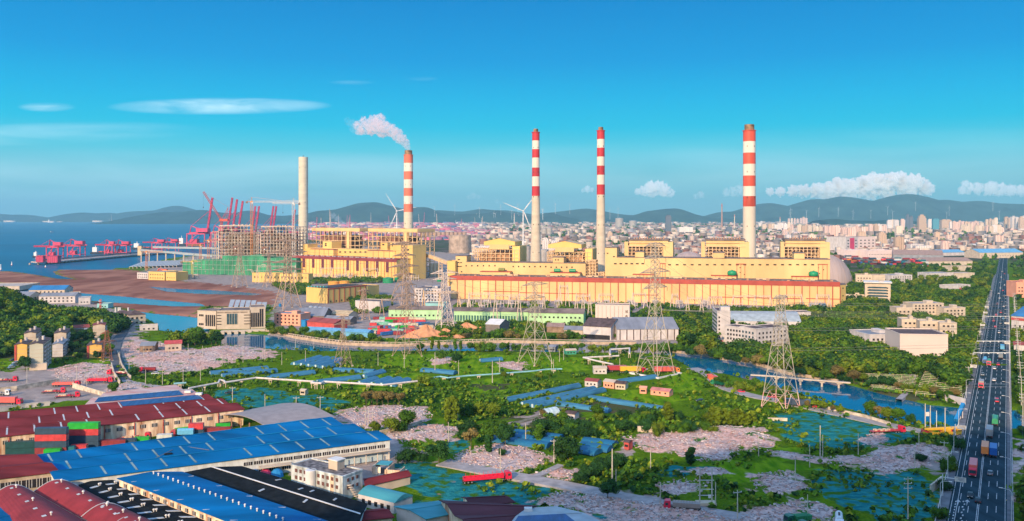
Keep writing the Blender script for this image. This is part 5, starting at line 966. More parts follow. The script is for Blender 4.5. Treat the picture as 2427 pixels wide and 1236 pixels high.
BL = [
 ('pink_house', 'salmon pink three storey house right of the pump station', 'house', (650, 771), (712, 774), 10, 16, PINKW, GROOF, 'flat', [2, 5, 8]), ('grey_roof_warehouse', 'wide grey-roofed warehouse between pink house and metal silos', 'warehouse', (700, 768), (768, 768), 7, 34, GREYROOF, GROOF, 'gx', None),
 ('red_roof_warehouse', 'long red warehouse behind the row of river trees', 'warehouse', (728, 780), (792, 786), 6.5, 16, REDW, REDROOF, 'gx', None), ('blue_box', 'small bright blue hut left of the long red warehouse', 'hut', (714, 777), (724, 778), 6, 6, M('blue_bright', (.02, .22, .5), var=.1), BLUEROOF, 'flat', None),
 ('blue_roof_shed', 'long low shed with light blue roof behind the river trees', 'shed', (722, 793), (872, 801), 4, 10, M('blue_pale', (.14, .38, .6), var=.15), M('blue_pale', (.14, .38, .6), var=.15), 'gx', None), ('grey_roof_shed', 'low grey-roofed shed right of the metal silos', 'shed', (763, 768), (830, 771), 5, 12, GREYROOF, GROOF, 'gx', None),
 ('tan_roof_shed', 'tan-roofed shed under the short one-armed pylon', 'shed', (786, 760), (826, 762), 6, 16, STONE, M('roof_tan', (.55, .42, .26), var=.2), 'gx', None), ('pale_office', 'pale windowless office left of the green sheds', 'office', (842, 735), (900, 738), 9, 22, WHITEW, GREYROOF, 'flat', None),
 ('white_office', 'white three storey office behind the yellow gantry', 'office', (982, 716), (1046, 718), 15, 30, WHITEW, GREYROOF, 'flat', [2, 5.5, 9, 12]), ('aqua_block', 'aqua green block behind the white pylon', 'hall', (1007, 742), (1052, 743), 9, 16, AQUA, GREYROOF, 'flat', None),
 ('green_shed', 'pale green substation building behind the big tan pylons', 'substation building', (921, 757), (1046, 758), 9, 16, GREENW, GREYROOF, 'gx', [3]), ('green_shed', 'long pale green substation building with dark tall doors right of the white pylon', 'substation building', (1076, 762), (1252, 765), 9.5, 16, GREENW, GREYROOF, 'gx', None),
 ('green_shed', 'pale green substation building with small square windows and aqua base', 'substation building', (1253, 768), (1383, 771), 10, 20, GREENW, GREYROOF, 'gx', [5.5]),
 ('grey_open_shed', 'dark grey metal shed with sloping roof beside the orange sand heaps', 'shed', (1151, 795), (1184, 797), 9, 20, M('shed_grey', (.20, .17, .16), var=.15), WHITEP, 'gx', None), ('brown_shed', 'brown-roofed shed by the river right of the field pylon', 'shed', (1296, 789), (1336, 790), 5, 14, M('shed_brown', (.3, .2, .14), var=.3), M('roof_tan_dark', (.36, .24, .2), var=.2), 'gx', None),
 ('pink_wall_shed', 'pinkish low shed left of the cream warehouse', 'shed', (1337, 797), (1381, 798), 5, 14, STONE, GROOF, 'gx', None), ('cream_warehouse', 'cream warehouse with open ground floor and dark roof before the white silo block', 'warehouse', (1382, 803), (1448, 807), 10, 30, WHITEW, DKROOF, 'gx', None),
 ('white_warehouse', 'long white warehouse with dark ribs and grey roof on the river', 'warehouse', (1463, 807), (1608, 806), 8.4, 42, WHITEW, GROOF, 'gx', None), ('arched_hall', 'grey hall with curved roof behind the white hospital-like blocks', 'hall', (1735, 778), (1898, 780), 6, 34, WHITEW, M('roof_silver', (.36, .42, .46), var=.15, rough=.4), 'archx', None),
 ('canopy_building', 'building with a cantilevered flat roof right of the curved hall', 'building', (1871, 757), (1922, 757), 6, 16, WHITEW, DKROOF, 'flat', None),
 ('white_wall_building', 'big blank white-walled building right of the wood', 'building', (2133, 852), (2247, 854), 16.4, 30, M('wall_blank', (.66, .54, .48), var=.06, scale=.05), DKROOF, 'flat', None), ('low_white_building', 'lower white building with courtyard left of the blank white wall', 'building', (2061, 828), (2131, 826), 10, 26, WHITEW, GROOF, 'flat', [2, 6]),
 ('office_building', 'six storey office with big top slab right of the turbine hall end', 'office', (2050, 714), (2111, 716), 20, 22, CREAMW, GROOF, 'flat', [2, 5.2, 8.4, 11.6, 14.5]), ('link_bridge', 'pale covered corridor between turbine hall and six storey office', 'corridor', (2001, 712), (2049, 713), 6, 4, CREAMW, CREAMW, 'flat', [4]),
 ('white_campus_block', 'cream block with turret left of the long campus building', 'campus building', (2125, 762), (2162, 762), 12, 14, CREAMW, GROOF, 'flat', [1.5, 4.5, 8]), ('white_campus_block', 'long three storey campus building behind the small roof houses', 'campus building', (2163, 757), (2237, 756), 14, 16, CREAMW, GROOF, 'flat', [2, 5.5, 9, 11.5]),
 ('white_campus_block', 'lower right end of the campus buildings by the road trees', 'campus building', (2238, 760), (2288, 759), 11, 14, CREAMW, GROOF, 'flat', [1.5, 5, 8]),
 ('stepped_house', 'first stepped cream house from the left behind the blank white wall', 'house', (2137, 795), (2177, 796), 12.5, 14, CREAMW, CREAMW, 'flat', [5, 9]), ('stepped_house', 'middle stepped cream house behind the blank white wall', 'house', (2180, 800), (2224, 801), 12.5, 14, CREAMW, CREAMW, 'flat', [5, 9]),
 ('stepped_house', 'right stepped cream house behind the blank white wall', 'house', (2227, 803), (2268, 804), 12, 14, CREAMW, CREAMW, 'flat', [5, 9]), ('teal_window_block', 'cream block with teal glass middle behind the six storey office', 'office', (2028, 676), (2068, 677), 14, 20, CREAMW, GREYROOF, 'flat', [2, 5.5, 9]),
 ('plain_cream_block', 'plain cream block right of the teal-glassed one', 'office', (2069, 677), (2098, 677), 14, 20, CREAMW, GREYROOF, 'flat', None), ('white_row_block', 'white row block with strip windows farther right of the plain cream block', 'office', (2113, 672), (2162, 671), 11, 26, WHITEW, GROOF, 'flat', [2, 5, 8]),
 ('pink_warehouse', 'tall white warehouse with a pink stripe left of the container stacks', 'warehouse', (2005, 601), (2034, 600), 42, 60, WHITEW, GREYROOF, 'flat', [8, 16, 24, 32]), ('white_slab', 'pinkish white tall warehouse slab right of the pink-striped one', 'warehouse', (2034.5, 600), (2075, 599), 42, 60, M('wall_rose', (.74, .58, .54), var=.08), GREYROOF, 'flat', [8, 16, 24, 32]),
 ('white_low_hall', 'low white hall below the pinkish slab', 'hall', (2006, 612), (2054, 611), 18, 30, M('wall_rose', (.74, .58, .54), var=.08), WHITEW, 'flat', None), ('white_low_hall', 'low white hall with slit windows left of the long brown sheds', 'hall', (2058, 613), (2117, 612), 18, 30, M('wall_rose', (.74, .58, .54), var=.08), WHITEW, 'flat', [8]),
 ('long_brown_shed', 'long brown-roofed shed above the container stacks', 'shed', (2117, 615), (2236, 617), 11, 60, GROOF, M('roof_tan_dark', (.36, .24, .2), var=.2), 'gx', None), ('long_brown_shed', 'long brown-roofed shed right of the container stacks', 'shed', (2195, 631), (2305, 630), 9, 40, CREAMW, M('roof_tan_dark', (.36, .24, .2), var=.2), 'gx', None),
 ('blue_roof_hall', 'hall with pale blue roof left of the avenue, far away', 'hall', (2231, 607), (2287, 606), 8, 40, WHITEW, M('blue_pale', (.14, .38, .6), var=.15), 'gx', None), ('long_white_hall', 'long white hall with pale blue roof near the right picture edge', 'hall', (2322, 613), (2425, 612), 13, 50, CREAMW, M('blue_pale', (.14, .38, .6), var=.15), 'gx', [5]),
 ('row_shed', 'white shed with dotted roof vents beside the tree avenue', 'shed', (2253, 643), (2303, 642), 8, 20, CREAMW, GREYROOF, 'flat', None), ('grey_works', 'group of flat grey-roofed works inside the right wood', 'works', (2202, 663), (2260, 662), 9, 26, WHITEW, GROOF, 'flat', None), ('grey_works', 'cream works with flat roof next to the tree avenue', 'works', (2262, 661), (2310, 660), 8, 20, CREAMW, GROOF, 'flat', None),
 ('red_door_shop', 'low building with a red shop front deep in the right wood', 'shop', (2251, 690), (2300, 688), 6.5, 16, WHITEW, CREAMW, 'flat', None), ('roadside_hall', 'blue-roofed roadside hall with a red band at the right edge', 'hall', (2397, 782), (2470, 790), 12, 40, WHITEW, BLUEROOF, 'gx', [3]),
 ('coral_building', 'coral red building at the right edge behind the avenue', 'building', (2409, 706), (2450, 706), 18, 20, PINKW, REDROOF, 'flat', [3, 7, 11]), ('roadside_house', 'small pink-roofed house right of the road near the bus', 'house', (2403, 832), (2432, 834), 4.5, 10, WHITEW, REDROOF, 'gx', None)]
for a in BL:
 r, w = block(a[0], a[1], a[2], a[3], a[4], a[5], a[6], a[7], a[8], rt=a[9])
 if a[10]:
  ww = 1.6 if a[5] < 30 else 6; windows(r, w, 'F', max(3, min(16, int(w/(ww*2.4)))), a[10], ww, 1.5 if a[5] < 30 else 2.6)
  if a[9] == 'flat' and w > 8 and a[5] < 25: MB().box(w*.55, w*.75, a[6]*.3, a[6]*.7, a[5]+.12, a[5]+2.6).build('roof_box', a[7], r)
 if a[0] == 'green_shed' and not a[10]:
  for k in range(26): put('door', M('door_teal', (.06, .16, .14), var=.2), 1.7, .3, 5, (w*(.02+.038*k), -.05, .6), r)
 if a[0] == 'white_warehouse':
  for k in range(9): put('rib', DKROOF, .7, .3, 8.2, (w*(k+.4)/9, -.1, 0), r)
 if a[0] == 'cream_warehouse': MB().box(.8, w-.8, -.2, -.004, .2, 3.6).build('opening_shade', DKWIN, r)  # dark panel on the wall stands in for the shade of the open floor
 if a[0] == 'pink_warehouse': put('pink_stripe', M('port_pink', (.62, .055, .14)), w*.36, .5, 40, (w*.5, -.2, 0), r)
 if a[0] == 'red_door_shop':
  for k in range(4): put('shop_shutter', REDW, 2.6, .3, 3.4, (w*(.5+.09*k), -.1, .2), r)
 if a[0] == 'roadside_hall': put('red_band', REDW, w, .4, 2, (w/2, -.2, 8.5), r)
 if a[0] == 'office_building': MB().box(-1.4, w+1.4, -2.5, 22, 20.8, 22).build('top_slab', WHITEP, r); MB().box(w*.15, w*.85, -.25, -.004, 2, 16.5).build('glass_front', GLASS, r); [put('floor_band', CREAMW, w*.74, .4, 1.1, (w*.5, -.3, z), r) for z in (4, 7.2, 10.4, 13.6)]
r, w = block('silo_block', 'windowless white silo block with four dark characters down its right edge', 'silo block', (1411, 783), (1492, 785), 21, 14, M('wall_blank', (.66, .54, .48), var=.06, scale=.05), GREYROOF)
for k in range(7): put('seam', GREYROOF, .18, .2, 20.5, (w*(.08+.12*k), -.04, 0), r)
for k, chh in enumerate('城泰建材'):
 c = bpy.data.curves.new('lettering', 'FONT'); c.body = chh; c.size = 2.5; c.extrude = .05; c.align_x = 'CENTER'; c.materials.append(DKWIN); t_ = bpy.data.objects.new('tmp', c); C.objects.link(t_); bpy.context.view_layer.update(); o = bpy.data.objects.new('lettering', bpy.data.meshes.new_from_object(t_)); bpy.data.objects.remove(t_); C.objects.link(o); o.parent = r; o.rotation_euler = (R(90), 0, 0); o.location = (w*.915, -.12, 15.2-k*4.1)
for x, z in ((.36, 10), (.36, 6), (.6, 4), (.74, 4)): put('window', DKWIN, 1.2, .2, 1.2, (w*x, -.05, z), r)
r, w = block('narrow_tower_block', 'narrow white tower block with blue-shaded window side, left of the low white blocks', 'tower block', (1700, 811), (1731, 811.5), 23, 30, WHITEW, DKROOF); windows(r, w, 'L', 8, [2+2.9*k for k in range(7)], 2.2, 1.5, m=GLASS, D=30); windows(r, w*.3, 'F', 1, [3+3*k for k in range(6)], 1.1, 1.4, m0=1)
MB().box(w*.3, w, 2, 10, 23, 26.5).build('roof_house', WHITEW, r)
r, w = block('white_block', 'low stepped white block right of the narrow tower', 'office block', (1718, 818), (1790, 828), 14, 14, WHITEW, DKROOF); windows(r, w, 'F', 9, [1.5, 4.6, 7.7, 10.8], 1.4, 1.5); r, w = block('white_block', 'low white block with blue-shaded end behind the red-footed pylon', 'office block', (1792, 830), (1868, 822), 14.5, 16, WHITEW, DKROOF)
windows(r, w, 'F', 8, [1.5, 4.6, 7.7, 10.8], 1.4, 1.5); windows(r, w, 'L', 4, [1.5, 4.6, 7.7, 10.8], 1.6, 1.6, m=GLASS, D=16)
SILV = M('silo_steel', (.58, .60, .62), rough=.35, var=.12, scale=.4, metal=.5, stretch=(1, 1, 4))
for i, px in enumerate((737, 748, 758.5, 769, 778)): tank(px, 752+i*1.0, 4.9, 24, 'shiny metal silo, %s from left in the row behind the pink house' % ORD[i], SILV, 'silo', 'metal_silo', 'metal silos', cap=.5)
tank(664, 727, 3, 6, 'small bright blue tank below the huge cream pylon', M('blue_bright', (.02, .22, .5), var=.1)); tank(2113.5, 890, 5.5, 11, 'bright blue barrel tank at the top edge of the trellis field', M('blue_bright', (.02, .22, .5), var=.1), cap=.05); tank(1041, 668, 5, 9, 'bright green tank just left of the white pylon top', GREENT)
SAND = M('sand_orange', (.72, .33, .16), rough=.95, var=.2, scale=.2, bump=.4)
for i, (px, py, wp, hp, lab) in enumerate(((1010, 795, 46, 26, 'tall conical orange sand heap left of the white pylon'), (1055, 796, 34, 18, 'orange sand heap between the white pylon legs'), (1105, 786, 48, 22, 'broad orange sand heap right of the white pylon'), (1140, 790, 26, 16, 'orange sand heap touching the dark grey shed'), (975, 800, 30, 12, 'low orange sand heap by the river trees'), (1222, 792, 26, 17, 'orange sand heap right of the dark grey shed'), (1085, 800, 30, 8, 'flat orange sand heap at the river edge'))):
 P = G(px, py); s = P.y/F; a = wp*s; h = hp*s; n = 28; o = empty('sand_heap', P, lab, 'sand heap'); vs = [(0, 0, h)]; fs = []
 for k in range(1, 9):
  t = k/8
  for j in range(n):
   an = 2*math.pi*j/n; rr_ = a*t*(1+.22*math.sin(an*3+i)+.1*math.sin(an*7+i*2)); vs.append((rr_*math.cos(an), rr_*math.sin(an)*.7, h*(1-t)**1.15*(1+.12*math.sin(an*5+k))-.3))
 fs = [(0, 1+j, 1+(j+1) % n) for j in range(n)]
 for k in range(7): fs += [(1+k*n+j, 1+(k+1)*n+j, 1+(k+1)*n+(j+1) % n, 1+k*n+(j+1) % n) for j in range(n)]
 MB().add(vs, fs).build('heap', SAND, o, smooth=True)
GH = M('greenhouse_film', (.05, .19, .32), rough=.5, var=.3, scale=.5, spec=.2, stretch=(.15, 1, 1)); GH2 = M('greenhouse_net', (.015, .13, .26), rough=.6, var=.25, scale=.4, stretch=(.2, 1, 1)); GH3 = M('greenhouse_white', (.55, .68, .72), rough=.4, var=.15, scale=.5)
def tunnel(a, b_, wd, label, m_, h=2.1, group=None):
 A, B = G(*a), G(*b_); d = B-A; L_ = d.length; o = empty('greenhouse', A, label, 'greenhouse', group or 'greenhouse tunnels', math.atan2(d.y, d.x)); n = 10; m = MB(); nx = max(6, int(L_/2)); v = []
 for i in range(nx+1):
  for j in range(n+1): t = math.pi*j/n; k = 1+.03*(i % 2); v.append((L_*i/nx, -wd/2*math.cos(t)*k, h*math.sin(t)*k))
 m.add(v, [(i*(n+1)+j, (i+1)*(n+1)+j, (i+1)*(n+1)+j+1, i*(n+1)+j+1) for i in range(nx) for j in range(n)]+[tuple(range(n, -1, -1)), tuple(nx*(n+1)+j for j in range(n+1))]); m.build('film', m_, o, smooth=False)
 m = MB(); [m.box(-.06, .06, -wd/2-.05, -wd/2+.15, 0, .4) for _ in range(1)]; m.rect((0, -wd/2, .25), (L_, -wd/2, .25), .2, .3); m.rect((0, wd/2, .25), (L_, wd/2, .25), .2, .3); put('door', GH3, 1.2, .1, 1.8, (-.08, 0, 0), o, math.pi/2); return o
TUN = [((498, 888), (634, 875), 7, 'left of the slim pylon, farthest'), ((526, 894), (655, 881), 7, 'left of the slim pylon, nearer of the long pair'), ((630, 898), (744, 885), 6, 'just above the white pipeline, long blue one'),
 ((697, 866), (758, 849), 6, 'leftmost of the fan beside the slim pylon'), ((714, 868), (776, 851), 6, 'second of the fan beside the slim pylon'), ((731, 870), (792, 852.5), 6, 'third of the fan beside the slim pylon'), ((748, 872), (806, 854), 6, 'fourth of the fan beside the slim pylon'), ((765, 874), (802, 865), 5, 'shortest, whitish one of the fan beside the slim pylon'),
 ((793, 879), (888, 884), 6, 'lying left to right under the slim pylon'), ((862, 896), (906, 883), 6, 'short one beside the scrap pile'), ((752, 909), (852, 897), 6, 'long dark blue one touching the white pipeline'), ((852, 912), (890, 900), 6, 'first of the four short ones by the pipeline end'), ((881, 914), (922, 900), 6, 'second of the four short ones by the pipeline end'), ((904, 916), (945, 901), 6, 'third of the four short ones by the pipeline end'), ((927, 918), (966, 903), 6, 'last of the four short ones by the pipeline end'),
 ((1001, 880), (1080, 887), 6, 'single one in the open meadow'), ((1138, 858), (1189, 854), 5, 'small one below the field pylon'), ((1198, 952), (1371, 917), 4.6, 'upper one of the three long blue ones'), ((1238, 962), (1408, 924), 4.6, 'middle one of the three long blue ones'), ((1262, 967), (1430, 927), 4.6, 'lower one of the three long blue ones'),
 ((1397, 946), (1572, 973), 4.6, 'long blue one slanting down to the right'), ((1322, 961), (1445, 978), 4.6, 'shorter blue one slanting down to the right'), ((1464, 908), (1553, 896), 4.6, 'blue one in front of the tallest pylon')]
for a, b_, wd, lab in TUN: tunnel(a, b_, wd, 'blue film greenhouse tunnel, '+lab, GH)
TUN2 = [((1217, 1029), (1332, 1042), 'farthest left'), ((1200, 1037), (1312, 1051), 'middle left'), ((1166, 1044), (1302, 1061), 'nearest left'), ((1384, 1048), (1459, 1058), 'farthest right'), ((1378, 1058), (1447, 1069), 'middle right'), ((1372, 1068), (1418, 1077), 'nearest right')]
for a, b_, lab in TUN2: tunnel(a, b_, 7, 'dark blue net greenhouse behind the round bushy trees, '+lab, GH2)
tunnel((1288, 986), (1318, 980), 6, 'little white-blue tunnel hut on the brown field', GH3, 3.2)
for a in [('cottage', 'tiny white cottage with brown roof on the brown field', (1339, 996), (1362, 999), 3.2, 5, WHITEW, DKROOF), ('cottage', 'white cottage with red roof left of the huts by the tunnels', (1386, 916), (1416, 919), 3.2, 6, WHITEW, REDROOF), ('cottage', 'pinkish hut cluster left end beside the red-roofed cottage', (1430, 919), (1455, 922), 3.4, 6, PINKW, STONE), ('cottage', 'pinkish hut at the tunnel end before the tallest pylon', (1458, 923), (1482, 925), 3.2, 6, CREAMW, DKROOF),
          ('cottage', 'low white hut left of the parked trailers', (1407, 887), (1438, 887), 3.4, 6, WHITEW, CREAMW), ('cottage', 'small green and white hut on the near river bank', (1341, 842), (1366, 841), 3, 5, M('hut_green', (.05, .3, .2)), CREAMW), ('cottage', 'small grey hut at the river path right of the field pylon', (1300, 834), (1316, 835), 3.4, 6, GROOF, GROOF), ('cottage', 'tiny white hut in the blue netted field', (1206-495, 937), (1218-495, 938), 2.6, 3, CREAMW, CREAMW),
          ('cottage', 'small brick hut at the end of the dirt track', (1479, 1065), (1490, 1067), 3, 3.5, REDW, DKROOF), ('cottage', 'pink-roofed long hut in the meadow below the tunnels', (1542, 936), (1586, 941), 2.6, 6, PINKW, M('roof_rose', (.6, .22, .2), var=.2)), ('cottage', 'pink rubble-walled hut left of the pink-roofed long hut', (1516, 933), (1532, 934), 3, 4, PINKW, PINKW)]:
 r, w = block(a[0], a[1], 'hut', a[2], a[3], a[4], a[5], a[6], a[7], rt='gx', over=.3); windows(r, w, 'F', 3, [1.1], .9, .9, m0=.6)
PIPEM = M('pipe_white', (.66, .60, .58), rough=.5, var=.15, scale=.5)
def pipeline(pts, label, z=3.2, rad=.55, m_=PIPEM, step=16):
 P = [G(p[0], p[1], z) for p in pts]; o = empty('pipeline', Vector((P[0].x, P[0].y, 0)), label, 'pipeline'); m = MB(); O = o.location
 for a, b_ in zip(P, P[1:]): e = (b_-a).normalized()*.3; m.bar(a-O-e, b_-O+e, rad, 10)
 m.build('pipe', m_, o)
 for a, b_ in zip(P, P[1:]):
  n = max(1, int((b_-a).length/step))
  for i in range(n): q = a.lerp(b_, (i+.5)/n)-O; k = MB(); k.rect((q.x-.6, q.y, -.5), (q.x-.6, q.y, z-rad), .35, .35); k.rect((q.x+.6, q.y, -.5), (q.x+.6, q.y, z-rad), .35, .35); k.box(q.x-1.1, q.x+1.1, q.y-.4, q.y+.4, z-rad-.5, z-rad); k.build('trestle', CREAMW, o)
pipeline([(413, 910), (440, 908)], 'short pale blue pipe bridge left of the white pipeline', m_=M('pipe_blue', (.25, .50, .58)), z=4); pipeline([(448, 921), (517, 908), (521, 901), (531, 903), (534, 907), (607, 896), (744, 905), (738, 908), (760, 909), (768, 905), (908, 913), (988, 904)], 'long white elevated pipeline kinked in the middle of the green fields')
pipeline([(1022, 897), (1043, 893), (1062, 896), (1109, 891), (1160, 888), (1264, 880), (1295, 876), (1331, 875)], 'pale blue pipeline behind the hedge in the meadow', m_=M('pipe_blue', (.25, .50, .58)), z=1.6, rad=.45)
pipeline([(1466, 844), (1383, 848), (1410, 855), (1452, 864)], 'white pipeline bending back near the river right of the field pylon'); pipeline([(1446, 840), (1446, 829), (1492, 826), (1492, 838)], 'white portal-shaped pipe by the river', z=5)
P = [G(1779, 889, 2), G(1830, 892, 2), G(1900, 899, 2), G(2016, 908, 2)]; o = empty('footbridge', Vector((P[0].x, P[0].y, 0)), 'thin pale footbridge on round piers crossing the river', 'footbridge'); m = MB(); O = o.location
for a, b_ in zip(P, P[1:]): m.rect(a-O, b_-O, 2.0, .6)
m.build('deck', CREAMW, o)
for px, py in ((1840, 893), (1897, 899), (1948, 903), (1988, 906)): q = G(px, py, 2)-O; m = MB(); m.bar((q.x, q.y, -4), (q.x, q.y, 1.4), .6, 10); m.box(q.x-1.2, q.x+1.2, q.y-.8, q.y+.8, .8, 1.45); m.build('pier', CREAMW, o)
TR = M('trellis_wood', (.50, .44, .30), var=.2)
for blk, (x0, x1, ya, yb, n, sl) in enumerate(((2040, 2176, 893, 932, 12, 14), (2192, 2288, 888, 946, 14, 12))):
 for k in range(n):
  t = k/(n-1); a = G(x0+t*30*(1-blk)+(-t*22 if blk else 0), ya+t*(yb-ya-6)); b_ = G(x1-(t*12 if not blk else 8), ya+t*(yb-ya)+5); o = empty('trellis_row', a, '%s trellis row from the back in the %s vine block' % (ORD[k], ('left', 'right')[blk]), 'trellis', 'vine trellis rows'); m = MB(); d = b_-a; m.rect((0, 0, 1.9), d+Vector((0, 0, 1.9)), .22, .22); nn = int(d.length/4)
  for i in range(nn): q = d*(i/nn); m.rect((q.x, q.y, 0), (q.x, q.y, 2.2), .2, .2); m.rect((q.x, q.y, 1.9), (q.x+.6, q.y+1.6, 1.9), .15, .15)
  m.build('posts_and_rail', TR, o)
  m = MB(); rg3 = random.Random(k*7+blk)
  for i in range(nn*3): q = d*rg3.random(); r_ = .5+rg3.random()*.6; m.lathe([(r_*.5, .2), (r_, .8), (r_*.8, 1.5), (.1, 1.9)], 6, (q.x, q.y))
  m.build('vine_leaves', M('vine_green', (.06, .15, .02), var=.4, scale=1), o)
# ---------------------------------------------------------------- foreground warehouses, each roof laid out from its own corners
RUSTW = M('wall_rusty', (.74, .62, .46), rough=.8, var=.7, scale=.5, detail=10, stretch=(1, 1, .18), col2=(.36, .15, .07)); BR = M('roof_azure', (.0, .135, .36), rough=.7, var=.3, scale=.12, stretch=(.2, 1, 1), detail=8, spec=.1)
BLK = M('roof_black', (.016, .02, .024), spec=.05, rough=1, var=.3, scale=.4, detail=8); DRED = M('roof_deep_red', (.20, .03, .035), spec=.1, rough=.8, var=.35, scale=.15, stretch=(.25, 1, 1), detail=8); SKYL = M('skylight_pale', (.45, .50, .55), rough=.6, var=.2, scale=.6); SOLAR = M('panel_blue', (.012, .085, .24), rough=.3, var=.25, scale=.8, stretch=(1, .2, 1)); TEAL = M('roof_teal', (.06, .30, .36), rough=.7, var=.2, scale=.2, stretch=(.2, 1, 1))
def Q(px, py, z): return G(px, py, z)
def hall(name, label, FL, FR, BR_, BL_, z, n, rise, roof, wall, strips=None, skyl=0, ov=.6, cat='warehouse', sk_m=None):
 """n ridged bays side by side; ridges run from the left edge to the right edge; corners are pixels on the eave plane z"""
 A, B, Cc, D = Q(*FL, z), Q(*FR, z), Q(*BR_, z), Q(*BL_, z); O = Vector((A.x, A.y, 0)); root = empty(name, O, label, cat); A, B, Cc, D = [p-O for p in (A, B, Cc, D)]
 Lf = lambda t: A.lerp(D, t); Rt = lambda t: B.lerp(Cc, t); w = MB(); r = MB(); z0 = -.3
 w.prism([tuple(A.xy), tuple(B.xy), tuple(Cc.xy), tuple(D.xy)], z0, z-.02)
 def H_(t): k = (t*n) % 1; return z+rise*(1-abs(2*k-1))
 for i in range(n):
  t0, tm, t1 = i/n, (i+.5)/n, (i+1)/n
  for S_ in (Lf, Rt): a, b_, c = S_(t0), S_(tm), S_(t1); w.add([(a.x, a.y, z-.05), (c.x, c.y, z-.05), (b_.x, b_.y, z+rise-.05)], [(0, 1, 2), (2, 1, 0)][:1])
  for ta, tb, za, zb in ((t0, tm, z, z+rise), (tm, t1, z+rise, z)):
   a, b_, c, d = Lf(ta), Rt(ta), Rt(tb), Lf(tb); ex = (b_-a).normalized()*ov; ey = (d-a).normalized()*(ov if (ta == 0) else 0); ez = (d-a).normalized()*(ov if tb == 1 else 0); sl = rise*2*n/((D-A).length)
   P = [a-ex-ey, b_+ex-ey, c+ex+ez, d-ex+ez]; zs = [za-(ov*sl if ta == 0 else 0)]*2+[zb-(ov*sl if tb == 1 else 0)]*2
   r.add([(p.x, p.y, q) for p, q in zip(P, zs)]+[(p.x, p.y, q+.22) for p, q in zip(P, zs)], [(3,2,1,0),(4,5,6,7),(0,1,5,4),(1,2,6,5),(2,3,7,6),(3,0,4,7)])
 w.build('wall', wall, root); r.build('roof', roof, root)
 def on(u, t): p = Lf(t).lerp(Rt(t), u); return Vector((p.x, p.y, H_(t)+.25))
 for i in range(n):
  for k in range(skyl):
   u = (k+.5+.25*(i % 2))/skyl
   for h0, h1 in ((.04, .46), (.54, .96)):
    if (k*7+i*3+int(h0*10)) % 5 == 0: continue
    a, b_, c, d = on(u, (i+h0)/n), on(u+.006, (i+h0)/n), on(u+.006, (i+h1)/n), on(u, (i+h1)/n)
    k_ = MB(); k_.add([a, b_, c, d, a+Vector((0,0,.06)), b_+Vector((0,0,.06)), c+Vector((0,0,.06)), d+Vector((0,0,.06))], [(3,2,1,0),(4,5,6,7),(0,1,5,4),(1,2,6,5),(2,3,7,6),(3,0,4,7)]); k_.build('skylight', sk_m or SKYL, root)
 m = MB()
 for i in range(n): m.rect(on(0, (i+.5)/n), on(1, (i+.5)/n), .5, .16)
 m.build('ridge_cap', roof, root)
 return root, on, A, B, Cc, D
def panel(root, on, u0, u1, t0, t1, m_, name='solar_panel', lift=.12):
 a, b_, c, d = on(u0, t0), on(u1, t0), on(u1, t1), on(u0, t1); v = [p+Vector((0, 0, lift)) for p in (a, b_, c, d)]; MB().add(v+[p+Vector((0, 0, .12)) for p in v], [(3,2,1,0),(4,5,6,7),(0,1,5,4),(1,2,6,5),(2,3,7,6),(3,0,4,7)]).build(name, m_, root)
def wallwin(root, a, b_, z, n, w, h, u0=.03, u1=.97, m_=None, name='window', split=3):
 d = (b_-a); rz = math.atan2(d.y, d.x); out_ = Vector((d.y, -d.x, 0)).normalized()
 for i in range(n):
  p = a.lerp(b_, u0+(u1-u0)*(i+.5)/n); q = Vector((p.x, p.y, 0))+out_*.06; put(name, m_ or DKWIN, w, .16, h, (q.x, q.y, z), root, rz)
  if split:
   for k in range(1, split): e = d.normalized()*(w*(k/split-.5)); q2 = q+e+out_*.06; put('glazing_bar', WHITEP, .14, .16, h+.1, (q2.x, q2.y, z), root, rz)
r, on, A, B, C1, D = hall('red_roof_warehouse', 'huge warehouse with rows of dark red roofs behind the container stacks', (-90, 1046), (577, 970), (474, 938), (-60, 984), 7.5, 3, 1.5, DRED, RUSTW, skyl=11)
wallwin(r, A, B, 4.2, 22, 2.2, 1.5, split=4); wallwin(r, B, C1, 4.2, 5, 2.2, 1.5, split=4)
panel(r, on, .60, .955, .70, .82, SOLAR); put('roof_vent', WHITEP, 3, 2, 1, tuple(on(.965, .84)), r); MB().add([], [])
for k in range(9): p = A.lerp(B, .04+.107*k); put('downpipe', REDW, .25, .25, 7, (p.x+.2, p.y-.3, 0), r)
r, on, A, B, C1, D = hall('red_roof_warehouse', 'rear warehouse with streaked red and grey roof and long blue panels', (206, 959), (472, 937), (397, 916), (262, 934), 7.5, 2, 1.6, M('roof_streaked', (.32, .15, .15), rough=.7, var=.6, scale=.35, stretch=(.1, 1, 1), detail=8, col2=(.5, .42, .42)), RUSTW)
panel(r, on, .06, .86, .03, .22, SOLAR); panel(r, on, 0, 1, .235, .255, SKYL, 'gutter'); put('roof_vent', WHITEP, 3, 2, 1, tuple(on(.93, .12)), r)
panel(r, on, .02, .85, .27, .46, SOLAR)
r, w = block('arched_canopy', 'grey vaulted canopy open underneath, beside the right end of the red warehouse', 'canopy', (560, 1022), (622, 1042), .4, 34, M('canopy_dark', (.1, .09, .09)), M('canopy_grey', (.33, .28, .27), rough=.6, var=.12), rt='flat', par=.1)
m = MB(); n = 12; v = []
for y in (-1, 27):
 for i in range(n+1): t = i/n; v.append((-12+(w+22)*t, y+(4 if y > 0 else 0), 5.2+2.6*math.sin(math.pi*t)))
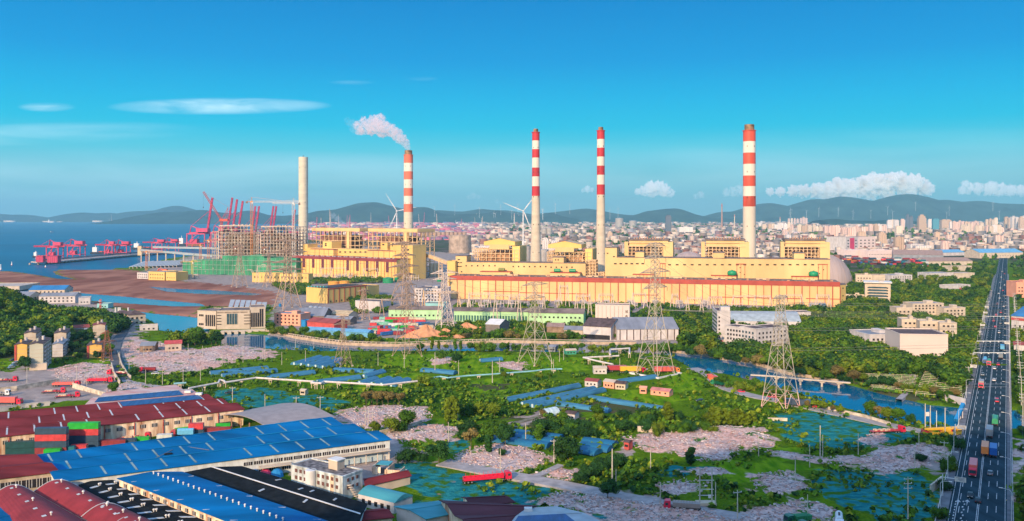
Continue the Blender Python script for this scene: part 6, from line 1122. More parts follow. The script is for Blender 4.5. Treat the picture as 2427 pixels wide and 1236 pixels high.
m.add(v+[(a, b_, c+.25) for a, b_, c in v], [(i, n+1+i, n+2+i, i+1) for i in range(n)]+[(2*n+2+i, 2*n+3+i, 3*n+4+i, 3*n+3+i) for i in range(n)]+[(i, i+1, 2*n+3+i, 2*n+2+i) for i in range(n)]); m.build('vault_roof', M('canopy_grey', (.33, .28, .27)), r)
for x in (-11, -4, 4, 11, w+9):
 for y in (0, 26): put('post', STEELB, .4, .4, 5.4, (x, y, 0), r)
BLW = M('wall_bluewhite', (.66, .68, .66), rough=.8, var=.2, scale=.5, detail=8, stretch=(1, 1, .25))
r, on, A, B, C1, D = hall('blue_roof_warehouse', 'largest bright blue roofed warehouse crossing the lower left, white windowed front', (136, 1142), (924, 1042), (758, 992), (64, 1084), 7.5, 3, 1.7, BR, BLW, skyl=12, sk_m=M('skylight_faded', (.20, .32, .36), var=.3))
wallwin(r, A.lerp(B, .50), B, 4.6, 15, 3, 1.2, split=4); wallwin(r, A.lerp(B, .50), A.lerp(B, .76), 1.4, 6, 3, 1.2, split=4); wallwin(r, B, C1, 4.6, 5, 3, 1.2, split=4)
dd = (B-A).normalized(); rz_ = math.atan2(dd.y, dd.x)
for k in range(4): p = A.lerp(B, .81+.046*k); put('loading_door', M('door_paleblue', (.48, .60, .66), var=.1), 5.4, .3, 3.6, (p.x+.15, p.y-.35, 0), r, rz_)
p, q = A.lerp(B, .745)+Vector((0, -1.6, 4-7.5)), B+Vector((0, -1.6, 4-7.5)); MB().rect(p, q, 3.4, .3).build('loading_canopy', CREAMW, r); p, q = A.lerp(B, .57)+Vector((0, -1.6, -3.8)), A.lerp(B, .67)+Vector((0, -1.6, -3.8)); MB().rect(p, q, 3.4, .3).build('loading_canopy', CREAMW, r)
for k in range(7): p = A.lerp(B, .75+.04*k); put('canopy_post', CREAMW, .3, .3, 3.4, (p.x+1.2, p.y-3, 0), r)
for a, b_ in (((.30, .30), (.37, .44)), ((.40, .52), (.47, .35))): m = MB(); m.bar(on(*a)+Vector((0,0,.1)), on(*b_)+Vector((0,0,.1)), .12, 4); m.build('roof_cable', WIRE, r)
panel(r, on, .335, .36, .36, .385, BLK, 'roof_patch')
for k in range(6):  # lighter blue sheets laid over the rear slope of each bay
 for i in range(3): panel(r, on, .05+.15*k+.01*i, .18+.15*k+.01*i, (i+.54)/3, (i+.94)/3, M('roof_sheet_light', (.0, .235, .42), rough=.8, spec=.1, var=.2, scale=.15), 'roof_sheet', .03)
r, on, A, B, C1, D = hall('blue_roof_warehouse', 'narrow deep blue roofed hall running to the bottom edge with a line of small vents', (575, 1250), (283, 1136), (430, 1120), (812, 1250), 8.3, 1, 1.0, BR, RUSTW, cat='warehouse')
wallwin(r, B, A, 6.2, 16, 1.7, 1.2, split=3)
for k in range(24): p = on(1-(.04+.04*k), .47); q = MB(); q.bar(p, p+Vector((0, 0, .7)), .22, 6); q.bar(p+Vector((0, 0, .7)), p+Vector((0, 0, .95)), .36, 8, .2); q.build('roof_vent', WHITEP, r)
for k in range(5): panel(r, on, .1+.2*k, .102+.2*k, .02, .98, SKYL, 'sheet_joint', .02)
r, on, A, B, C1, D = hall('black_roof_hall', 'black felt roof with paired white vents and pale skylights, left of the deep blue roof', (352, 1262), (176, 1156), (256, 1137), (560, 1256), 5.6, 1, .5, BLK, RUSTW)
for k in range(8):
 for j in range(2):
  panel(r, on, .88-.115*k, .90-.115*k, .22+.42*j, .42+.42*j, SKYL, 'skylight')
  for e in (.46, .50):
   if e+.42*j < .95: p = on(.89-.115*k+.01*e, e+.42*j); q = MB(); q.bar(p, p+Vector((0, 0, .6)), .16, 6); q.bar(p+Vector((0, 0, .6)), p+Vector((0, 0, .95)), .38, 8, .3); q.build('roof_vent', WHITEP, r)
r, on, A, B, C1, D = hall('black_roof_hall', 'long black felt roof with a white ridge line before the white office', (840, 1262), (432, 1122), (574, 1108), (868, 1196), 6.0, 1, .8, BLK, BLW)
panel(r, on, 0, 1, .47, .50, WHITEP, 'white_ridge', .2)
for u, t in ((.35, .75), (.42, .7), (.55, .2), (.30, .3), (.62, .8), (.18, .7)): panel(r, on, u, u+.012, t, t+.12, SKYL, 'skylight')
r, on, A, B, C1, D = hall('maroon_roof_hall', 'dark maroon roofed hall at the bottom middle right of the teal roof', (1120, 1262), (1215, 1244), (1272, 1201), (1046, 1188), 6.5, 2, 1.2, M('roof_maroon_dark', (.10, .025, .035), rough=.7, var=.25, scale=.2, stretch=(.2, 1, 1)), RUSTW)
r, on, A, B, C1, D = hall('maroon_roof_hall', 'small dark maroon gabled hall behind the larger maroon roof', (1118, 1199), (1216, 1190), (1180, 1180), (1098, 1180), 6.3, 1, 1.0, M('roof_maroon_dark', (.10, .025, .035)), RUSTW)
r, on, A, B, C1, D = hall('panel_roof_hall', 'red-walled hall with navy panel field and pale metal roof at the bottom edge', (1200, 1262), (1450, 1250), (1312, 1203), (1252, 1207), 7, 1, 1.0, M('roof_silver', (.36, .42, .46)), REDW)
panel(r, on, .02, .72, .02, .47, SOLAR); put('roof_vent', WHITEP, 2.4, 1.6, 1, tuple(on(.1, .8)), r)
r, on, A, B, C1, D = hall('teal_roof_shed', 'teal roofed shed at the bottom middle beside the small vaulted building', (1010, 1230), (1128, 1206), (1058, 1187), (940, 1202), 4.5, 1, .8, TEAL, WHITEW)
r, on, A, B, C1, D = hall('red_roof_shed', 'small red roofed shed inside the lower yard, right of the black roof', (830, 1236), (930, 1226), (905, 1207), (822, 1216), 4.2, 1, .8, DRED, CREAMW)
r, on, A, B, C1, D = hall('red_roof_shed', 'low red roofed shed right of the white office', (868, 1152), (972, 1128), (958, 1118), (864, 1136), 3.4, 1, .8, DRED, CREAMW)
r, on, A, B, C1, D = hall('maroon_factory', 'tan walled factory with maroon roof and tall windows at the left edge', (-60, 1142), (136, 1118), (66, 1078), (-60, 1082), 9, 2, 1.2, DRED, M('wall_tan', (.50, .40, .30), var=.25, scale=.4))
wallwin(r, A, B, 4.6, 6, 3.2, 2.8, u0=.2, split=4)
def vault(label, P0, P1, P2, P3, z, rise, m_):
 """barrel roof; P0-P1 near arch, P3-P2 far arch"""
 a, b_, c, d = Q(*P0, z), Q(*P1, z), Q(*P2, z), Q(*P3, z); O = Vector((a.x, a.y, 0)); o = empty('vaulted_hall', O, label, 'hall'); n = 16; m = MB(); v = []
 for s_, e in ((a, b_), (d, c)):
  for i in range(n+1): p = s_.lerp(e, i/n)-O; v.append((p.x, p.y, z+rise*math.sin(math.pi*i/n)))
 m.add(v, [(i, i+1, n+2+i, n+1+i) for i in range(n)]+[tuple(range(n, -1, -1)), tuple(n+1+i for i in range(n+1))]); m.build('vault_roof', m_, o, smooth=False); w = MB(); w.prism([tuple((p-O).xy) for p in (a, b_, c, d)], -.3, z-.02); w.build('wall', CREAMW, o)
 m = MB()
 for i in range(n): m.bar(v[n+1+i], v[n+2+i], .16, 5); m.bar(v[i], v[i+1], .16, 5)
 m.build('edge_trim', SKYL, o)
 for k in range(6):
  t = (k+.5)/6; f = lambda i, tt: Vector(v[i]).lerp(Vector(v[n+1+i]), tt)+Vector((0, 0, .08)); q = MB(); A1, B1, C2, D1 = f(6, t), f(7, t), f(7, t+.025), f(6, t+.025); q.add([A1, B1, C2, D1]+[p+Vector((0, 0, .08)) for p in (A1, B1, C2, D1)], [(3,2,1,0),(4,5,6,7),(0,1,5,4),(1,2,6,5),(2,3,7,6),(3,0,4,7)]); q.build('skylight', SKYL, o)
  if k % 2: p = f(8, t); q = MB(); q.bar(p, p+Vector((0, 0, .7)), .2, 6); q.bar(p+Vector((0, 0, .7)), p+Vector((0, 0, 1.05)), .45, 8, .3); q.build('roof_vent', WHITEP, o)
VR = M('roof_vault_red', (.26, .03, .035), spec=.2, rough=.6, var=.2, scale=.2, detail=8)
vault('leftmost dark red barrel roof at the bottom left corner', (60, 1290), (250, 1262), (78, 1166), (-20, 1178), 6.2, 3.0, VR); vault('second dark red barrel roof, right of the leftmost one', (252, 1262), (345, 1238), (186, 1153), (80, 1166), 6.2, 3.0, VR); vault('third dark red barrel roof, nearest the bottom edge', (300, 1290), (420, 1262), (300, 1208), (192, 1226), 6.4, 3.0, VR)
r, on, A, B, C1, D = hall('blue_corner_roof', 'plain blue roof corner at the very bottom left', (-80, 1300), (70, 1262), (-6, 1196), (-80, 1200), 6, 1, .5, BR, BLW)
r, w = block('white_office', 'stained white three storey office with a round stair drum before the blue warehouse', 'office', (690, 1160), (812, 1191), 8.2, 9.5, M('wall_stained', (.60, .64, .64), rough=.9, var=.45, scale=.45, detail=10, stretch=(1, 1, .35)), M('roof_mottled', (.22, .20, .20), var=.6, scale=.6), par=.5)
for z in (1.2, 4, 6.4): windows(r, w, 'F', 10, [z], 1.1, 1.2, m=M('window_brown', (.16, .07, .06), var=.2))
windows(r, w, 'R', 3, [3.6, 6.2], 1.0, 1.1, m=M('window_brown', (.16, .07, .06)), D=9.5)
MB().lathe([(1.9, 0), (1.9, 8.6), (1.6, 8.7)], 20, (w*.42, -.6)).build('stair_drum', WHITEP, r); MB().box(w*.55, w*.72, 4.5, 8, 8.3, 11.4).build('roof_room', CREAMW, r); MB().box(w*.55-.3, w*.72+.3, 4.2, 8.3, 11.41, 11.7).build('roof_room_top', WHITEP, r); put('rust_stain_strip', RUSTW, 1.6, .1, 8, (w*.8, -.04, 0), r)
m = MB()
for k in range(8): m.box(w+.1+k*.5, w+1.3+k*.5, 2+k*.1, 3.2+k*.1, max(0, 5-k*.65), 5.2-k*.65)
m.build('outside_stair', CREAMW, r)
r, w = block('vaulted_outbuilding', 'small long white building with teal vaulted roof and five windows', 'building', (849, 1199), (934, 1221), 3.8, 9, WHITEW, TEAL, rt='archx', rise=1.6, over=.3); windows(r, w, 'F', 5, [1.2], 1.3, 1.5, m0=1)
r, w = block('ruined_shed', 'roofless ruined shed with broken walls in the lower yard', 'ruin', (882, 1126), (948, 1130), .2, 8, WHITEW, GREYROOF, par=.05)
for a, b_, c, d, h in ((0, w*.3, 0, .3, 3), (w*.45, w, 0, .3, 2.2), (0, .3, 0, 8, 3.2), (w*.5, w*.55, 0, 8, 2.6), (w-.3, w, 0, 6, 2)): MB().box(a, b_, c, d, 0, h).build('broken_wall', RUSTW, r)
MB().box(w*.05, w*.5, 3, 8, 2.9, 3.1).build('roof_remnant', TEAL, r)
o = empty('tarp_pile', G(628, 1132), 'pile of pink and blue tarpaulins beside the blue warehouse dock', 'tarpaulins'); 
for k, (x, m_) in enumerate(((-4, 'blue_bright'), (0, 'port_pink'), (4, 'blue_bright'))): q = MB(); q.lathe([(2.6, 0), (2.2, 1.6), (1.2, 2.6), (.2, 2.9)], 9, (x, k*.6)); q.build('tarpaulin', MATS[m_], o)
def wallseg(name, label, pts, h, m_, z=0, wd=.35, piers=0):
 P = [G(*p) for p in pts]; o = empty(name, P[0], label, 'boundary wall'); m = MB()
 for a, b_ in zip(P, P[1:]): m.rect(a-P[0]+Vector((0, 0, h/2-.3)), b_-P[0]+Vector((0, 0, h/2-.3)), wd, h+.6)
 m.build('wall_panel', m_, o); m = MB()
 for a, b_ in zip(P, P[1:]): m.rect(a-P[0]+Vector((0, 0, h+.05)), b_-P[0]+Vector((0, 0, h+.05)), wd+.2, .14)
 m.build('coping', m_, o); return o
WL_ = M('wall_lime', (.66, .56, .44), rough=.9, var=.35, scale=.4, detail=8)
wallseg('boundary_wall', 'long pale wall with blue graffiti patches across the left lorry yard', [(-20, 932), (40, 926), (140, 908)], 2.4, WL_); wallseg('boundary_wall', 'pale wall sloping from the lorry yard down to the rear warehouse', [(172, 918), (210, 930), (252, 942)], 2.4, WL_); wallseg('boundary_wall', 'pale ragged wall along the left edge of the village lane', [(264, 868), (270, 890), (284, 912)], 2.2, WL_)
wallseg('boundary_wall', 'pale wall along the right edge of the village lane', [(279, 838), (288, 868), (303, 893), (310, 898)], 1.8, WL_); wallseg('boundary_wall', 'grey panel fence above the red warehouse at the left edge', [(-20, 980), (60, 968), (118, 962)], 2.2, WHITEW); wallseg('boundary_wall', 'low broken wall under the round bushy trees beside the gravel heaps', [(900, 1030), (960, 1018), (1000, 1005)], 1.6, WL_)
wallseg('boundary_wall', 'old brick and plaster wall above the pink rubble field', [(1511, 1025), (1575, 1027)], 2.6, WL_); wallseg('boundary_wall', 'long low pale wall beside the riverside lane right of the red-footed pylon', [(1890, 955), (1960, 972), (2050, 992), (2110, 1010)], 1.6, WL_); wallseg('boundary_wall', 'pale wall piece under the red-footed pylon', [(1820, 997), (1866, 998)], 1.2, WL_); wallseg('boundary_wall', 'pale wall beside the avenue at the lower right', [(2205, 1172), (2232, 1150)], 3, WL_); wallseg('boundary_wall', 'short concrete retaining wall by the far right river bank', [(2240, 950), (2288, 962)], 3.4, WHITEW)
def cont(col, L_=12.2):
 o = empty('container', (0, 0, -50), 'x', 'container', 'shipping containers'); w, h = 2.44, 2.6; m = MB(); m.box(0, L_, 0, w, .08, h); n = int(L_/.6)
 m.build('body', col, o); q = MB()
 for i in range(n): q.box(.2+i*(L_-.4)/n, .2+(i+.45)*(L_-.4)/n, -.05, 0, .2, h-.15)
 q.build('corrugation', col, o); q = MB()
 for y in (0, 1.24): q.box(L_, L_+.05, y+.04, y+1.2, .15, h-.1)
 q.build('door', col, o); q = MB()
 for y in (.35, .9, 1.6, 2.1): q.bar((L_+.09, y, .2), (L_+.09, y, h-.2), .035, 4)
 q.build('lock_rods', WHITEP, o); return o
CCOL = {'green': (.02, .42, .05), 'red': (.62, .06, .07), 'navy': (.035, .075, .13), 'maroon': (.28, .04, .05), 'dark green': (.012, .07, .08), 'olive': (.35, .30, .08), 'cream': (.60, .52, .38), 'teal': (.02, .18, .22), 'grey': (.20, .19, .20), 'white': (.62, .64, .62), 'blue': (.03, .14, .38), 'orange': (.70, .22, .05), 'mint': (.25, .55, .42)}
PROT = {}
def container(c, px, py, n=0, short=False, label='', rz=.06, loc=None):
 k = (c, short)
 if k not in PROT: o = cont(M('container_'+c.replace(' ', '_'), CCOL[c], rough=.5, var=.2, scale=.5, detail=6), 6.1 if short else 12.2); PROT[k] = (o, snapshot(o)); first = True
 else: first = False
 o, tr = PROT[k]; P = loc or G(px, py); P = Vector((P.x, P.y, P.z+n*2.62))
 if first: o.location = P; o.rotation_euler = (0, 0, rz); o['label'] = label
 else: o = copy_tree(o, tr, loc=P, rz=rz, label=label)
 return o
lv_ = ['at the bottom of', 'second from bottom in', 'third in', 'on top of']
for n, c in enumerate(['maroon', 'navy', 'red', 'navy']): container(c, 82, 1078, n, label='%s container %s the left tall stack of four' % (c, lv_[n]))
for n, c in enumerate(['navy', 'navy', 'red', 'green']): container(c, 160, 1064, n, label='%s container %s the right tall stack of four' % ({'green': 'bright green'}.get(c, c), lv_[n]))
for c, px, py, n, s_, lb in [('red', -45, 1075, 2, False, 'red container at the left edge on top of the olive one'), ('olive', -45, 1075, 1, False, 'olive container at the left edge between two others'), ('maroon', -45, 1075, 0, False, 'maroon container lowest at the left edge'), ('dark green', 12, 1080, 0, False, 'dark green container below its twin left of the tall stacks'), ('dark green', 12, 1080, 1, False, 'dark green container above its twin left of the tall stacks'),
  ('navy', 268, 1040, 0, True, 'short navy container under the cream one'), ('cream', 268, 1040, 1, True, 'short cream container on the navy one'), ('maroon', 223, 1061, 0, False, 'maroon container lying right of the tall stacks'), ('navy', 284, 1057, 0, True, 'short navy container beside a short green one'), ('green', 316, 1053, 0, True, 'short green container beside a short navy one'), ('green', 103, 1082, 0, True, 'short green container before the left tall stack'), ('teal', 137, 1076, 0, True, 'short teal container between short green and short red ones'), ('red', 166, 1072, 0, True, 'short red container before the right tall stack'),
  ('grey', 430, 1018, 0, False, 'grey container at the warehouse wall with a red one on top'), ('grey', 430, 1018, 1, False, 'upper grey container under the red one at the warehouse wall'), ('red', 430, 1018, 2, False, 'red container topping the grey pair at the warehouse wall'), ('navy', 446, 1034, 0, True, 'short navy container under a short red one'), ('red', 446, 1034, 1, True, 'short red container on a short navy one'), ('maroon', 478, 1030, 0, False, 'maroon container right of the short red and navy pair'), ('navy', 484, 1018, 0, False, 'navy container behind the lone maroon one'), ('green', 512, 1018, 0, True, 'short green container by the vaulted canopy'), ('white', 371, 1046, 0, True, 'short white container beside the red lorry'), ('green', 386, 1030, 0, False, 'green container leaning on the warehouse wall near its gate')]:
 container(c, px, py, n, s_, lb, rz=.12)
rg = random.Random(21); cs_ = list(CCOL); YD = 0
for row, (y0, x0, x1) in enumerate(((757, 884, 990), (764, 880, 1000), (771, 876, 1004), (778, 900, 1000), (785, 872, 985), (791, 860, 960))):
 px = x0
 while px < x1:
  c = ['red', 'red', 'maroon', 'blue', 'orange', 'red', 'white', 'mint', 'navy', 'green', 'cream'][rg.randrange(11)]
  if rg.random() < .88: o = container(c, px, y0+rg.random()*3, 0, rg.random() < .45, '%s container in the crowded riverside yard left of the sand heaps' % c, rz=rg.choice([-.3, .1, .5, .25, 1.2])); o['group'] = c+' containers of the riverside yard'; YD += 1
  px += 8+rg.random()*7
for i, (c, px, py) in enumerate((('orange', 985, 790), ('red', 965, 788), ('blue', 905, 796))): container(c, px, py, 0, False, '%s container nearest the river in the riverside yard' % c, rz=.7)
STK = []
rg = random.Random(33)
for i in range(118):
 px = 2000+rg.random()*196; py = 618+(px-2000)*.055+rg.random()*6; n = rg.randrange(4); c = rg.choice(['red', 'red', 'maroon', 'blue', 'navy', 'navy', 'white', 'maroon', 'teal', 'orange', 'grey']); side = 'left' if px < 2065 else 'middle' if px < 2130 else 'right'
 o = container(c, px, py, n, False, '%s container in the far stacks behind the grey dome, %s part' % (c, side), rz=rg.choice([0, .1, 1.5])); o['group'] = '%s containers of the far stacks, %s' % (c, side); o.scale = (1.15, 1.3, 1.2)
 o.location.z = n*3.1
# ---------------------------------------------------------------- avenue, lanes, vehicles, lamps, poles
ASP = M('asphalt', (.028, .058, .078), spec=.05, rough=1, var=.3, scale=.25, detail=8, stretch=(1, .25, 1)); ASPL = M('asphalt_light', (.16, .17, .19), rough=.9, var=.25, scale=.3, detail=8); LINE = M('road_paint', (.52, .56, .58), rough=.7, var=.35, scale=1.5)
KX, RW = .5873, 19.0      # the avenue runs straight: x = KX*y - offset
AD = Vector((KX, 1, 0)).normalized(); AN = Vector((1, -KX, 0)).normalized()
def av(Y, off, z=.4): return Vector((KX*Y-off, Y, z))     # off: metres left of the right kerb, measured along x
def strip(name, o0, o1, Y0, Y1, z, m_, n=60, z0=None, kind='structure'):
 m = MB(); ys_ = [Y0+(Y1-Y0)*(i/n)**1.6 for i in range(n+1)]
 v = []; 
 for y in ys_: v += [tuple(av(y, o0, z)), tuple(av(y, o1, z))]
 m.add(v, [(2*i, 2*i+1, 2*i+3, 2*i+2) for i in range(n)])
 if z0 is not None:
  for o_ in (o0, o1): v = []; [v.extend([tuple(av(y, o_, z)), tuple(av(y, o_, z0))]) for y in ys_]; m.add(v, [(2*i, 2*i+1, 2*i+3, 2*i+2) for i in range(n)])
 return tag(m.build(name, m_), kind=kind)
strip('road', RW+.2, .2, 130, 2600, .40, ASP, z0=-1.6); strip('pavement', RW+3.6, RW+.2, 130, 1400, .54, ASPL, z0=-1.4); strip('pavement', .2, -2.0, 130, 1400, .54, ASPL, z0=-1.4)
m = MB()
def dash(o_, y0, y1, w=.3, z=.425): m.add([tuple(av(y0, o_+w/2, z)), tuple(av(y0, o_-w/2, z)), tuple(av(y1, o_-w/2, z)), tuple(av(y1, o_+w/2, z))], [(0, 1, 2, 3)])
for o_ in (9.4, 9.9, RW-.5, .8, RW-2.4): 
 for k in range(40): dash(o_, 130+k*45, 130+(k+1)*45, .22)
for o_ in (3.7, 6.6, 12.8, 15.8):
 for k in range(110): dash(o_, 140+k*13, 146+k*13, .24)
for k in range(26): dash(14.2+(k % 2)*.5, 215+k*2.6, 216.2+k*2.6, .5); dash(17.2, 215+k*2.6, 216.2+k*2.6, .4)
for y in (470, 478, 590, 600, 720): m.rect(av(y, RW, .426), av(y, .4, .426), .5, .01)
for o_ in (13.4, 16.4):
 a = av(276, o_, .43); m.add([tuple(a), tuple(a+AD*5+AN*.2), tuple(a+AD*5-AN*.2)], [(0, 1, 2)]); m.add([tuple(a+AD*5+AN*.8), tuple(a+AD*7.5), tuple(a+AD*5-AN*.8)], [(0, 1, 2)])
tag(m.build('road_markings', LINE), kind='structure')
def lane(name, pts, wd, m_, z=.12, kind='structure'):
 P = [G(*p) for p in pts]; Q_ = []
 for i in range(len(P)-1):
  n = max(2, int((P[i+1]-P[i]).length/6)); Q_ += [P[i].lerp(P[i+1], k/n) for k in range(n)]
 Q_.append(P[-1]); 
 for _ in range(6): Q_ = [Q_[0]]+[(Q_[i-1]+Q_[i]*2+Q_[i+1])/4 for i in range(1, len(Q_)-1)]+[Q_[-1]]
 m = MB(); v = []
 for i, p in enumerate(Q_): d = (Q_[min(i+1, len(Q_)-1)]-Q_[max(i-1, 0)]).normalized(); nn = Vector((-d.y, d.x, 0)); w_ = wd[min(len(wd)-1, int(i/len(Q_)*len(wd)))] if isinstance(wd, list) else wd; zz = max(0, hz(p.x, p.y))+z; v += [tuple(p+nn*w_/2+Vector((0, 0, zz))), tuple(p-nn*w_/2+Vector((0, 0, zz))), tuple(p-nn*(w_/2+.1)+Vector((0, 0, -1.2))), tuple(p+nn*(w_/2+.1)+Vector((0, 0, -1.2)))]
 m.add(v, [(4*i+1, 4*i, 4*i+4, 4*i+5) for i in range(len(Q_)-1)]+[(4*i, 4*i+3, 4*i+7, 4*i+4) for i in range(len(Q_)-1)]+[(4*i+2, 4*i+1, 4*i+5, 4*i+6) for i in range(len(Q_)-1)]); return tag(m.build(name, m_), kind=kind)
CONC = M('lane_concrete', (.36, .33, .33), rough=.9, var=.2, scale=.3)
lane('road', [(1640, 874), (1668, 880), (1690, 896), (1702, 915), (1740, 930), (1800, 946), (1870, 957), (1950, 974), (2040, 994), (2120, 1014), (2180, 1024), (2250, 1032), (2292, 1034)], 8, CONC, .35); lane('road', [(326, 742), (318, 768), (296, 785), (278, 805), (271, 830), (277, 858), (285, 885), (292, 902)], 7.5, M('lane_asphalt', (.10, .11, .13), var=.2), .3)
lane('path', [(292, 902), (320, 912), (360, 916), (410, 925)], 5, CONC, .3); lane('path', [(1048, 1098), (1150, 1118), (1300, 1143), (1400, 1165), (1480, 1180), (1600, 1205), (1700, 1219), (1800, 1236)], 8, CONC, .35); lane('path', [(1235, 1147), (1290, 1122), (1330, 1103)], 3, CONC, .3)
lane('path', [(1200, 1010), (1260, 995), (1340, 968), (1440, 940)], 3, M('track', (.20, .18, .12), var=.3), .3); lane('path', [(2130, 948), (2152, 930), (2165, 890)], 3, CONC, .3)
TY = M('tyre', (.02, .02, .02), rough=.9, var=0); RIM = M('rim', (.4, .4, .42), rough=.4, metal=.5, var=0); GLS = M('windscreen', (.02, .04, .05), rough=.08, spec=.7, var=0); LAMP = M('headlight', (.8, .8, .75), rough=.2, var=0); TAIL = M('tail_lamp', (.5, .02, .02), rough=.3, var=0); CHS = M('chassis', (.04, .04, .045), rough=.7, var=.1)
WHM = None
def wheel(root, x, y, r=.5):
 global WHM
 if WHM is None:
  q = MB(); q.bar((0, -.15, 0), (0, .15, 0), 1, 14); o = q.build('wheel', TY); q = MB(); q.bar((0, -.17, 0), (0, .17, 0), .5, 10); p = q.build('rim', RIM); WHM = (o.data, p.data); bpy.data.objects.remove(o); bpy.data.objects.remove(p)
 o = bpy.data.objects.new('wheel', WHM[0]); C.objects.link(o); o.parent = root; o.location = (x, y, r); o.scale = (r, 1, r); p = bpy.data.objects.new('rim', WHM[1]); C.objects.link(p); p.parent = o
def car(col, name='parked_car', van=False):
 o = empty(name, (0, 0, -60), 'x', 'car', 'cars'); L_, w, h = 4.5, 1.8, (1.45 if not van else 1.9)
 prof = [(0, .35), (0, .75), (.9, .88), (1.5, .95), (3.9, .95), (4.45, .85), (4.5, .4)]; m = MB(); n = len(prof); v = [(x-L_/2, -w/2, z) for x, z in prof]+[(x-L_/2, w/2, z) for x, z in prof]
 m.add(v, [(i, n+i, n+i+1, i+1) for i in range(n-1)]+[tuple(range(n)), tuple(range(2*n-1, n-1, -1)), (n-1, 2*n-1, n, 0)]); m.build('body', col, o)
 a, b_ = ((1.2, 4.0) if not van else (.6, 4.4)); m = MB(); v = []
 for x, z, k in ((a, .95, 1), (a+.55, h, .84), (b_-.5, h, .84), (b_, .95, 1)): v += [(x-L_/2, -w/2*k*.97, z), (x-L_/2, w/2*k*.97, z)]
 m.add(v, [(0, 1, 3, 2), (4, 5, 7, 6), (0, 2, 4, 6), (1, 7, 5, 3)]); m.build('windows', GLS, o); m = MB(); m.add([v[2], v[3], v[5], v[4]]+[(x, y, z+.05) for x, y, z in (v[2], v[3], v[5], v[4])], [(3,2,1,0),(4,5,6,7),(0,1,5,4),(1,2,6,5),(2,3,7,6),(3,0,4,7)]); m.build('roof_panel', col, o)
 for x in (-1.4, 1.4):
  for y in (-.8, .8): wheel(o, x, y, .33)
 for y in (-.62, .62): put('headlight', LAMP, .3, .08, .18, (-L_/2-.02, y, .62), o, math.pi/2); put('tail_lamp', TAIL, .3, .08, .18, (L_/2+.02, y, .66), o, math.pi/2)
 return o
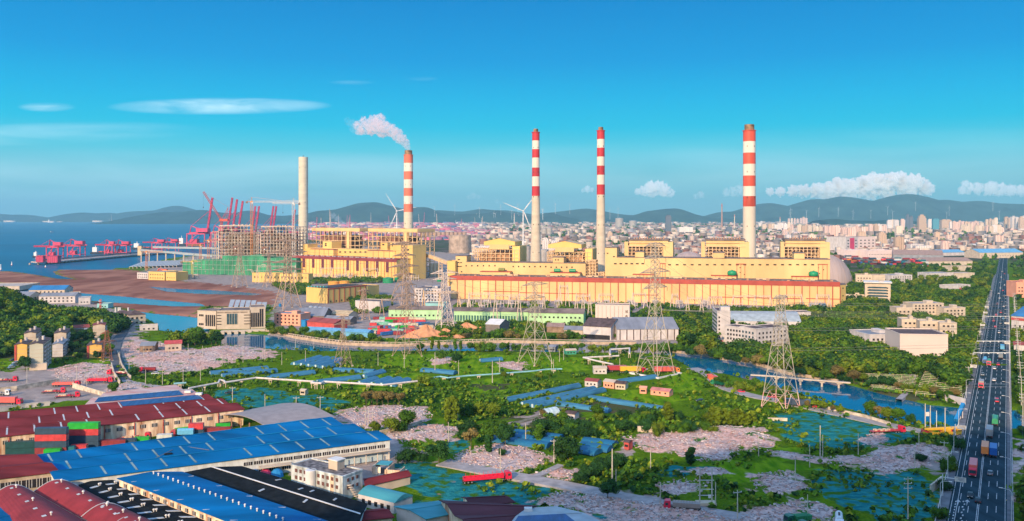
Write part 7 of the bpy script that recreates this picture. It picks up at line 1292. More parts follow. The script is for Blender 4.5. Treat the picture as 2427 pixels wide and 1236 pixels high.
def truck(cab, body, kind, L_=12.0, name='lorry'):
 """front looks along -x; kinds: box, open, flat, tipper, tank, cover"""
 o = empty(name, (0, 0, -60), 'x', 'truck', 'lorries'); w = 2.5; m = MB(); prof = [(0, .6), (-.05, 1.5), (.25, 2.9), (.8, 3.15), (2.2, 3.2), (2.2, .6)]; n = len(prof)
 m.add([(x, -w/2, z) for x, z in prof]+[(x, w/2, z) for x, z in prof], [(i, n+i, n+i+1, i+1) for i in range(n-1)]+[tuple(range(n)), tuple(range(2*n-1, n-1, -1)), (n-1, 2*n-1, n, 0)]); m.build('cab', cab, o)
 m = MB(); m.add([(-.09, -1.12, 1.6), (-.09, 1.12, 1.6), (.16, 1.05, 2.7), (.16, -1.05, 2.7)], [(0, 1, 2, 3)]); m.box(.5, 1.4, -w/2-.03, -w/2, 1.7, 2.5); m.box(.5, 1.4, w/2, w/2+.03, 1.7, 2.5); m.build('windscreen', GLS, o)
 MB().box(-.12, -.02, -1.2, 1.2, .55, .95).build('bumper', CHS, o); MB().box(.6, L_+2.6, -.5, .5, .7, 1.05).build('chassis', CHS, o)
 for y in (-.95, .95): put('headlight', LAMP, .36, .08, .2, (-.14, y, .72), o, math.pi/2)
 for x in [.9, 3.3, 4.6]+[L_+2.4-1.3*k for k in range(3 if L_ > 9 else 1)]:
  for y in (-1.05, 1.05): wheel(o, x, y, .52)
 x0, x1 = 2.9, 2.9+L_-.3
 if kind == 'box': MB().box(x0, x1, -1.25, 1.25, 1.2, 3.95).build('cargo_box', body, o); q = MB(); [q.box(x0+.3+i*(L_-.9)/16, x0+.6+i*(L_-.9)/16, -1.3, 1.3, 1.4, 3.8) for i in range(16)]; q.build('box_ribs', body, o)
 elif kind == 'open':
  q = MB(); q.box(x0, x1, -1.25, 1.25, 1.1, 1.3); q.box(x0, x1, -1.25, -1.17, 1.3, 2.2); q.box(x0, x1, 1.17, 1.25, 1.3, 2.2); q.box(x0, x0+.1, -1.17, 1.17, 1.3, 2.8); q.box(x1-.1, x1, -1.17, 1.17, 1.3, 2.2); q.build('open_trailer', body, o)
  for i in range(9):
   for y in (-1.2, 1.2): put('stake', body, .12, .12, 1.0, (x0+.4+i*(L_-.8)/8.6, y, 2.2), o)
 elif kind == 'flat':
  MB().box(x0-.6, x1, -1.25, 1.25, 1.05, 1.25).build('flatbed', body, o); rr_ = random.Random(4)
  for i in range(10): put('load_piece', RUSTW if i % 2 else body, 1.4, 1+rr_.random(), .3+rr_.random()*.5, (x0+1+i*(L_-2.5)/10, rr_.random()-.5, 1.26), o)
 elif kind == 'tipper':
  q = MB(); v = [(x0, -1.0, 1.2), (x1, -1.0, 1.2), (x1, 1.0, 1.2), (x0, 1.0, 1.2), (x0, -1.3, 2.8), (x1, -1.3, 2.7), (x1, 1.3, 2.7), (x0, 1.3, 2.8), (x0+.2, -1.05, 2.4), (x1-.2, -1.05, 2.4), (x1-.2, 1.05, 2.4), (x0+.2, 1.05, 2.4)]; q.add(v, [(0,1,5,4),(1,2,6,5),(2,3,7,6),(3,0,4,7),(4,5,9,8),(5,6,10,9),(6,7,11,10),(7,4,8,11),(8,9,10,11),(3,2,1,0)]); q.build('tipper_body', body, o)
  for i in range(9): put('body_rib', body, .15, 2.72, 1.5, (x0+.5+i*(L_-1)/9, 0, 1.25), o)
 elif kind == 'tank': q = MB(); q.bar((x0, 0, 2.2), (x1, 0, 2.2), 1.15, 18); q.build('tank_barrel', body, o); MB().box(x0+2, x1-2, -.3, .3, 3.3, 3.5).build('walkway', CHS, o)
 elif kind == 'cover':
  q = MB(); n = 8; v = [(x, -1.25*math.cos(math.pi*i/n), (1.2 if i in (0, n) else 2.6+1.1*math.sin(math.pi*i/n))) for x in (x0, x1) for i in range(n+1)]; q.add(v, [(i, i+1, n+2+i, n+1+i) for i in range(n)]+[tuple(range(n, -1, -1)), tuple(n+1+i for i in range(n+1))]); q.build('cargo_cover', body, o)
 for y in (-.9, .9): put('tail_lamp', TAIL, .3, .08, .2, (L_+2.62, y, .8), o, math.pi/2)
 return o
VC = {k: M('paint_'+k, v, rough=.35, var=.08, scale=1, spec=.5) for k, v in {'red': (.66, .02, .06), 'white': (.7, .7, .72), 'black': (.015, .018, .02), 'grey': (.22, .24, .26), 'orange': (.78, .24, .06), 'blue': (.02, .10, .36), 'green': (.04, .28, .13), 'dkgreen': (.01, .12, .07), 'rustred': (.42, .05, .07), 'lightblue': (.12, .40, .62), 'greybeige': (.34, .30, .28), 'yellow': (.8, .45, .04), 'pink': (.7, .14, .12), 'navy': (.05, .08, .13)}.items()}
VP = {}
def place(kind, label, loc, rz, *args):
 key = (kind,)+args
 if key not in VP:
  o = car(VC[args[0]], van=(kind == 'van'), name='car' if kind == 'car' else 'van') if kind in ('car', 'van') else truck(VC[args[0]], VC[args[1]], *args[2:]); VP[key] = (o, snapshot(o)); o.location = loc; o.rotation_euler = (0, 0, rz); o['label'] = label
 else: o, tr = VP[key]; o = copy_tree(o, tr, loc=loc, rz=rz, label=label)
 if kind == 'van': o['category'] = 'van'
 return o
def onroad(px, py, z=.43): P = G(px, py, z); return P
TOW = math.atan2(1, KX)            # nose (-x) turned to the viewer
AWY = TOW+math.pi
def T(px, py, lab, away, *a): place('truck', lab, onroad(px, py), AWY if away else TOW, *a)
def Cc_(px, py, lab, away, col, kind='car'): place(kind, lab, onroad(px, py), AWY if away else TOW, col)
T(2305, 1133, 'red lorry with pinkish-red box driving towards the viewer on the avenue', False, 'red', 'pink', 'box', 11); o_ = onroad(2334, 1085)+AD*14.6; place('truck', 'lorry with bright orange box on the avenue left of the blue one', o_, AWY, 'red', 'orange', 'box', 11); o_ = onroad(2354, 1088)+AD*13; place('truck', 'lorry with dark blue box on the avenue right of the orange one', o_, AWY, 'white', 'blue', 'box', 9.5)
o_ = onroad(2345, 1041)+AD*13; place('truck', 'lorry with grey box on the avenue behind the orange and blue ones', o_, AWY, 'white', 'grey', 'box', 10); o_ = onroad(2358, 1012)+AD*12; place('truck', 'lorry with green-topped cover and beige sides on the avenue', o_, AWY, 'green', 'green', 'cover', 9)
T(2325, 923, 'red lorry with dark box alone on the avenue before the gantry sign', False, 'red', 'greybeige', 'box', 8); T(2334, 864, 'lorry with teal blue cover beside the green and red one', False, 'blue', 'lightblue', 'cover', 8); T(2343.5, 869, 'lorry with red cab and green cover on the avenue', False, 'red', 'green', 'cover', 8); Cc_(2363, 953, 'bright red car on the right lanes of the avenue', True, 'red', 'van')
Cc_(2347, 1125, 'pale silver car right of the red lorry', True, 'grey'); Cc_(2299.5, 1178, 'black car heading for the viewer near the bottom of the avenue', False, 'black'); Cc_(2318, 1190, 'dark car near the centre line, lowest on the avenue', True, 'black'); Cc_(2357, 875, 'white car left of the yellow centre strip under the gantry', True, 'white'); Cc_(2356, 903, 'small white car alone below the gantry beams', True, 'white'); Cc_(2329, 890, 'grey car at the left kerb under the gantry beam', False, 'grey'); Cc_(2366, 866, 'red and white car just below the sign gantry', True, 'red')
T(2376, 828, 'pale blue lorry by the right kerb past the gantry', True, 'lightblue', 'lightblue', 'box', 7); T(2372, 848, 'white lorry with grey box at the right kerb under the signs', True, 'white', 'grey', 'box', 6); 
rg = random.Random(8); k_ = 0
for px, py, c, aw in [(2368, 790, 'white', 1), (2359, 776, 'red', 0), (2371, 768, 'grey', 1), (2355, 762, 'red', 0), (2378, 757, 'lightblue', 1), (2361, 748, 'red', 0), (2372, 742, 'red', 1), (2366, 736, 'black', 0), (2379, 728, 'white', 1), (2364, 722, 'rustred', 0), (2375, 716, 'navy', 1), (2369, 708, 'white', 0), (2380, 703, 'grey', 1), (2367, 697, 'white', 0), (2377, 690, 'red', 1), (2371, 684, 'white', 0), (2381, 677, 'white', 1), (2370, 671, 'grey', 0), (2379, 664, 'black', 1), (2373, 658, 'white', 0), (2381, 650, 'red', 1), (2375, 645, 'white', 0)]:
 nm = {'lightblue': 'light blue', 'rustred': 'dark red'}.get(c, c); Cc_(px, py, '%s %s on the far avenue, %s in the queue counted from the gantry' % (nm, 'van' if k_ % 3 == 0 else 'car', ORD[k_] if k_ < 20 else 'last but %d' % (22-k_)), bool(aw), c, 'van' if k_ % 3 == 0 else 'car'); k_ += 1
def TG(px, py, deg, lab, *a): place('truck', lab, G(px, py)+Vector((0, 0, .1)), R(deg), *a)
TG(1211, 1137, 196, 'red articulated lorry with empty open trailer parked on the netted ground', 'red', 'red', 'open', 15); TG(1573, 1208, -10, 'lorry with magenta cab and dusty beige tipper on the dirt lane at the bottom', 'red', 'greybeige', 'tipper', 9)
TG(1862, 1246, 15, 'dark green lorry with open tailgate at the bottom edge', 'dkgreen', 'green', 'tipper', 6); TG(1990, 1262, 70, 'white and cream tanker lorry cut by the bottom edge', 'white', 'white', 'tank', 7); TG(1896, 1262, 25, 'second dark green lorry cut by the bottom edge', 'dkgreen', 'greybeige', 'flat', 6)
TG(2143, 1026, 188, 'red lorry with long flat trailer on the riverside lane', 'red', 'rustred', 'flat', 13); TG(2262, 1032, 176, 'magenta lorry with stacked flat trailer near the avenue junction', 'red', 'rustred', 'open', 11); TG(1936, 968, 164, 'dark grey box lorry with red cab on the riverside lane', 'red', 'navy', 'box', 12)
TG(1530, 884, 182, 'lorry with magenta cab and yellow container beside the tallest pylon', 'red', 'yellow', 'box', 13); TG(1610, 884, 186, 'orange lorry with salmon red container beside the tallest pylon', 'orange', 'pink', 'box', 13); TG(1496, 882, 180, 'lorry with dark red container at the left end of the parked trailers', 'rustred', 'rustred', 'box', 12); TG(1688, 912, -60, 'green lorry on the bend of the riverside lane', 'green', 'dkgreen', 'tipper', 6)
TG(1679, 899, -70, 'pinkish lorry up the bend of the riverside lane', 'pink', 'pink', 'tipper', 5); TG(1707, 912, 120, 'orange lorry at the right kerb of the bend of the riverside lane', 'orange', 'orange', 'tipper', 5); TG(1432, 803, 20, 'red loader lorry in front of the cream warehouse', 'red', 'orange', 'tipper', 5)
TG(268, 907, 184, 'red lorry with open red trailer highest in the lorry yard', 'red', 'red', 'open', 12); TG(190, 916, 186, 'red lorry with open trailer middle of the lorry yard', 'red', 'pink', 'open', 12); TG(255, 889, 2, 'red lorry with bare flat trailer above the lorry yard wall', 'red', 'rustred', 'flat', 9); TG(156, 932, 190, 'red lorry with rusty flatbed left in the lower lorry yard', 'red', 'rustred', 'flat', 9)
TG(190, 942, 196, 'red lorry with rusty flatbed right in the lower lorry yard', 'red', 'rustred', 'flat', 9); TG(42, 905, 190, 'red lorry with low trailer at the left edge of the yard', 'red', 'rustred', 'flat', 12); TG(52, 960, 178, 'red lorry with salmon box at the left edge above the red roofs', 'red', 'pink', 'box', 13); TG(330, 883, 8, 'red tipper lorry parked on the pink rubble', 'red', 'rustred', 'tipper', 7)
TG(24, 938, 186, 'cream lorry with flat trailer in the left yard corner', 'white', 'greybeige', 'flat', 7); TG(358, 1043, 188, 'red lorry with empty skeletal trailer between container rows', 'red', 'rustred', 'flat', 11); TG(405, 1037, 6, 'dark red lorry cab with teal covered load beside the warehouse gate', 'rustred', 'lightblue', 'cover', 7)
for px, py, c, lab, rz in [(368, 888, 'white', 'white car parked on the pink rubble', 20), (1660, 953, 'black', 'dark pickup-like car in the green meadow', 10), (543, 934, 'black', 'black car by the white pipeline', 10), (38, 862, 'white', 'white car first in the village car park', 70), (34, 866, 'grey', 'silver car second in the village car park', 70), (30, 870, 'lightblue', 'light blue car third in the village car park', 70), (26, 874, 'white', 'white car lowest in the village car park', 70), (31, 856, 'black', 'black car at the top of the village car park', 70), (1830, 944, 'red', 'red car left of the red-footed pylon', -12), (1756, 931, 'red', 'small red car at the lower bend of the riverside lane', 150), (1706, 811, 'red', 'small red car at the foot of the narrow white tower', 0)]:
 place('car', lab, G(px, py)+Vector((0, 0, .15)), R(rz), c)
P = G(2216, 1034); o = empty('mobile_crane', P, 'orange yellow mobile crane lorry with folded boom by the river end', 'mobile crane', rz=R(2)); OY = VC['yellow']; MB().box(-2, 11, -1.3, 1.3, .9, 1.9).build('carrier', OY, o); MB().box(9.2, 11.2, -1.25, 1.25, 1.9, 3).build('cab', OY, o); m = MB(); m.rect((-3.5, 0, 3.0), (10.5, 0, 3.6), 1, 1); m.rect((-4.5, 0, 3.05), (4, 0, 3.4), .7, .7); m.build('boom', OY, o); MB().box(3, 6.5, -1.2, 1.2, 1.95, 3.2).build('slewing_house', OY, o); MB().box(9.4, 11.25, -1.28, 1.28, 2.3, 2.8).build('windscreen', GLS, o)
for x in (-1, .5, 4, 6, 8, 10):
 for y in (-1.15, 1.15): wheel(o, x, y, .55)
o = empty('slanting_conveyor', G(2266, 1002), 'bright blue slanting conveyor leaning over the river by the avenue', 'conveyor'); a, b_ = Vector((0, 0, 1)), G(2283, 958, 7)-o.location; m = MB(); m.rect(a, b_, 1.6, 1.4); m.build('gallery', M('blue_bright', (.02, .22, .5)), o); m = MB(); [m.rect(a.lerp(b_, t), Vector((a.lerp(b_, t).x, a.lerp(b_, t).y, -2)), .3, .3) for t in (.3, .6, .9)]; m.build('support', PIPEM, o)
LP = M('lamp_pole', (.55, .57, .58), rough=.5, var=.05); WOODP = M('pole_concrete', (.56, .50, .42), rough=.9, var=.2, scale=.5)
def lamp():
 o = empty('street_lamp', (0, 0, -60), 'x', 'street lamp', 'street lamps along the avenue'); MB().bar((0, 0, 0), (0, 0, 9), .13, 8, .08).build('pole', LP, o); m = MB(); m.bar((0, 0, 9), (-.5, 0, 9.7), .07, 6); m.bar((-.5, 0, 9.7), (-2.6, 0, 10), .06, 6); m.build('arm', LP, o); MB().box(-3.4, -2.4, -.16, .16, 9.92, 10.08).build('lamp_head', WHITEP, o); return o
l0 = lamp(); ls = snapshot(l0); first = True; RR = math.atan2(AN.y, AN.x)
for side in (0, 1):
 for k in range(20):
  Y = 262+k*34+side*9; P = av(Y, -1.2 if not side else RW+2.6, .5); rz = RR if not side else RR+math.pi; lab = '%s street lamp from the bottom on the %s kerb of the avenue' % (ORD[k], ('right', 'left')[side])
  if first: l0.location = P; l0.rotation_euler = (0, 0, rz); l0['label'] = lab; first = False
  else: copy_tree(l0, ls, loc=P, rz=rz, label=lab)
def upole(h=11, arms=2, name='utility_pole'):
 o = empty(name, (0, 0, -60), 'x', 'utility pole', 'utility poles'); MB().bar((0, 0, 0), (0, 0, h), .2, 8, .12).build('pole', WOODP, o)
 for k in range(arms):
  z = h-.6-k*1.3; MB().rect((-1.3, 0, z), (1.3, 0, z), .12, .14).build('crossarm', LP, o)
  for x in (-1.15, 0, 1.15): q = MB(); q.bar((x, 0, z), (x, 0, z+.35), .08, 6); q.build('insulator', WHITEP, o)
 return o
u0 = upole(13, 3); us0 = snapshot(u0); u1 = upole(8, 1); us1 = snapshot(u1); u2 = upole(9, 0); us2 = snapshot(u2); F_ = {0: True, 1: True, 2: True}
def pole(kind, loc, lab, rz=0, sc=1):
 o, tr = ((u0, us0), (u1, us1), (u2, us2))[kind]
 if F_[kind]: o.location = loc; o.rotation_euler = (0, 0, rz); o['label'] = lab; o.scale = (sc,)*3; F_[kind] = False
 else: copy_tree(o, tr, loc=loc, rz=rz, label=lab, scale=sc)
pp = []
for k in range(16): P = av(258+k*42, -7, 0); pp.append(P); pole(0, P, '%s tall concrete utility pole from the bottom right of the avenue' % ORD[k], RR, 1.15)
for a, b_ in zip(pp, pp[1:]):
 for e in (-1.2, 0, 1.2): wire(a+AN*e+Vector((0, 0, 14.6)), b_+AN*e+Vector((0, 0, 14.6)), .5, 'thin wire strung between the utility poles right of the avenue', 'pole wires beside the avenue', .035, 5)
for k, (px, py) in enumerate([(2238, 1100), (2262, 1062), (2295, 905), (2306, 870), (2322, 812), (2333, 770), (2342, 735), (2349, 705)]): pole(1, G(px, py), 'utility pole left of the avenue, %s from the bottom' % ORD[k], RR, 1.1)
pole(0, G(2152, 1240), 'tall pole with three small crossarms at the bottom, left of the avenue', .2, 1.1); pole(0, G(2258, 828), 'isolated tall pole right of the blank white wall', 0, 1.4)
FP = [(1167, 908, 'b'), (1031, 884, 'b'), (697-460, 800, 's'), (475, 903, 'a'), (434, 918, 'a'), (551, 960, 'x'), (628, 976, 'a'), (702, 986, 'x'), (759, 985, 'x'), (866, 1010, 'a'), (873, 1012, 'a'), (883, 1022, 'a'), (962, 1008, 'a'), (1063, 1049, 'a'), (1085, 1000, 'a'), (1186, 1118, 'a'), (1246, 1052, 'a'), (1313, 1098, 'x'), (1451, 1148, 'b'), (1460, 1172, 'a'), (1469, 882, 'a'), (1184, 883, 'a'), (1326, 858, 'a'), (1336, 854, 'a'), (1307, 884, 'a'), (1312, 885, 'a'), (896, 867, 'a'), (958, 872, 'a'), (1087, 888, 'a'), (724, 862, 'a'), (700, 830, 'a'), (744, 828, 'a'), (576, 860, 'a'), (622, 858, 'a'), (628, 858, 'a'), (668, 866, 'a'), (527, 866, 'a'), (400, 846, 'a'), (446, 845, 'a'), (480, 850, 'a'), (345, 912, 'a'), (385, 915, 'a'), (341, 850, 'a'), (284, 865, 'a'), (306, 888, 'a'), (182, 905, 'x'), (206, 920, 'a'), (64, 908, 'a'), (1798, 1082, 'a'), (1944, 1085, 'b'), (1950, 1082, 'a'), (1919, 1108, 'a'), (1885, 1142, 'a'), (2034, 1078, 'a'), (2178, 1072, 'a'), (2168, 1110, 'a'), (2205, 1030, 'b'), (1914, 1238, 'a'), (1748, 1232, 'x'), (1542, 1120, 'a'), (1565, 1206, 'a'), (1659, 1198, 'a'), (1696, 1205, 'a'), (2193, 1024, 'b'), (2240, 1036, 'b'), (1940, 770, 'a'), (1956, 760, 'a'), (1987, 830, 'a'), (1905, 822, 'a'), (1918, 818, 'a'), (2049, 818, 'a'), (2164, 882, 'a')]
NEARW = ['rubble', 'netting', 'meadow']
for k, (px, py, t) in enumerate(FP):
 w_ = 'left of the village lane' if px < 290 else 'on the pink rubble field left of the sluice' if px < 660 and py < 880 else 'above the blue roof' if px < 900 and py > 900 else 'in the middle meadow' if px < 1500 and py < 930 else 'among the bushes and rubble in the centre foreground' if px < 1500 else 'in the right wood' if py < 890 else 'in the rubble and netting of the right foreground'
 kind = 2 if t in 'ab' else 1; pole(kind, G(px, py), '%s pole %s, x-rank %s' % ({'a': 'thin plain', 'b': 'taller plain', 'x': 'crossarmed', 's': 'short'}[t], w_, k), .1*(k % 5), {'a': .95, 'b': 1.4, 'x': 1.15, 's': .7}[t])
PL = sorted([o for o in bpy.data.objects if 'label' in o and 'x-rank' in str(o['label'])], key=lambda o: o.location.x/o.location.y); cn = {}
for o in PL: b_ = o['label'].split(', x-rank')[0]; cn.setdefault(b_, []).append(o)
for b_, os_ in cn.items():
 for i, o in enumerate(os_): o['label'] = b_ if len(os_) == 1 else ('%s, %s from left' % (b_, ORD[i] if i < 20 else 'one of the last'))
o = empty('double_pole', G(1673, 1196), 'pair of tall concrete poles joined by rungs in the lower green field', 'double pole')
for x in (-2, 2): MB().bar((x, 0, 0), (x, 0, 12), .24, 8, .18).build('pole', WOODP, o)
for z in (3, 5, 8): MB().rect((-2.6, 0, z), (2.6, 0, z), .16, .2).build('crossbar', LP, o)
MB().box(-3.2, 3.2, -1.6, 1.6, 0, .9).build('plinth', CON, o); put('switch_box', WHITEP, .8, .5, 1, (1.2, -.2, 2.2), o)
SG = M('sign_board', (.60, .57, .52), rough=.5, var=.1)
def sign(Y, off, lab, L_=4, dx=-1, h=6.5, bw=3.4, bh=1.6):
 P = av(Y, off, .4); o = empty('road_sign', P, lab, 'road sign', rz=RR); MB().bar((0, 0, 0), (0, 0, h+1), .16, 8).build('post', LP, o); MB().rect((0, 0, h), (dx*L_, 0, h), .2, .2).build('arm', LP, o); MB().box(*sorted((dx*L_, dx*(L_-bw))), -.2, -.1, h-bh/2, h+bh/2).build('sign_board', SG, o); m = MB()
 for k in range(3): a, b_ = sorted((dx*(L_-.4), dx*(L_-bw+.4+.5*k))); m.box(a, b_, -.24, -.205, h+bh/2-.35-.42*k, h+bh/2-.2-.42*k)
 m.build('sign_strokes', M('sign_ink', (.12, .14, .2)), o)
sign(286, RW+3, 'roadside sign on a long arm lowest on the left kerb of the avenue', 7, 1); sign(355, RW+3, 'big board sign at the river lane junction', 4, 1); sign(500, RW+3, 'board sign on the left kerb before the gantry beams', 3.4, 1); sign(690, RW+3, 'pale board sign on the left kerb level with the blank white wall', 3, 1); sign(780, RW+3, 'upper pale board sign on the left kerb of the far avenue', 3, 1); sign(830, RW+3, 'topmost pale board sign on the left kerb of the far avenue', 3, 1); sign(590, -1.4, 'board sign on the right kerb beside the gantry', 3, -1); sign(700, -1.4, 'light blue board sign on the right kerb beyond the gantry', 3.4, -1)
for i, (Y, lab) in enumerate(((545, 'nearer pale gantry beam spanning the avenue'), (596, 'farther pale gantry beam spanning the avenue'), (745, 'thin far gantry beam spanning the avenue'))):
 a, b_ = av(Y, RW+3, .4), av(Y, -1.6, .4); o = empty('sign_gantry', a, lab, 'road gantry'); d = b_-a; MB().bar((0, 0, 0), (0, 0, 7.4), .22, 8).build('post', LP, o); MB().bar(d, d+Vector((0, 0, 7.4)), .22, 8).build('post', LP, o); m = MB(); m.rect((0, 0, 7), d+Vector((0, 0, 7)), .4, .5); m.build('beam', LP, o)
 for t in (.2, .4, .65, .85): p = d*t; put('camera_box', WHITEP, .8, .5, .5, (p.x, p.y-.4, 6.3), o)
o = empty('notice_pair', G(2193, 1022), 'two white posts carrying a small white square sign by the river lane', 'sign'); 
for x in (0, 5): MB().bar((x, 0, 0), (x, 0, 9), .16, 6).build('post', WHITEP, o)
MB().box(.2, 2, -.1, 0, 6.6, 8.4).build('sign_board', WHITEP, o)
for side in (0, 1):
 m = MB(); off = RW+3.4 if side else -1.8; ys_ = [250+6*k for k in range(80)]
 for a, b_ in zip(ys_, ys_[1:]): m.rect(av(a, off, 1.4), av(b_, off, 1.4), .1, .12); m.rect(av(a, off, 1.0), av(b_, off, 1.0), .08, .08); m.rect(av(a, off, .5), av(a, off, 1.4), .12, .12)
 tag(m.build('road_railing', WHITEP), 'pale metal railing along the %s side of the avenue' % ('left' if side else 'right'), 'railing')
# ---------------------------------------------------------------- city and port far behind
def towermat(name, wall, win, fx=4.2, fz=3.3, dx=.5, dz=.5, rnd=.15):
 m = bpy.data.materials.new(name); m.use_nodes = True; t = m.node_tree; L = t.links.new; b = t.nodes['Principled BSDF']; b.inputs['Roughness'].default_value = .8
 g = t.nodes.new('ShaderNodeNewGeometry'); s = t.nodes.new('ShaderNodeSeparateXYZ'); L(g.outputs['Position'], s.inputs[0])
 def mt(op, a, c=None):
  n = t.nodes.new('ShaderNodeMath'); n.operation = op
  for i, v in ((0, a), (1, c)):
   if v is None: continue
   if isinstance(v, (int, float)): n.inputs[i].default_value = v
   else: L(v, n.inputs[i])
  return n.outputs[0]
 u = mt('FRACT', mt('DIVIDE', mt('ADD', s.outputs[0], mt('MULTIPLY', s.outputs[1], .7)), fx)); v = mt('FRACT', mt('DIVIDE', s.outputs[2], fz)); f = mt('MULTIPLY', mt('LESS_THAN', u, dx), mt('LESS_THAN', v, dz))
 n = t.nodes.new('ShaderNodeMix'); n.data_type = 'RGBA'; L(f, n.inputs[0]); n.inputs[6].default_value = (*wall, 1); n.inputs[7].default_value = (*win, 1)
 oi = t.nodes.new('ShaderNodeObjectInfo'); rr = t.nodes.new('ShaderNodeMapRange'); rr.inputs[3].default_value = 1-rnd; rr.inputs[4].default_value = 1+rnd; L(oi.outputs['Random'], rr.inputs[0]); vm = t.nodes.new('ShaderNodeVectorMath'); vm.operation = 'SCALE'; L(n.outputs[2], vm.inputs[0]); L(rr.outputs[0], vm.inputs['Scale']); L(vm.outputs[0], b.inputs['Base Color']); return m
TM = {'pinkish': towermat('tower_pink', (.74, .52, .44), (.30, .20, .20), 9, 3.3, .45, .5), 'cream': towermat('tower_cream', (.78, .62, .48), (.32, .25, .22), 7, 3.3), 'white': towermat('tower_white', (.76, .68, .64), (.30, .28, .30), 6, 3.3), 'grey glass': towermat('tower_grey', (.18, .20, .25), (.08, .11, .16), 6, 3.4, .7, .7), 'teal glass': towermat('tower_teal', (.10, .32, .40), (.04, .18, .26), 5, 3.4, .7, .7), 'tan': towermat('tower_tan', (.62, .44, .32), (.25, .17, .14), 5, 3.4)}
def tproto(kind):
 m = MB()
 if kind == 0: m.box(-.5, .5, -.4, .4, 0, .96); m.box(-.3, -.05, -.3, .3, .96, 1.02); m.box(.1, .35, -.3, .3, .96, 1.02)
 elif kind == 1: m.box(-.5, -.2, -.4, .4, 0, .97); m.box(-.2, .2, -.32, .4, 0, .95); m.box(.2, .5, -.4, .4, 0, .97); m.box(-.12, .12, -.2, .2, .95, 1.03)
 elif kind == 2: m.box(-.5, .5, -.5, .5, 0, .8); m.box(-.4, .4, -.4, .4, .8, .92); m.box(-.22, .22, -.22, .22, .92, 1.0)
 elif kind == 3: m.add([(-.5,-.5,0),(.5,-.5,0),(.5,.5,0),(-.5,.5,0),(-.5,-.5,.75),(.5,-.5,.75),(.5,.5,.75),(-.5,.5,.75),(-.5,0,1),(.5,0,1)], [(0,3,2,1),(0,1,5,4),(2,3,7,6),(1,2,6,9,5),(3,0,4,8,7),(4,5,9,8),(6,7,8,9)])
 return m
TP = {}
def tower(px, pyb, pyt, wpx, col, kind, lab, cat='apartment tower', name='apartment_tower', group='towers of the far city', dr=.7):
 Y = F*CH/(pyb-HZ); s = Y/F; h = ZT(pyt, Y); w = wpx*s; k = (col, kind)
 if k not in TP: o = tproto(kind).build(name, TM[col]); TP[k] = o.data; o.location = (XA(px, Y), Y, 0)
 else: o = bpy.data.objects.new(name, TP[k]); C.objects.link(o); o.location = (XA(px, Y), Y, 0)
 o.scale = (w, w*dr, h); o.rotation_euler = (0, 0, .1*math.sin(px)); tag(o, lab, cat, group); return o
tower(1584, 558, 511, 13, 'grey glass', 0, 'lone dark and white office tower between the last boiler houses and the sea of roofs', 'office tower'); TW = M('tower_white_face', (.74, .68, .62)); 
tower(1624, 557, 538, 33, 'white', 1, 'broad pale hospital-like slab right of the lone dark office tower'); tower(1667, 560, 554, 38, 'cream', 0, 'low wide pale block left of the thickest chimney', 'office block'); tower(1728, 559, 538, 14, 'grey glass', 0, 'dark slab just left of the thickest chimney')
tower(1811, 552, 532, 10, 'cream', 0, 'cream tower just right of the thickest chimney'); tower(2151, 548, 508, 8, 'grey glass', 2, 'tallest dark twin tower left one in the right skyline', 'office tower'); tower(2160, 548, 513, 7, 'grey glass', 0, 'dark twin tower right one in the right skyline', 'office tower'); tower(2184.5, 551, 509, 17, 'tan', 2, 'tall tan tower with stepped crown in the right skyline', 'office tower')
tower(2204, 550, 520, 9, 'white', 0, 'white tower touching the teal glass one'); tower(2217, 551, 519, 14, 'teal glass', 0, 'teal glass tower in the right skyline', 'office tower'); tower(2241, 546, 521, 22, 'tan', 0, 'broad tan tower block with cranes above it', 'office tower'); tower(2130, 562, 536, 15, 'cream', 0, 'short cream tower before the dark twins')
rg = random.Random(77); cnt = 0
def zone(px):
 for a, n in ((1130, 'left of the left flared chimney'), (1300, 'right of the left flared chimney'), (1440, 'right of the right flared chimney'), (1580, 'behind the first clad boiler house'), (1700, 'left of the thickest chimney'), (1790, 'around the thickest chimney'), (1880, 'right of the thickest chimney'), (1970, 'above the last clad boiler house'), (2050, 'above the pink-striped warehouse'), (2120, 'left of the dark twin towers'), (2200, 'around the tan crowned tower'), (2280, 'right of the teal glass tower'), (2360, 'above the right wood'), (9999, 'at the right edge')):
  if px < a: return n
ROWS = [(1956, 2050, 12, 566, 539, 11, 'pinkish'), (2103, 2128, 3, 549, 521, 9, 'white'), (2336, 2364, 4, 546, 520, 7, 'cream'), (2380, 2460, 9, 549, 515, 10, 'tan'), (1866, 1915, 7, 534, 517, 5, 'pinkish'), (2136, 2147, 2, 549, 522, 7, 'pinkish'), (2250, 2330, 11, 552, 527, 8, 'pinkish'), (2278, 2300, 3, 556, 534, 9, 'cream'), (2310, 2370, 7, 560, 536, 9, 'cream'), (1820, 1880, 8, 552, 531, 7, 'white'), (2060, 2100, 6, 558, 535, 9, 'pinkish'), (1890, 1950, 7, 556, 536, 8, 'cream'), (2425, 2520, 8, 545, 517, 11, 'cream')]
for x0, x1, n, yb, yt, w, c in ROWS:
 for i in range(n):
  px = x0+(x1-x0)*(i+.5)/n+rg.uniform(-1, 1); tower(px, yb+rg.uniform(-2, 2), yt-1.5+rg.uniform(-3, 3), w*rg.uniform(.85, 1.25), c if rg.random() < .6 else rg.choice(['pinkish', 'cream', 'white', 'tan']), rg.randrange(3), '%s apartment tower of the skyline row %s' % (c, zone(px)))
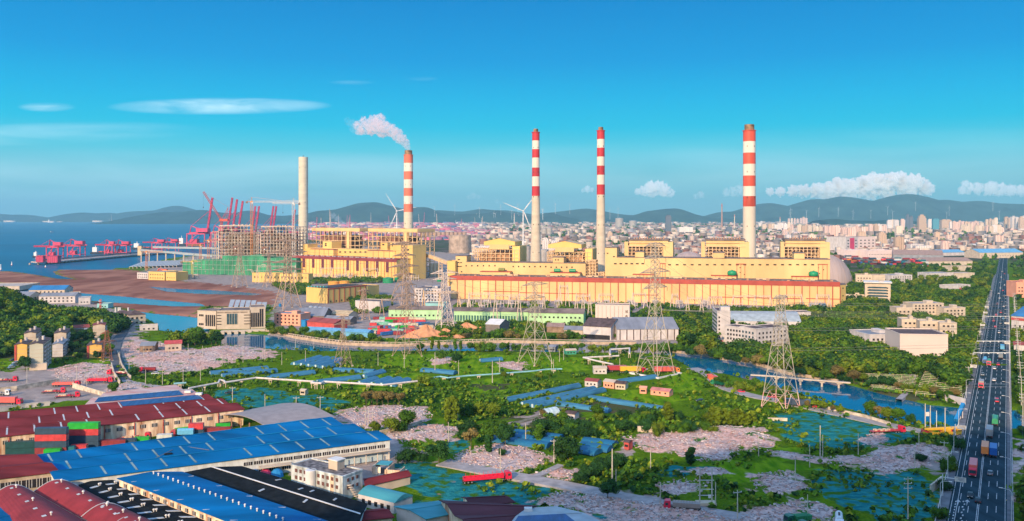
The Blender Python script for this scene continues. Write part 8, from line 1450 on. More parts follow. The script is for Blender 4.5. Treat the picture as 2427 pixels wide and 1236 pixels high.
for i in range(150):
 px = rg.choice([rg.uniform(1130, 2440), rg.uniform(1800, 2440)]); yb = rg.choice([rg.uniform(534, 560), rg.uniform(548, 600)]); c = rg.choice(['pinkish', 'cream', 'white', 'tan', 'pinkish', 'white']); hi = rg.random() < .35
 s = (yb-515)/95; tower(px, yb, yb-(rg.uniform(26, 50) if hi else rg.uniform(9, 20))*s, (rg.uniform(16, 26) if hi else rg.uniform(24, 60))*s, c, rg.randrange(3) if hi else rg.choice([0, 3]), '%s %s of the far city %s' % (c, 'mid-rise' if hi else 'low block', zone(px)), 'apartment tower' if hi else 'city block', 'apartment_tower' if hi else 'city_block')
def boxes(name, X, Y, w, d, h, mats, mi, label, ang=None):
 n = len(X); a = np.zeros(n) if ang is None else ang; cx = np.array([-1, 1, 1, -1, -1, 1, 1, -1])*.5; cy = np.array([-1, -1, 1, 1, -1, -1, 1, 1])*.5; cz = np.array([0, 0, 0, 0, 1, 1, 1, 1.])
 lx = w[:, None]*cx; ly = d[:, None]*cy; ca, sa = np.cos(a)[:, None], np.sin(a)[:, None]; V = np.stack([X[:, None]+lx*ca-ly*sa, Y[:, None]+lx*sa+ly*ca, h[:, None]*cz], -1).reshape(-1, 3)
 f = np.array([(4,5,6,7),(0,1,5,4),(1,2,6,5),(2,3,7,6),(3,0,4,7)]); Fq = (np.arange(n)[:, None, None]*8+f[None]).reshape(-1, 4); m_i = np.repeat(mi, 5); top = np.tile([1, 0, 0, 0, 0], n).astype(bool); m_i = np.where(top, (m_i*7+3) % len(mats), m_i)
 o = np_mesh(name, V, Fq, mats, mi=m_i); return tag(o, label, kind='stuff')
n = 9000; py = 525+RNG.random(n)**1.5*100; px = 1120+RNG.random(n)*1500; k = ~((py > 596) & (px > 2120+ (py-596)*1.0)) & ~((py > 612) & (px > 1990)); px, py = px[k], py[k]; Y = F*CH/(py-HZ); X = (px-CX)/F*Y; n = len(X); cl = vnoise(X, Y, 160, 9); k = (cl > .40) | (Y > 5000); X, Y, cl = X[k], Y[k], cl[k]; n = len(X)
sc = np.clip(Y/2500, .8, 3.2); CM = [M('city_pink', (.56, .42, .34), var=.25, scale=.01), M('city_cream', (.62, .50, .40), var=.2, scale=.01), M('city_white', (.66, .54, .44), var=.2, scale=.01), M('city_red', (.34, .16, .13), var=.4, scale=.01), M('city_grey', (.28, .25, .25), var=.4, scale=.01), M('city_brown', (.27, .21, .18), var=.4, scale=.01)]
boxes('distant_city', X, Y, (8+RNG.random(n)*16)*sc, (8+RNG.random(n)*14)*sc, (5+RNG.random(n)**2*14)*np.clip(sc, .8, 1.5), CM, RNG.integers(0, 6, n), 'sea of far city roofs behind the power plant', RNG.random(n)*.6)
n = 2600; py = 526+RNG.random(n)*44; px = 735+RNG.random(n)*420; Y = F*CH/(py-HZ); X = (px-CX)/F*Y; sc = np.clip(Y/2500, .8, 3)
boxes('distant_port', X, Y, (6+RNG.random(n)*22)*sc, (6+RNG.random(n)*6)*sc, (3+RNG.random(n)*8)*sc, [M('port_pinkish', (.60, .14, .22), var=.3, scale=.01), M('port_mauve', (.36, .16, .24), var=.3, scale=.01), CM[2], CM[0], M('port_blue', (.10, .16, .30), var=.3, scale=.01)], RNG.choice([0, 0, 1, 1, 2, 3, 4], n), 'pink and mauve mass of port stacks left of the city')
n = 500; px = RNG.random(n)*720-20; py = np.where(RNG.random(n) < .5, 524.6+RNG.random(n)*1.8, 525.8+RNG.random(n)*1.2); k = (px > 345) | (RNG.random(n) < .3); px, py = px[k], py[k]; n = len(px); Y = F*CH/(py-HZ); X = (px-CX)/F*Y
boxes('far_shore_town', X, Y, 60+RNG.random(n)*160, 60+RNG.random(n)*60, 10+RNG.random(n)**3*70, [CM[2], CM[1], CM[2]], RNG.integers(0, 3, n), 'pale far shore works under the left hills')
for i, (px, yb, yt, lab) in enumerate(((1711, 548, 483, 'very thin tall brick chimney left of the thickest chimney'), (1741, 550, 509, 'thin striped chimney close left of the thickest chimney'), (1849, 545, 515, 'thin chimney with blue smoke right of the thickest chimney'), (1229.5, 530, 510, 'tiny red and white far chimney near the left wind turbine tower'), (1130, 530, 507, 'tiny far chimney pair member left of the red and white one'), (1219, 532, 506, 'tiny pale far tower beside the wind turbine'))):
 Y = F*CH/(yb-HZ); s = Y/F; o = empty('thin_chimney', (XA(px, Y), Y, 0), lab, 'chimney'); h = ZT(yt, Y); r_ = (2.2 if i == 0 else 1.6)*s; m = MB(); m.lathe([(r_, 0), (r_*.55, h)], 12); m.build('shaft', M('brick_stack', (.45, .26, .2), var=.2) if i < 1 else CREAM, o)
 for k in range(3): z = h*(.95-.2*k); m = MB(); m.lathe([(r_*.62, z-h*.05), (r_*.6, z)], 12); m.build('band', RED, o)
for i, (px, py, rp, hp) in enumerate(((1468, 544, 9.5, 26), (1500, 543, 9, 19), (1140, 549, 5, 12), (1148, 549, 5, 12), (1290, 562, 7, 20), (1302, 562, 7, 22), (1272, 556, 6, 20), (1420, 527, 8, 8), (1830, 540, 10, 12), (1260, 574, 7, 12))): tank(px, py, rp, hp, 'far grey storage tank %s, %s counted in the city' % (zone(px), ORD[i]), TANKG)
for i in range(11): tank(1001+i*10, 566, 5, 15, '%s brown silo from left in the long row behind the conveyor gap' % ORD[i], M('silo_brown', (.48, .32, .24), var=.2), 'silo', 'silo', 'row of brown silos')
rg = random.Random(31)
for i in range(34):
 px = 745+rg.random()*400 if i < 22 else 200+rg.random()*520; Y = rg.uniform(5000, 9500) if i < 22 else 13500; h = rg.uniform(60, 150); o = empty('port_mast', (XA(px, Y), Y, 0), 'far thin port mast or crane jib, %s' % ('above the pink port' if i < 22 else 'on the far shore'), 'mast', 'far port masts'); MB().bar((0, 0, 0), (rg.uniform(-12, 12), 0, h), 3.5, 5, 1.5).build('mast_tube', STEELP if i % 3 else PINK, o)
rg = random.Random(71)
for i in range(34):
 px = rg.choice([rg.uniform(1790, 2420), rg.uniform(1000, 1500)]); Y = 12600 if px < 1500 else 14500; zb = 60+rg.random()*200; o = empty('hill_wind_turbine', (XA(px, Y), Y-500, zb), 'tiny white wind turbine on the far hills, %s' % ('right range' if px > 1600 else 'middle range'), 'wind turbine', 'wind turbines on the far hills'); MB().bar((0, 0, -60), (0, 0, 80), 2, 5, 1.4).build('tower', WHITEP, o); m = MB()
 for a in (.3, 2.4, 4.5): m.bar((0, -4, 80), (math.sin(a+i)*38, -4, 80+math.cos(a+i)*38), 1.4, 4, .5)
 m.build('blades', WHITEP, o)
def vapour(name, blobs, Y, dens, col, label, cat='smoke', detail=2, disp=.28, seed=1, depth=1.0, sc=2.0):
 s = Y/F; m = MB(); rg_ = random.Random(seed)
 import bmesh
 bm = bmesh.new()
 for px, py, r_ in blobs:
  c = Vector((XA(px, Y), Y+rg_.uniform(-.3, .3)*r_*s*depth, ZT(py, Y))); g = bmesh.ops.create_icosphere(bm, subdivisions=detail+1, radius=r_*s)
  for v in g['verts']:
   d = v.co.normalized(); k = 1+disp*(mn.noise(d*sc+Vector((px, py, 0)))+.5*mn.noise(d*sc*2.5+Vector((py, px, 3)))+.3*mn.noise(d*sc*6+Vector((py, px, 9)))); v.co = c+Vector((v.co.x*k, v.co.y*k*depth, v.co.z*k))
 me = bpy.data.meshes.new(name); bm.to_mesh(me); bm.free(); mt_ = bpy.data.materials.new(name); mt_.use_nodes = True; t = mt_.node_tree; t.nodes.clear(); o_ = t.nodes.new('ShaderNodeOutputMaterial'); v_ = t.nodes.new('ShaderNodeVolumePrincipled'); t.links.new(v_.outputs[0], o_.inputs['Volume']); v_.inputs['Color'].default_value = (*col, 1); v_.inputs['Density'].default_value = dens; v_.inputs['Anisotropy'].default_value = 0
 me.materials.append(mt_); o = bpy.data.objects.new(name, me); C.objects.link(o); return tag(o, label, cat)
SB = [(967, 351, 5.5), (963, 344, 8), (958, 336, 10), (950, 328, 12), (941, 320, 14), (930, 313, 15.5), (945, 334, 8), (918, 307, 16), (906, 300, 17), (893, 296, 18), (899, 284, 14), (884, 287, 13), (905, 312, 14), (880, 306, 15), (868, 300, 14), (861, 289, 11), (858, 308, 12), (848, 298, 10), (850, 312, 9)]
vapour('smoke_plume', SB, 1529, .10, (1, .88, .90), 'pinkish white smoke plume drifting left from the salmon striped chimney', detail=3, disp=.55)
vapour('thin_smoke', [(842, 300, 12), (830, 292, 10), (822, 285, 7), (836, 308, 8)], 1529, .014, (.85, .92, 1), 'thin grey-blue tail of the smoke plume', disp=.8)
for i, (bl, Y) in enumerate((([(815, 535, 7), (808, 528, 7), (800, 520, 8), (790, 512, 7), (822, 538, 5)], 3000), ([(1122, 565, 3.5), (1119, 555, 4.5), (1115, 545, 5), (1111, 537, 5)], 2600), ([(1312, 568, 8), (1318, 563, 7), (1309, 558, 6)], 2200), ([(1510, 560, 5), (1503, 551, 7), (1497, 544, 6)], 2600), ([(1690, 556, 9), (1698, 549, 8), (1686, 546, 7)], 2600), ([(1872, 557, 8), (1878, 551, 8), (1866, 553, 7)], 2600))):
 vapour('steam_cloud', bl, Y, .014, (.8, .88, 1), 'small pale blue steam puff %s' % ['behind the left boiler houses', 'rising left of the gabled boiler house', 'right of the left flared chimney', 'above the first clad boiler house', 'left of the thickest chimney', 'above the last clad boiler house'][i], 'steam', disp=.6, seed=i)
CL = [((1985, 452, 26), (2010, 448, 22), (1960, 456, 20), (1935, 452, 16), (1905, 453, 15), (1880, 454, 13), (1850, 455, 11), (1825, 455, 9), (2045, 443, 24), (2075, 438, 24), (2068, 428, 16), (2104, 434, 22), (2135, 433, 22), (2122, 422, 14), (2160, 438, 22), (2174, 430, 14), (2190, 444, 18), (2205, 450, 12), (2100, 450, 20), (2060, 455, 18), (2150, 452, 18), (2020, 440, 14), (1940, 443, 9)),
      ((1545, 450, 18), (1560, 445, 16), (1528, 452, 12), (1575, 453, 14), (1590, 458, 9), (1512, 455, 8)), ((2295, 445, 14), (2318, 446, 13), (2280, 452, 10), (2345, 448, 16), (2370, 450, 15), (2395, 452, 14), (2420, 452, 14), (2450, 452, 16), (2352, 440, 10), (2288, 436, 9)), ((1392, 449, 8), (1402, 450, 6), (1382, 452, 5)), ((1738, 455, 12), (1752, 452, 13), (1722, 457, 10), (1768, 458, 9), (1660, 462, 9), (1650, 466, 7)), ((1122, 464, 8), (1112, 468, 7), (1134, 467, 6), (1178, 478, 6))]
for i, bl in enumerate(CL): vapour('cloud', bl, 30000, [.016, .010, .007, .006, .0025, .0012][i], (1, 1, 1), ['long bank of white cumulus over the right hills', 'small cumulus between the two right chimneys', 'white cumulus at the right edge', 'tiny cloud just left of the right flared chimney', 'faint cloud left of the thickest chimney', 'faint cloud above the middle hills'][i], 'cloud', detail=3, disp=.6, seed=i, depth=.9, sc=2.4)
# ---------------------------------------------------------------- trees, scrub, rubble
def leafmat(name, c1, c2, c3):
 m = bpy.data.materials.new(name); m.use_nodes = True; t = m.node_tree; L = t.links.new; b = t.nodes['Principled BSDF']; b.inputs['Roughness'].default_value = .8; b.inputs['Specular IOR Level'].default_value = .15
 tcn = t.nodes.new('ShaderNodeTexCoord'); n1 = t.nodes.new('ShaderNodeTexNoise'); n1.inputs['Scale'].default_value = .45; n1.inputs['Detail'].default_value = 4; L(tcn.outputs['Object'], n1.inputs[0])
 r = t.nodes.new('ShaderNodeValToRGB'); r.color_ramp.elements[0].position = .35; r.color_ramp.elements[0].color = (*c1, 1); r.color_ramp.elements[1].position = .65; r.color_ramp.elements[1].color = (*c3, 1); e = r.color_ramp.elements.new(.5); e.color = (*c2, 1); L(n1.outputs[0], r.inputs[0])
 oi = t.nodes.new('ShaderNodeObjectInfo'); rr = t.nodes.new('ShaderNodeMapRange'); rr.inputs[3].default_value = .8; rr.inputs[4].default_value = 1.3; L(oi.outputs['Random'], rr.inputs[0]); vm = t.nodes.new('ShaderNodeVectorMath'); vm.operation = 'SCALE'; L(r.outputs[0], vm.inputs[0]); L(rr.outputs[0], vm.inputs['Scale']); L(vm.outputs[0], b.inputs['Base Color']); return m
LM = {'green': leafmat('leaf_green', (.026, .075, .006), (.06, .14, .008), (.13, .22, .015)), 'yellow': leafmat('leaf_yellow', (.06, .11, .006), (.13, .18, .01), (.23, .27, .018)), 'dark': leafmat('leaf_dark', (.010, .045, .010), (.024, .075, .014), (.055, .12, .015)), 'brown': leafmat('leaf_brown', (.10, .085, .03), (.17, .13, .04), (.14, .15, .03))}
BARK = M('bark', (.16, .12, .08), rough=.95, var=.3, scale=2)
def crown_arrays(rng, lobes, nleaf, size, core=True):
 """leaf quads scattered over the lobes' volumes, unit height about 1"""
 V = []; Fq = []
 for (cx, cy, cz, rx, ry, rz_) in lobes:
  k = nleaf; u = rng.normal(size=(k, 3)); u /= np.linalg.norm(u, axis=1)[:, None]; rad = .62+.5*rng.random(k)**.7; p = np.array([cx, cy, cz])+u*np.array([rx, ry, rz_])*rad[:, None]
  nrm_ = u+rng.normal(size=(k, 3))*.55; nrm_ /= np.linalg.norm(nrm_, axis=1)[:, None]; a = np.cross(nrm_, rng.normal(size=(k, 3))); a /= np.linalg.norm(a, axis=1)[:, None]; b_ = np.cross(nrm_, a); s_ = (size*(.6+.8*rng.random(k)))[:, None]
  base = sum(len(v) for v in V); q = np.stack([p-a*s_-b_*s_*.6, p+a*s_*.7-b_*s_*.8, p+a*s_+b_*s_*.7, p-a*s_*.6+b_*s_], 1).reshape(-1, 3); V.append(q); Fq.append(base+np.arange(k*4).reshape(k, 4))
  if core:
   n1, n2 = 7, 5; th = np.linspace(0, 2*np.pi, n1, endpoint=False); ph = np.linspace(.15, np.pi-.15, n2); T, P = np.meshgrid(th, ph); wob = .58+.16*rng.random(T.shape); c = np.stack([cx+rx*wob*np.cos(T)*np.sin(P), cy+ry*wob*np.sin(T)*np.sin(P), cz+rz_*wob*np.cos(P)], -1).reshape(-1, 3); base = sum(len(v) for v in V); V.append(c)
   f = [(base+j*n1+i, base+(j+1)*n1+i, base+(j+1)*n1+(i+1) % n1, base+j*n1+(i+1) % n1) for j in range(n2-1) for i in range(n1)]; Fq.append(np.array(f))
 return np.concatenate(V), np.concatenate(Fq)
def lobeset(rng, kind):
 if kind == 'round': return [(rng.uniform(-.22, .22), rng.uniform(-.22, .22), rng.uniform(.42, .78), rng.uniform(.17, .26), rng.uniform(.17, .26), rng.uniform(.14, .22)) for _ in range(9)]+[(0, 0, .6, .3, .3, .27)]
 if kind == 'bush': return [(rng.uniform(-.4, .4), rng.uniform(-.3, .3), rng.uniform(.2, .6), rng.uniform(.2, .34), rng.uniform(.2, .34), rng.uniform(.2, .34)) for _ in range(8)]
 if kind == 'poplar': return [(rng.uniform(-.05, .05), rng.uniform(-.05, .05), .2+.1*i, .13-.008*abs(i-3), .13-.008*abs(i-3), .12) for i in range(8)]
 return [(rng.uniform(-.25, .25), rng.uniform(-.25, .25), rng.uniform(.55, .85), rng.uniform(.12, .2), rng.uniform(.12, .2), rng.uniform(.08, .14)) for _ in range(9)]
TREES = {}
def tree_proto(kind, leaf, seed, nleaf=150, size=.032):
 rng = np.random.default_rng(seed); V, Fq = crown_arrays(rng, lobeset(rng, kind), nleaf, size); c = np_mesh('crown', V, Fq, LM[leaf]); m = MB(); h = {'round': .5, 'bush': .2, 'poplar': .9, 'thin': .62}[kind]
 m.bar((0, 0, -.05), (.01, 0, h*.6), .022, 7, .014); m.bar((.01, 0, h*.6), (0, .01, h+.12), .014, 6, .005)
 for k in range(5): a = k*1.3; m.bar((0, 0, h*(.4+.09*k)), (.2*math.cos(a), .2*math.sin(a), h*.6+.2), .009, 5, .003)
 t_ = m.build('trunk', BARK); md = (c.data, t_.data); bpy.data.objects.remove(c); bpy.data.objects.remove(t_); return md
KI = ('round', 'bush', 'poplar', 'thin'); KL = ('green', 'yellow', 'dark', 'brown')
for i, (k, l) in enumerate([(a, b) for a in KI for b in KL]): TREES[(k, l)] = [tree_proto(k, l, 100+i*3+j) for j in range(2)]
NT = 0; trg = random.Random(55)
def place_name(px, py):
 if px < 290: return 'among the left village houses' if py > 770 else 'on the left hill'
 if px < 530: return 'left of the sluice'
 if py < 838 and px < 1010: return 'on the far bank before the container yard'
 if py < 850 and px < 1560: return 'along the river in the middle'
 if px < 1000: return 'around the gravel heaps' if py > 930 else 'in the left green fields'
 if px > 2385: return 'right of the avenue'
 if py < 930 and px > 1560 and px < 2385: return 'on the far right bank of the river' if py > 850 else 'in the right wood'
 if px > 1860 and py < 1010: return 'on the riverside lane verge'
 if px > 2190: return 'at the left kerb of the avenue'
 if px < 1500: return 'in the centre foreground' if py > 1000 else 'in the middle meadow'
 return 'in the right foreground'
def tree(px, py, hpx, kind='round', leaf='green', w=1.0, lab=None):
 global NT
 P = G(px, py); s = P.y/F; h = hpx*s; P.z = max(0, hz(P.x, P.y)); c, t_ = TREES[(kind, leaf)][trg.randrange(2)]; name = {'round': 'tree', 'bush': 'bush', 'poplar': 'poplar_tree', 'thin': 'sparse_tree'}[kind]
 d = {'green': 'mid green', 'yellow': 'yellow green', 'dark': 'dark green', 'brown': 'brownish'}[leaf]; sz = 'small' if hpx < 18 else 'medium' if hpx < 34 else 'large'
 lab = lab or '%s %s %s %s' % (sz, d, {'round': 'round tree', 'bush': 'bush', 'poplar': 'slender tree', 'thin': 'open-crowned tree'}[kind], place_name(px, py)); o = empty(name, P, lab, 'bush' if kind == 'bush' else 'tree', 'trees and bushes', trg.random()*6); o.scale = (h*w, h*w, h)
 for nm, me in (('crown', c), ('trunk', t_)): q = bpy.data.objects.new(nm, me); C.objects.link(q); q.parent = o
 NT += 1
for a in [(1040, 1100, 56, 'round', 'dark', 1.25), (960, 1100, 44, 'bush', 'dark', 1.2), (1000, 1096, 30, 'bush', 'dark', 1), (888, 1024, 30, 'round', 'yellow', 1.2), (926, 1030, 46, 'round', 'yellow', 1.25), (966, 1022, 50, 'round', 'green', 1.1), (945, 1026, 34, 'bush', 'green', 1), (1061, 1004, 58, 'poplar', 'yellow', 1.1), (1076, 1003, 62, 'poplar', 'yellow', 1.1), (1346, 1096, 64, 'round', 'dark', 1.3), (1330, 1094, 40, 'bush', 'dark', 1), (1198, 1058, 54, 'round', 'dark', .9), (1276, 1050, 44, 'poplar', 'green', 1.6), (1116, 1062, 46, 'thin', 'brown', 1.2), (1160, 1052, 38, 'round', 'green', 1), (1157, 1078, 44, 'poplar', 'dark', 1.4), (1190, 1086, 24, 'round', 'dark', 1), (1440, 1186, 54, 'round', 'dark', 1.0), (1637, 1104, 42, 'poplar', 'dark', 1.8), (1172, 990, 42, 'round', 'yellow', 1.1), (1100, 984, 40, 'bush', 'green', 1), (1135, 978, 38, 'bush', 'yellow', 1), (1584, 1004, 48, 'poplar', 'yellow', 1.6), (1558, 1032, 38, 'bush', 'yellow', .8), (1290, 987, 22, 'bush', 'brown', 1), (1194, 898, 20, 'round', 'yellow', 1.3), (1278, 900, 22, 'round', 'yellow', 1.2), (1303, 898, 18, 'round', 'green', 1.1),
  (1047, 850, 24, 'bush', 'green', 1.2), (1082, 858, 26, 'bush', 'dark', 1.1), (1008, 915, 30, 'bush', 'yellow', 1.2), (1033, 918, 24, 'bush', 'green', 1.2), (2062, 992, 42, 'round', 'green', 1), (2084, 996, 34, 'thin', 'brown', 1), (2105, 1000, 40, 'round', 'yellow', 1), (2128, 1004, 40, 'round', 'green', 1.2), (2158, 1010, 32, 'round', 'dark', .9), (2172, 1010, 12, 'bush', 'dark', 1), (2182, 1095, 24, 'bush', 'dark', 1.3), (2250, 1120, 44, 'bush', 'green', .8), (2244, 1165, 34, 'bush', 'dark', 1), (2226, 1236, 40, 'bush', 'green', 1), (2270, 1070, 44, 'bush', 'dark', .8), (268, 935, 28, 'round', 'green', 1.2), (315, 890, 26, 'bush', 'dark', 1), (60, 880, 38, 'round', 'dark', .9)]: tree(*a)
for i in range(8): tree(1860+i*18+(i > 5)*6, 957+i*3.6, 20+(i % 3)*4, 'round' if i % 2 else 'thin', 'yellow' if i % 3 else 'brown', 1)
for i in range(7): tree(868+i*13, 962-(i % 2)*3, 34, 'thin', 'brown', 1.1)
for i in range(20): tree(640+i*13.5, 789+i*1.7-(i > 13)*(i-13)*1.2, 26-(i % 3)*4, 'bush' if i % 2 else 'round', 'yellow' if i % 3 else 'green', 1.2)
for i in range(30): tree(1000+i*19+trg.uniform(-5, 5), 832+trg.uniform(-3, 4), 15+trg.random()*11, trg.choice(['round', 'bush', 'bush', 'poplar']), trg.choice(['green', 'yellow', 'green']), 1.2)
for i in range(16): tree(1105+i*25+trg.uniform(-5, 5), 803+trg.uniform(-3, 3), 13+trg.random()*10, 'bush', trg.choice(['green', 'yellow', 'brown']), 1.4)
for i in range(13): tree(395+trg.random()*125, 812+trg.random()*14, 24+trg.random()*22, 'round', trg.choice(['green', 'yellow', 'dark']), 1.1)
for i in range(8): tree(1560+i*12, 830+trg.random()*4, 14+trg.random()*8, 'bush', 'green', 1.2)
for i in range(22): tree(trg.uniform(160, 262), trg.uniform(800, 856), 16+trg.random()*14, 'round', trg.choice(['green', 'dark', 'dark']), 1.2)
for i in range(8): tree(1688+i*14, 1006+trg.random()*6, 30+trg.random()*14, 'poplar', 'yellow', 1.7)
for i in range(26): tree(1400+trg.random()*290, 990+trg.random()*38, 20+trg.random()*18, trg.choice(['bush', 'bush', 'round']), trg.choice(['dark', 'green', 'dark', 'yellow']), 1.2)
for i in range(20): tree(1080+trg.random()*330, 1012+trg.random()*30, 20+trg.random()*16, 'bush', trg.choice(['dark', 'green', 'dark']), 1.3)
for i in range(14): tree(1370+i*7, 1138-i*3+trg.random()*5, 24+trg.random()*12, 'bush', 'dark', 1.2)
for i in range(12): tree(1700+i*15, 905+i*3+trg.random()*10, 20+trg.random()*12, trg.choice(['round', 'bush']), trg.choice(['green', 'yellow']), 1.2)
for i in range(30): t = i/30; tree(1640+t*640, 846+t*108+trg.uniform(-10, 2), 20+trg.random()*14, trg.choice(['bush', 'round']), trg.choice(['green', 'yellow', 'brown', 'dark']), 1.2)
for i in range(20): t = i/20; tree(2030+t*250, 878+trg.uniform(-4, 4), 20+trg.random()*8, 'bush', trg.choice(['brown', 'dark', 'green']), 1.2)
for i in range(16): Y = 250+i*30; P = av(Y, -6-trg.random()*2, 0); q = HZ+F*CH/Y; tree(CX+P.x/Y*F, q, (3.5+trg.random()*2)/Y*F, 'bush', trg.choice(['green', 'yellow', 'dark']), 1.3)
def scatter(region, n, ylo, yhi):
 """random ground points in px space inside polygons"""
 out_ = []; 
 for poly in region:
  P = np.array(poly, float); x0, y0 = P.min(0); x1, y1 = P.max(0); x = RNG.uniform(x0, x1, n*3); y = RNG.uniform(y0, y1, n*3); k = sdist(x, y, [tuple(p) for p in poly]) > 0; out_.append(np.stack([x[k], y[k]], 1)[:n])
 q = np.concatenate(out_); Y = F*CH/(q[:, 1]-HZ); return (q[:, 0]-CX)/F*Y, Y
def dry(X, Y, m_=4):
 w_ = np.full(X.shape, -1e9)
 for p in WATERP: w_ = np.maximum(w_, sdist(X, Y, p))
 off = KX*Y-X; return (w_ < -m_) & ~((off > -9) & (off < RW+6))
BLD = [(o.location.x, o.location.y, o.get('W', 12)) for o in bpy.data.objects if o.parent is None and o.type == 'EMPTY' and 'W' in o]
def clear(X, Y):
 k = np.ones(X.shape, bool)
 for o in bpy.data.objects:
  if o.parent is None and 'W' in o:
   a = o.rotation_euler.z; dx, dy = X-o.location.x, Y-o.location.y; u = dx*math.cos(a)+dy*math.sin(a); v = -dx*math.sin(a)+dy*math.cos(a); k &= ~((u > -3) & (u < o['W']+3) & (v > -20) & (v < 26))
 return k
def wood(name, X, Y, h, mats, label, lobes=3, leaves=60, size=.13, zoff=None):
 rng = np.random.default_rng(len(X)); T_ = []
 for j in range(5):
  lb = [(rng.uniform(-.25, .25), rng.uniform(-.25, .25), rng.uniform(.4, .7), rng.uniform(.28, .42), rng.uniform(.28, .42), rng.uniform(.25, .36)) for _ in range(lobes)]; T_.append(crown_arrays(rng, lb, leaves, size*.5))
 V = []; Fq = []; mi = []; b_ = 0; Z = np.maximum(height(X, Y), 0)
 for j in range(5):
  idx_ = np.arange(j, len(X), 5); v, f = T_[j]; a = rng.random(len(idx_))*6.28; hh = h[idx_][:, None]; x = v[None, :, 0]*np.cos(a)[:, None]-v[None, :, 1]*np.sin(a)[:, None]; y = v[None, :, 0]*np.sin(a)[:, None]+v[None, :, 1]*np.cos(a)[:, None]
  q = np.stack([X[idx_][:, None]+x*hh*1.05, Y[idx_][:, None]+y*hh*1.05, Z[idx_][:, None]+v[None, :, 2]*hh-hh*.12], -1).reshape(-1, 3); V.append(q); Fq.append((f[None]+(np.arange(len(idx_))*len(v))[:, None, None]).reshape(-1, 4)+b_); b_ += len(q); mi.append(np.repeat(rng.integers(0, len(mats), len(idx_)), len(f)))
 return tag(np_mesh(name, np.concatenate(V), np.concatenate(Fq), mats, mi=np.concatenate(mi)), label, kind='stuff')
MX = [LM['green'], LM['yellow'], LM['green'], LM['dark']]
RW_ = [[(2010, 650), (2200, 628), (2340, 620), (2362, 640), (2340, 720), (2310, 850), (2290, 940), (2200, 890), (2020, 892), (1900, 880), (1700, 838), (1610, 820), (1570, 780), (1600, 745), (1990, 742), (2008, 720)]]
X, Y = scatter(RW_, 2900, 0, 0); k = dry(X, Y) & clear(X, Y); X, Y = X[k], Y[k]; wood('wood', X, Y, 6+RNG.random(len(X))*5.5, MX, 'dense wood between the turbine hall and the avenue')
X, Y = scatter([[(2392, 640), (2600, 620), (2600, 780), (2520, 1000), (2440, 1000), (2412, 860)], [(2430, 1180), (2600, 1100), (2600, 1250), (2440, 1250)], [(2425, 860), (2520, 860), (2520, 960), (2430, 960)]], 500, 0, 0); k = dry(X, Y) & clear(X, Y); X, Y = X[k], Y[k]; wood('wood', X, Y, 5+RNG.random(len(X))*5, MX, 'wood right of the avenue')
X, Y = scatter([[(-200, 735), (0, 735), (30, 746), (75, 750), (130, 748), (215, 744), (262, 758), (300, 786), (255, 800), (262, 812), (200, 798), (120, 812), (60, 822), (20, 845), (-200, 880)]], 1500, 0, 0); k = dry(X, Y) & clear(X, Y); X, Y = X[k], Y[k]; wood('wood', X, Y, 7+RNG.random(len(X))*5, [LM['green'], LM['dark'], LM['dark'], LM['yellow']], 'wooded hill behind the left village')
X, Y = scatter([[(1080, 720), (1600, 728), (1600, 748), (1400, 770), (1080, 742)], [(1040, 770), (1380, 776), (1380, 790), (1250, 800), (1040, 800)], [(735, 664), (905, 664), (905, 672), (735, 674)], [(640, 676), (735, 680), (735, 700), (700, 700)], [(830, 705), (925, 708), (925, 745), (840, 745)]], 260, 0, 0); k = dry(X, Y) & clear(X, Y); X, Y = X[k], Y[k]; wood('wood', X, Y, 4+RNG.random(len(X))*4, MX, 'trees between the substation gantries and green sheds')
n = 4200; py = 534+RNG.random(n)**1.3*105; px = 1150+RNG.random(n)*1450; Y = F*CH/(py-HZ); X = (px-CX)/F*Y; k = ((vnoise(X, Y, 160, 9) < .46) | ((py > 598) & (px > 2100))) & dry(X, Y) & ((px > 2010) | (py < 612)) & ~((px > 1995) & (px < 2330) & (py > 590) & (py < 632)); X, Y = X[k], Y[k]
wood('distant_trees', X, Y, (6+RNG.random(len(X))*5)*np.clip(Y/1800, 1, 3), [LM['green'], LM['dark']], 'tree masses between the far city blocks', lobes=2, leaves=8, size=.4)
n = 60000; u = RNG.uniform(-.66, .66, n); Y = 235*(900/235)**RNG.random(n); X = u*Y; cv_ = cover(X, Y); k = dry(X, Y, 1) & (cv_['rubble'] < -2) & (cv_['dirt'] < -1) & (cv_['mud'] < -2) & ((cv_['net'] < -.5) | (RNG.random(n) < .22)) & (cv_['urban'] < 0) & (X > -330); k &= (vnoise(X, Y, 14, 3) > .36) | (cv_['dark'] > 0); k &= ~((cv_['field'] > 2) & (RNG.random(n) < .7)); X, Y = X[k], Y[k]
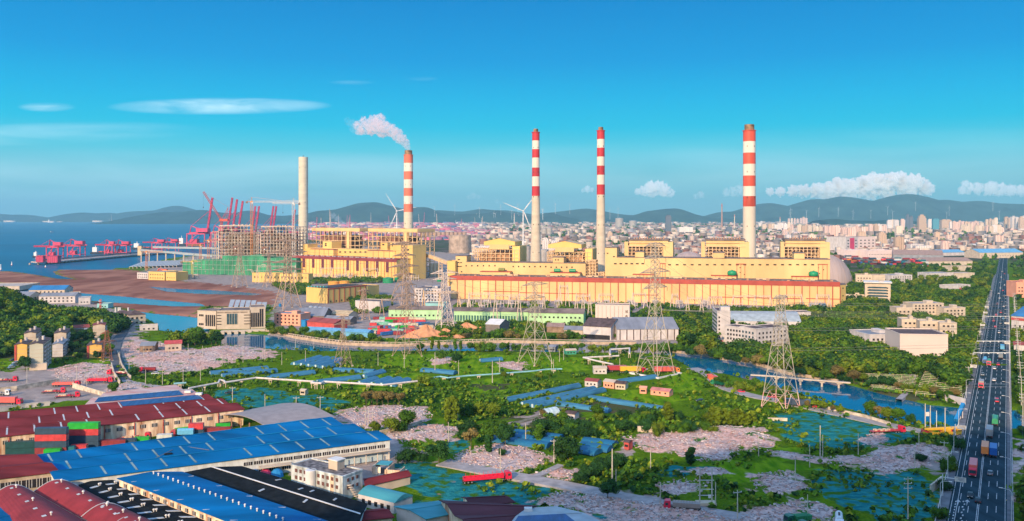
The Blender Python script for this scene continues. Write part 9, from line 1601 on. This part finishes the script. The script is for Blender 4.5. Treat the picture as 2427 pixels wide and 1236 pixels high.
def onroof(X, Y): return (X < -20) & (Y < 2000*95/(np.interp((X/Y)*F+CX, [-200, 0, 250, 400, 560, 740, 930, 1000, 1280], [985, 985, 935, 915, 965, 985, 1030, 1180, 1200])-HZ))
k = ~onroof(X, Y) & clear(X, Y); X, Y = X[k], Y[k]; X, Y = X[:26000], Y[:26000]
wood('scrub', X, Y, .7+RNG.random(len(X))**3*2.4, [LM['green'], LM['dark'], LM['green'], LM['yellow']], 'scrub and tall grass over the near fields', lobes=1, leaves=9, size=.5)
n = 60000; u = RNG.uniform(-.66, .66, n); Y = 235*(640/235)**RNG.random(n); X = u*Y; cv_ = cover(X, Y); k = (cv_['rubble'] > -1.5) & dry(X, Y, 1) & ~onroof(X, Y); X, Y = X[k][:22000], Y[k][:22000]; n = len(X)
RM = [M('brick_bits', (.46, .28, .24), var=.4, scale=.5), M('plaster_bits', (.64, .57, .55), var=.2, scale=.5), M('rubble_grey', (.32, .27, .28), var=.3, scale=.5), M('rubble_rose', (.56, .38, .35), var=.3, scale=.5)]
o = boxes('rubble', X, Y, .25+RNG.random(n)**2*1.0, .25+RNG.random(n)**2*.9, .12+RNG.random(n)*.35, RM, RNG.integers(0, 4, n), 'broken brick and plaster rubble', RNG.random(n)*3); co = np.empty(len(o.data.vertices)*3, np.float32); o.data.vertices.foreach_get('co', co); co = co.reshape(-1, 3); co[:, 2] += np.repeat(height(X, Y)+np.clip(cover(X, Y)['rubble']/6+.5, 0, 1)*(.3+(vnoise(X, Y, 5, 12)-.3)*1.1), 8); o.data.vertices.foreach_set('co', co.ravel())
# ---------------------------------------------------------------- labels of look-alikes, told apart by their order across the photograph
BY = {}
for o in C.objects:
 if o.parent is None and 'category' in o:
  if 'kind' not in o: o['kind'] = 'thing'
  BY.setdefault(o['label'], []).append(o)
for l_, os_ in BY.items():
 if 1 < len(os_) <= 24 and os_[0]['category'] != 'power line' and len(l_.split()) <= 13:
  os_.sort(key=lambda o: o.location.x/max(o.location.y, 1))
  for i, o in enumerate(os_): o['label'] = l_+', '+ORD[i]+' from left'
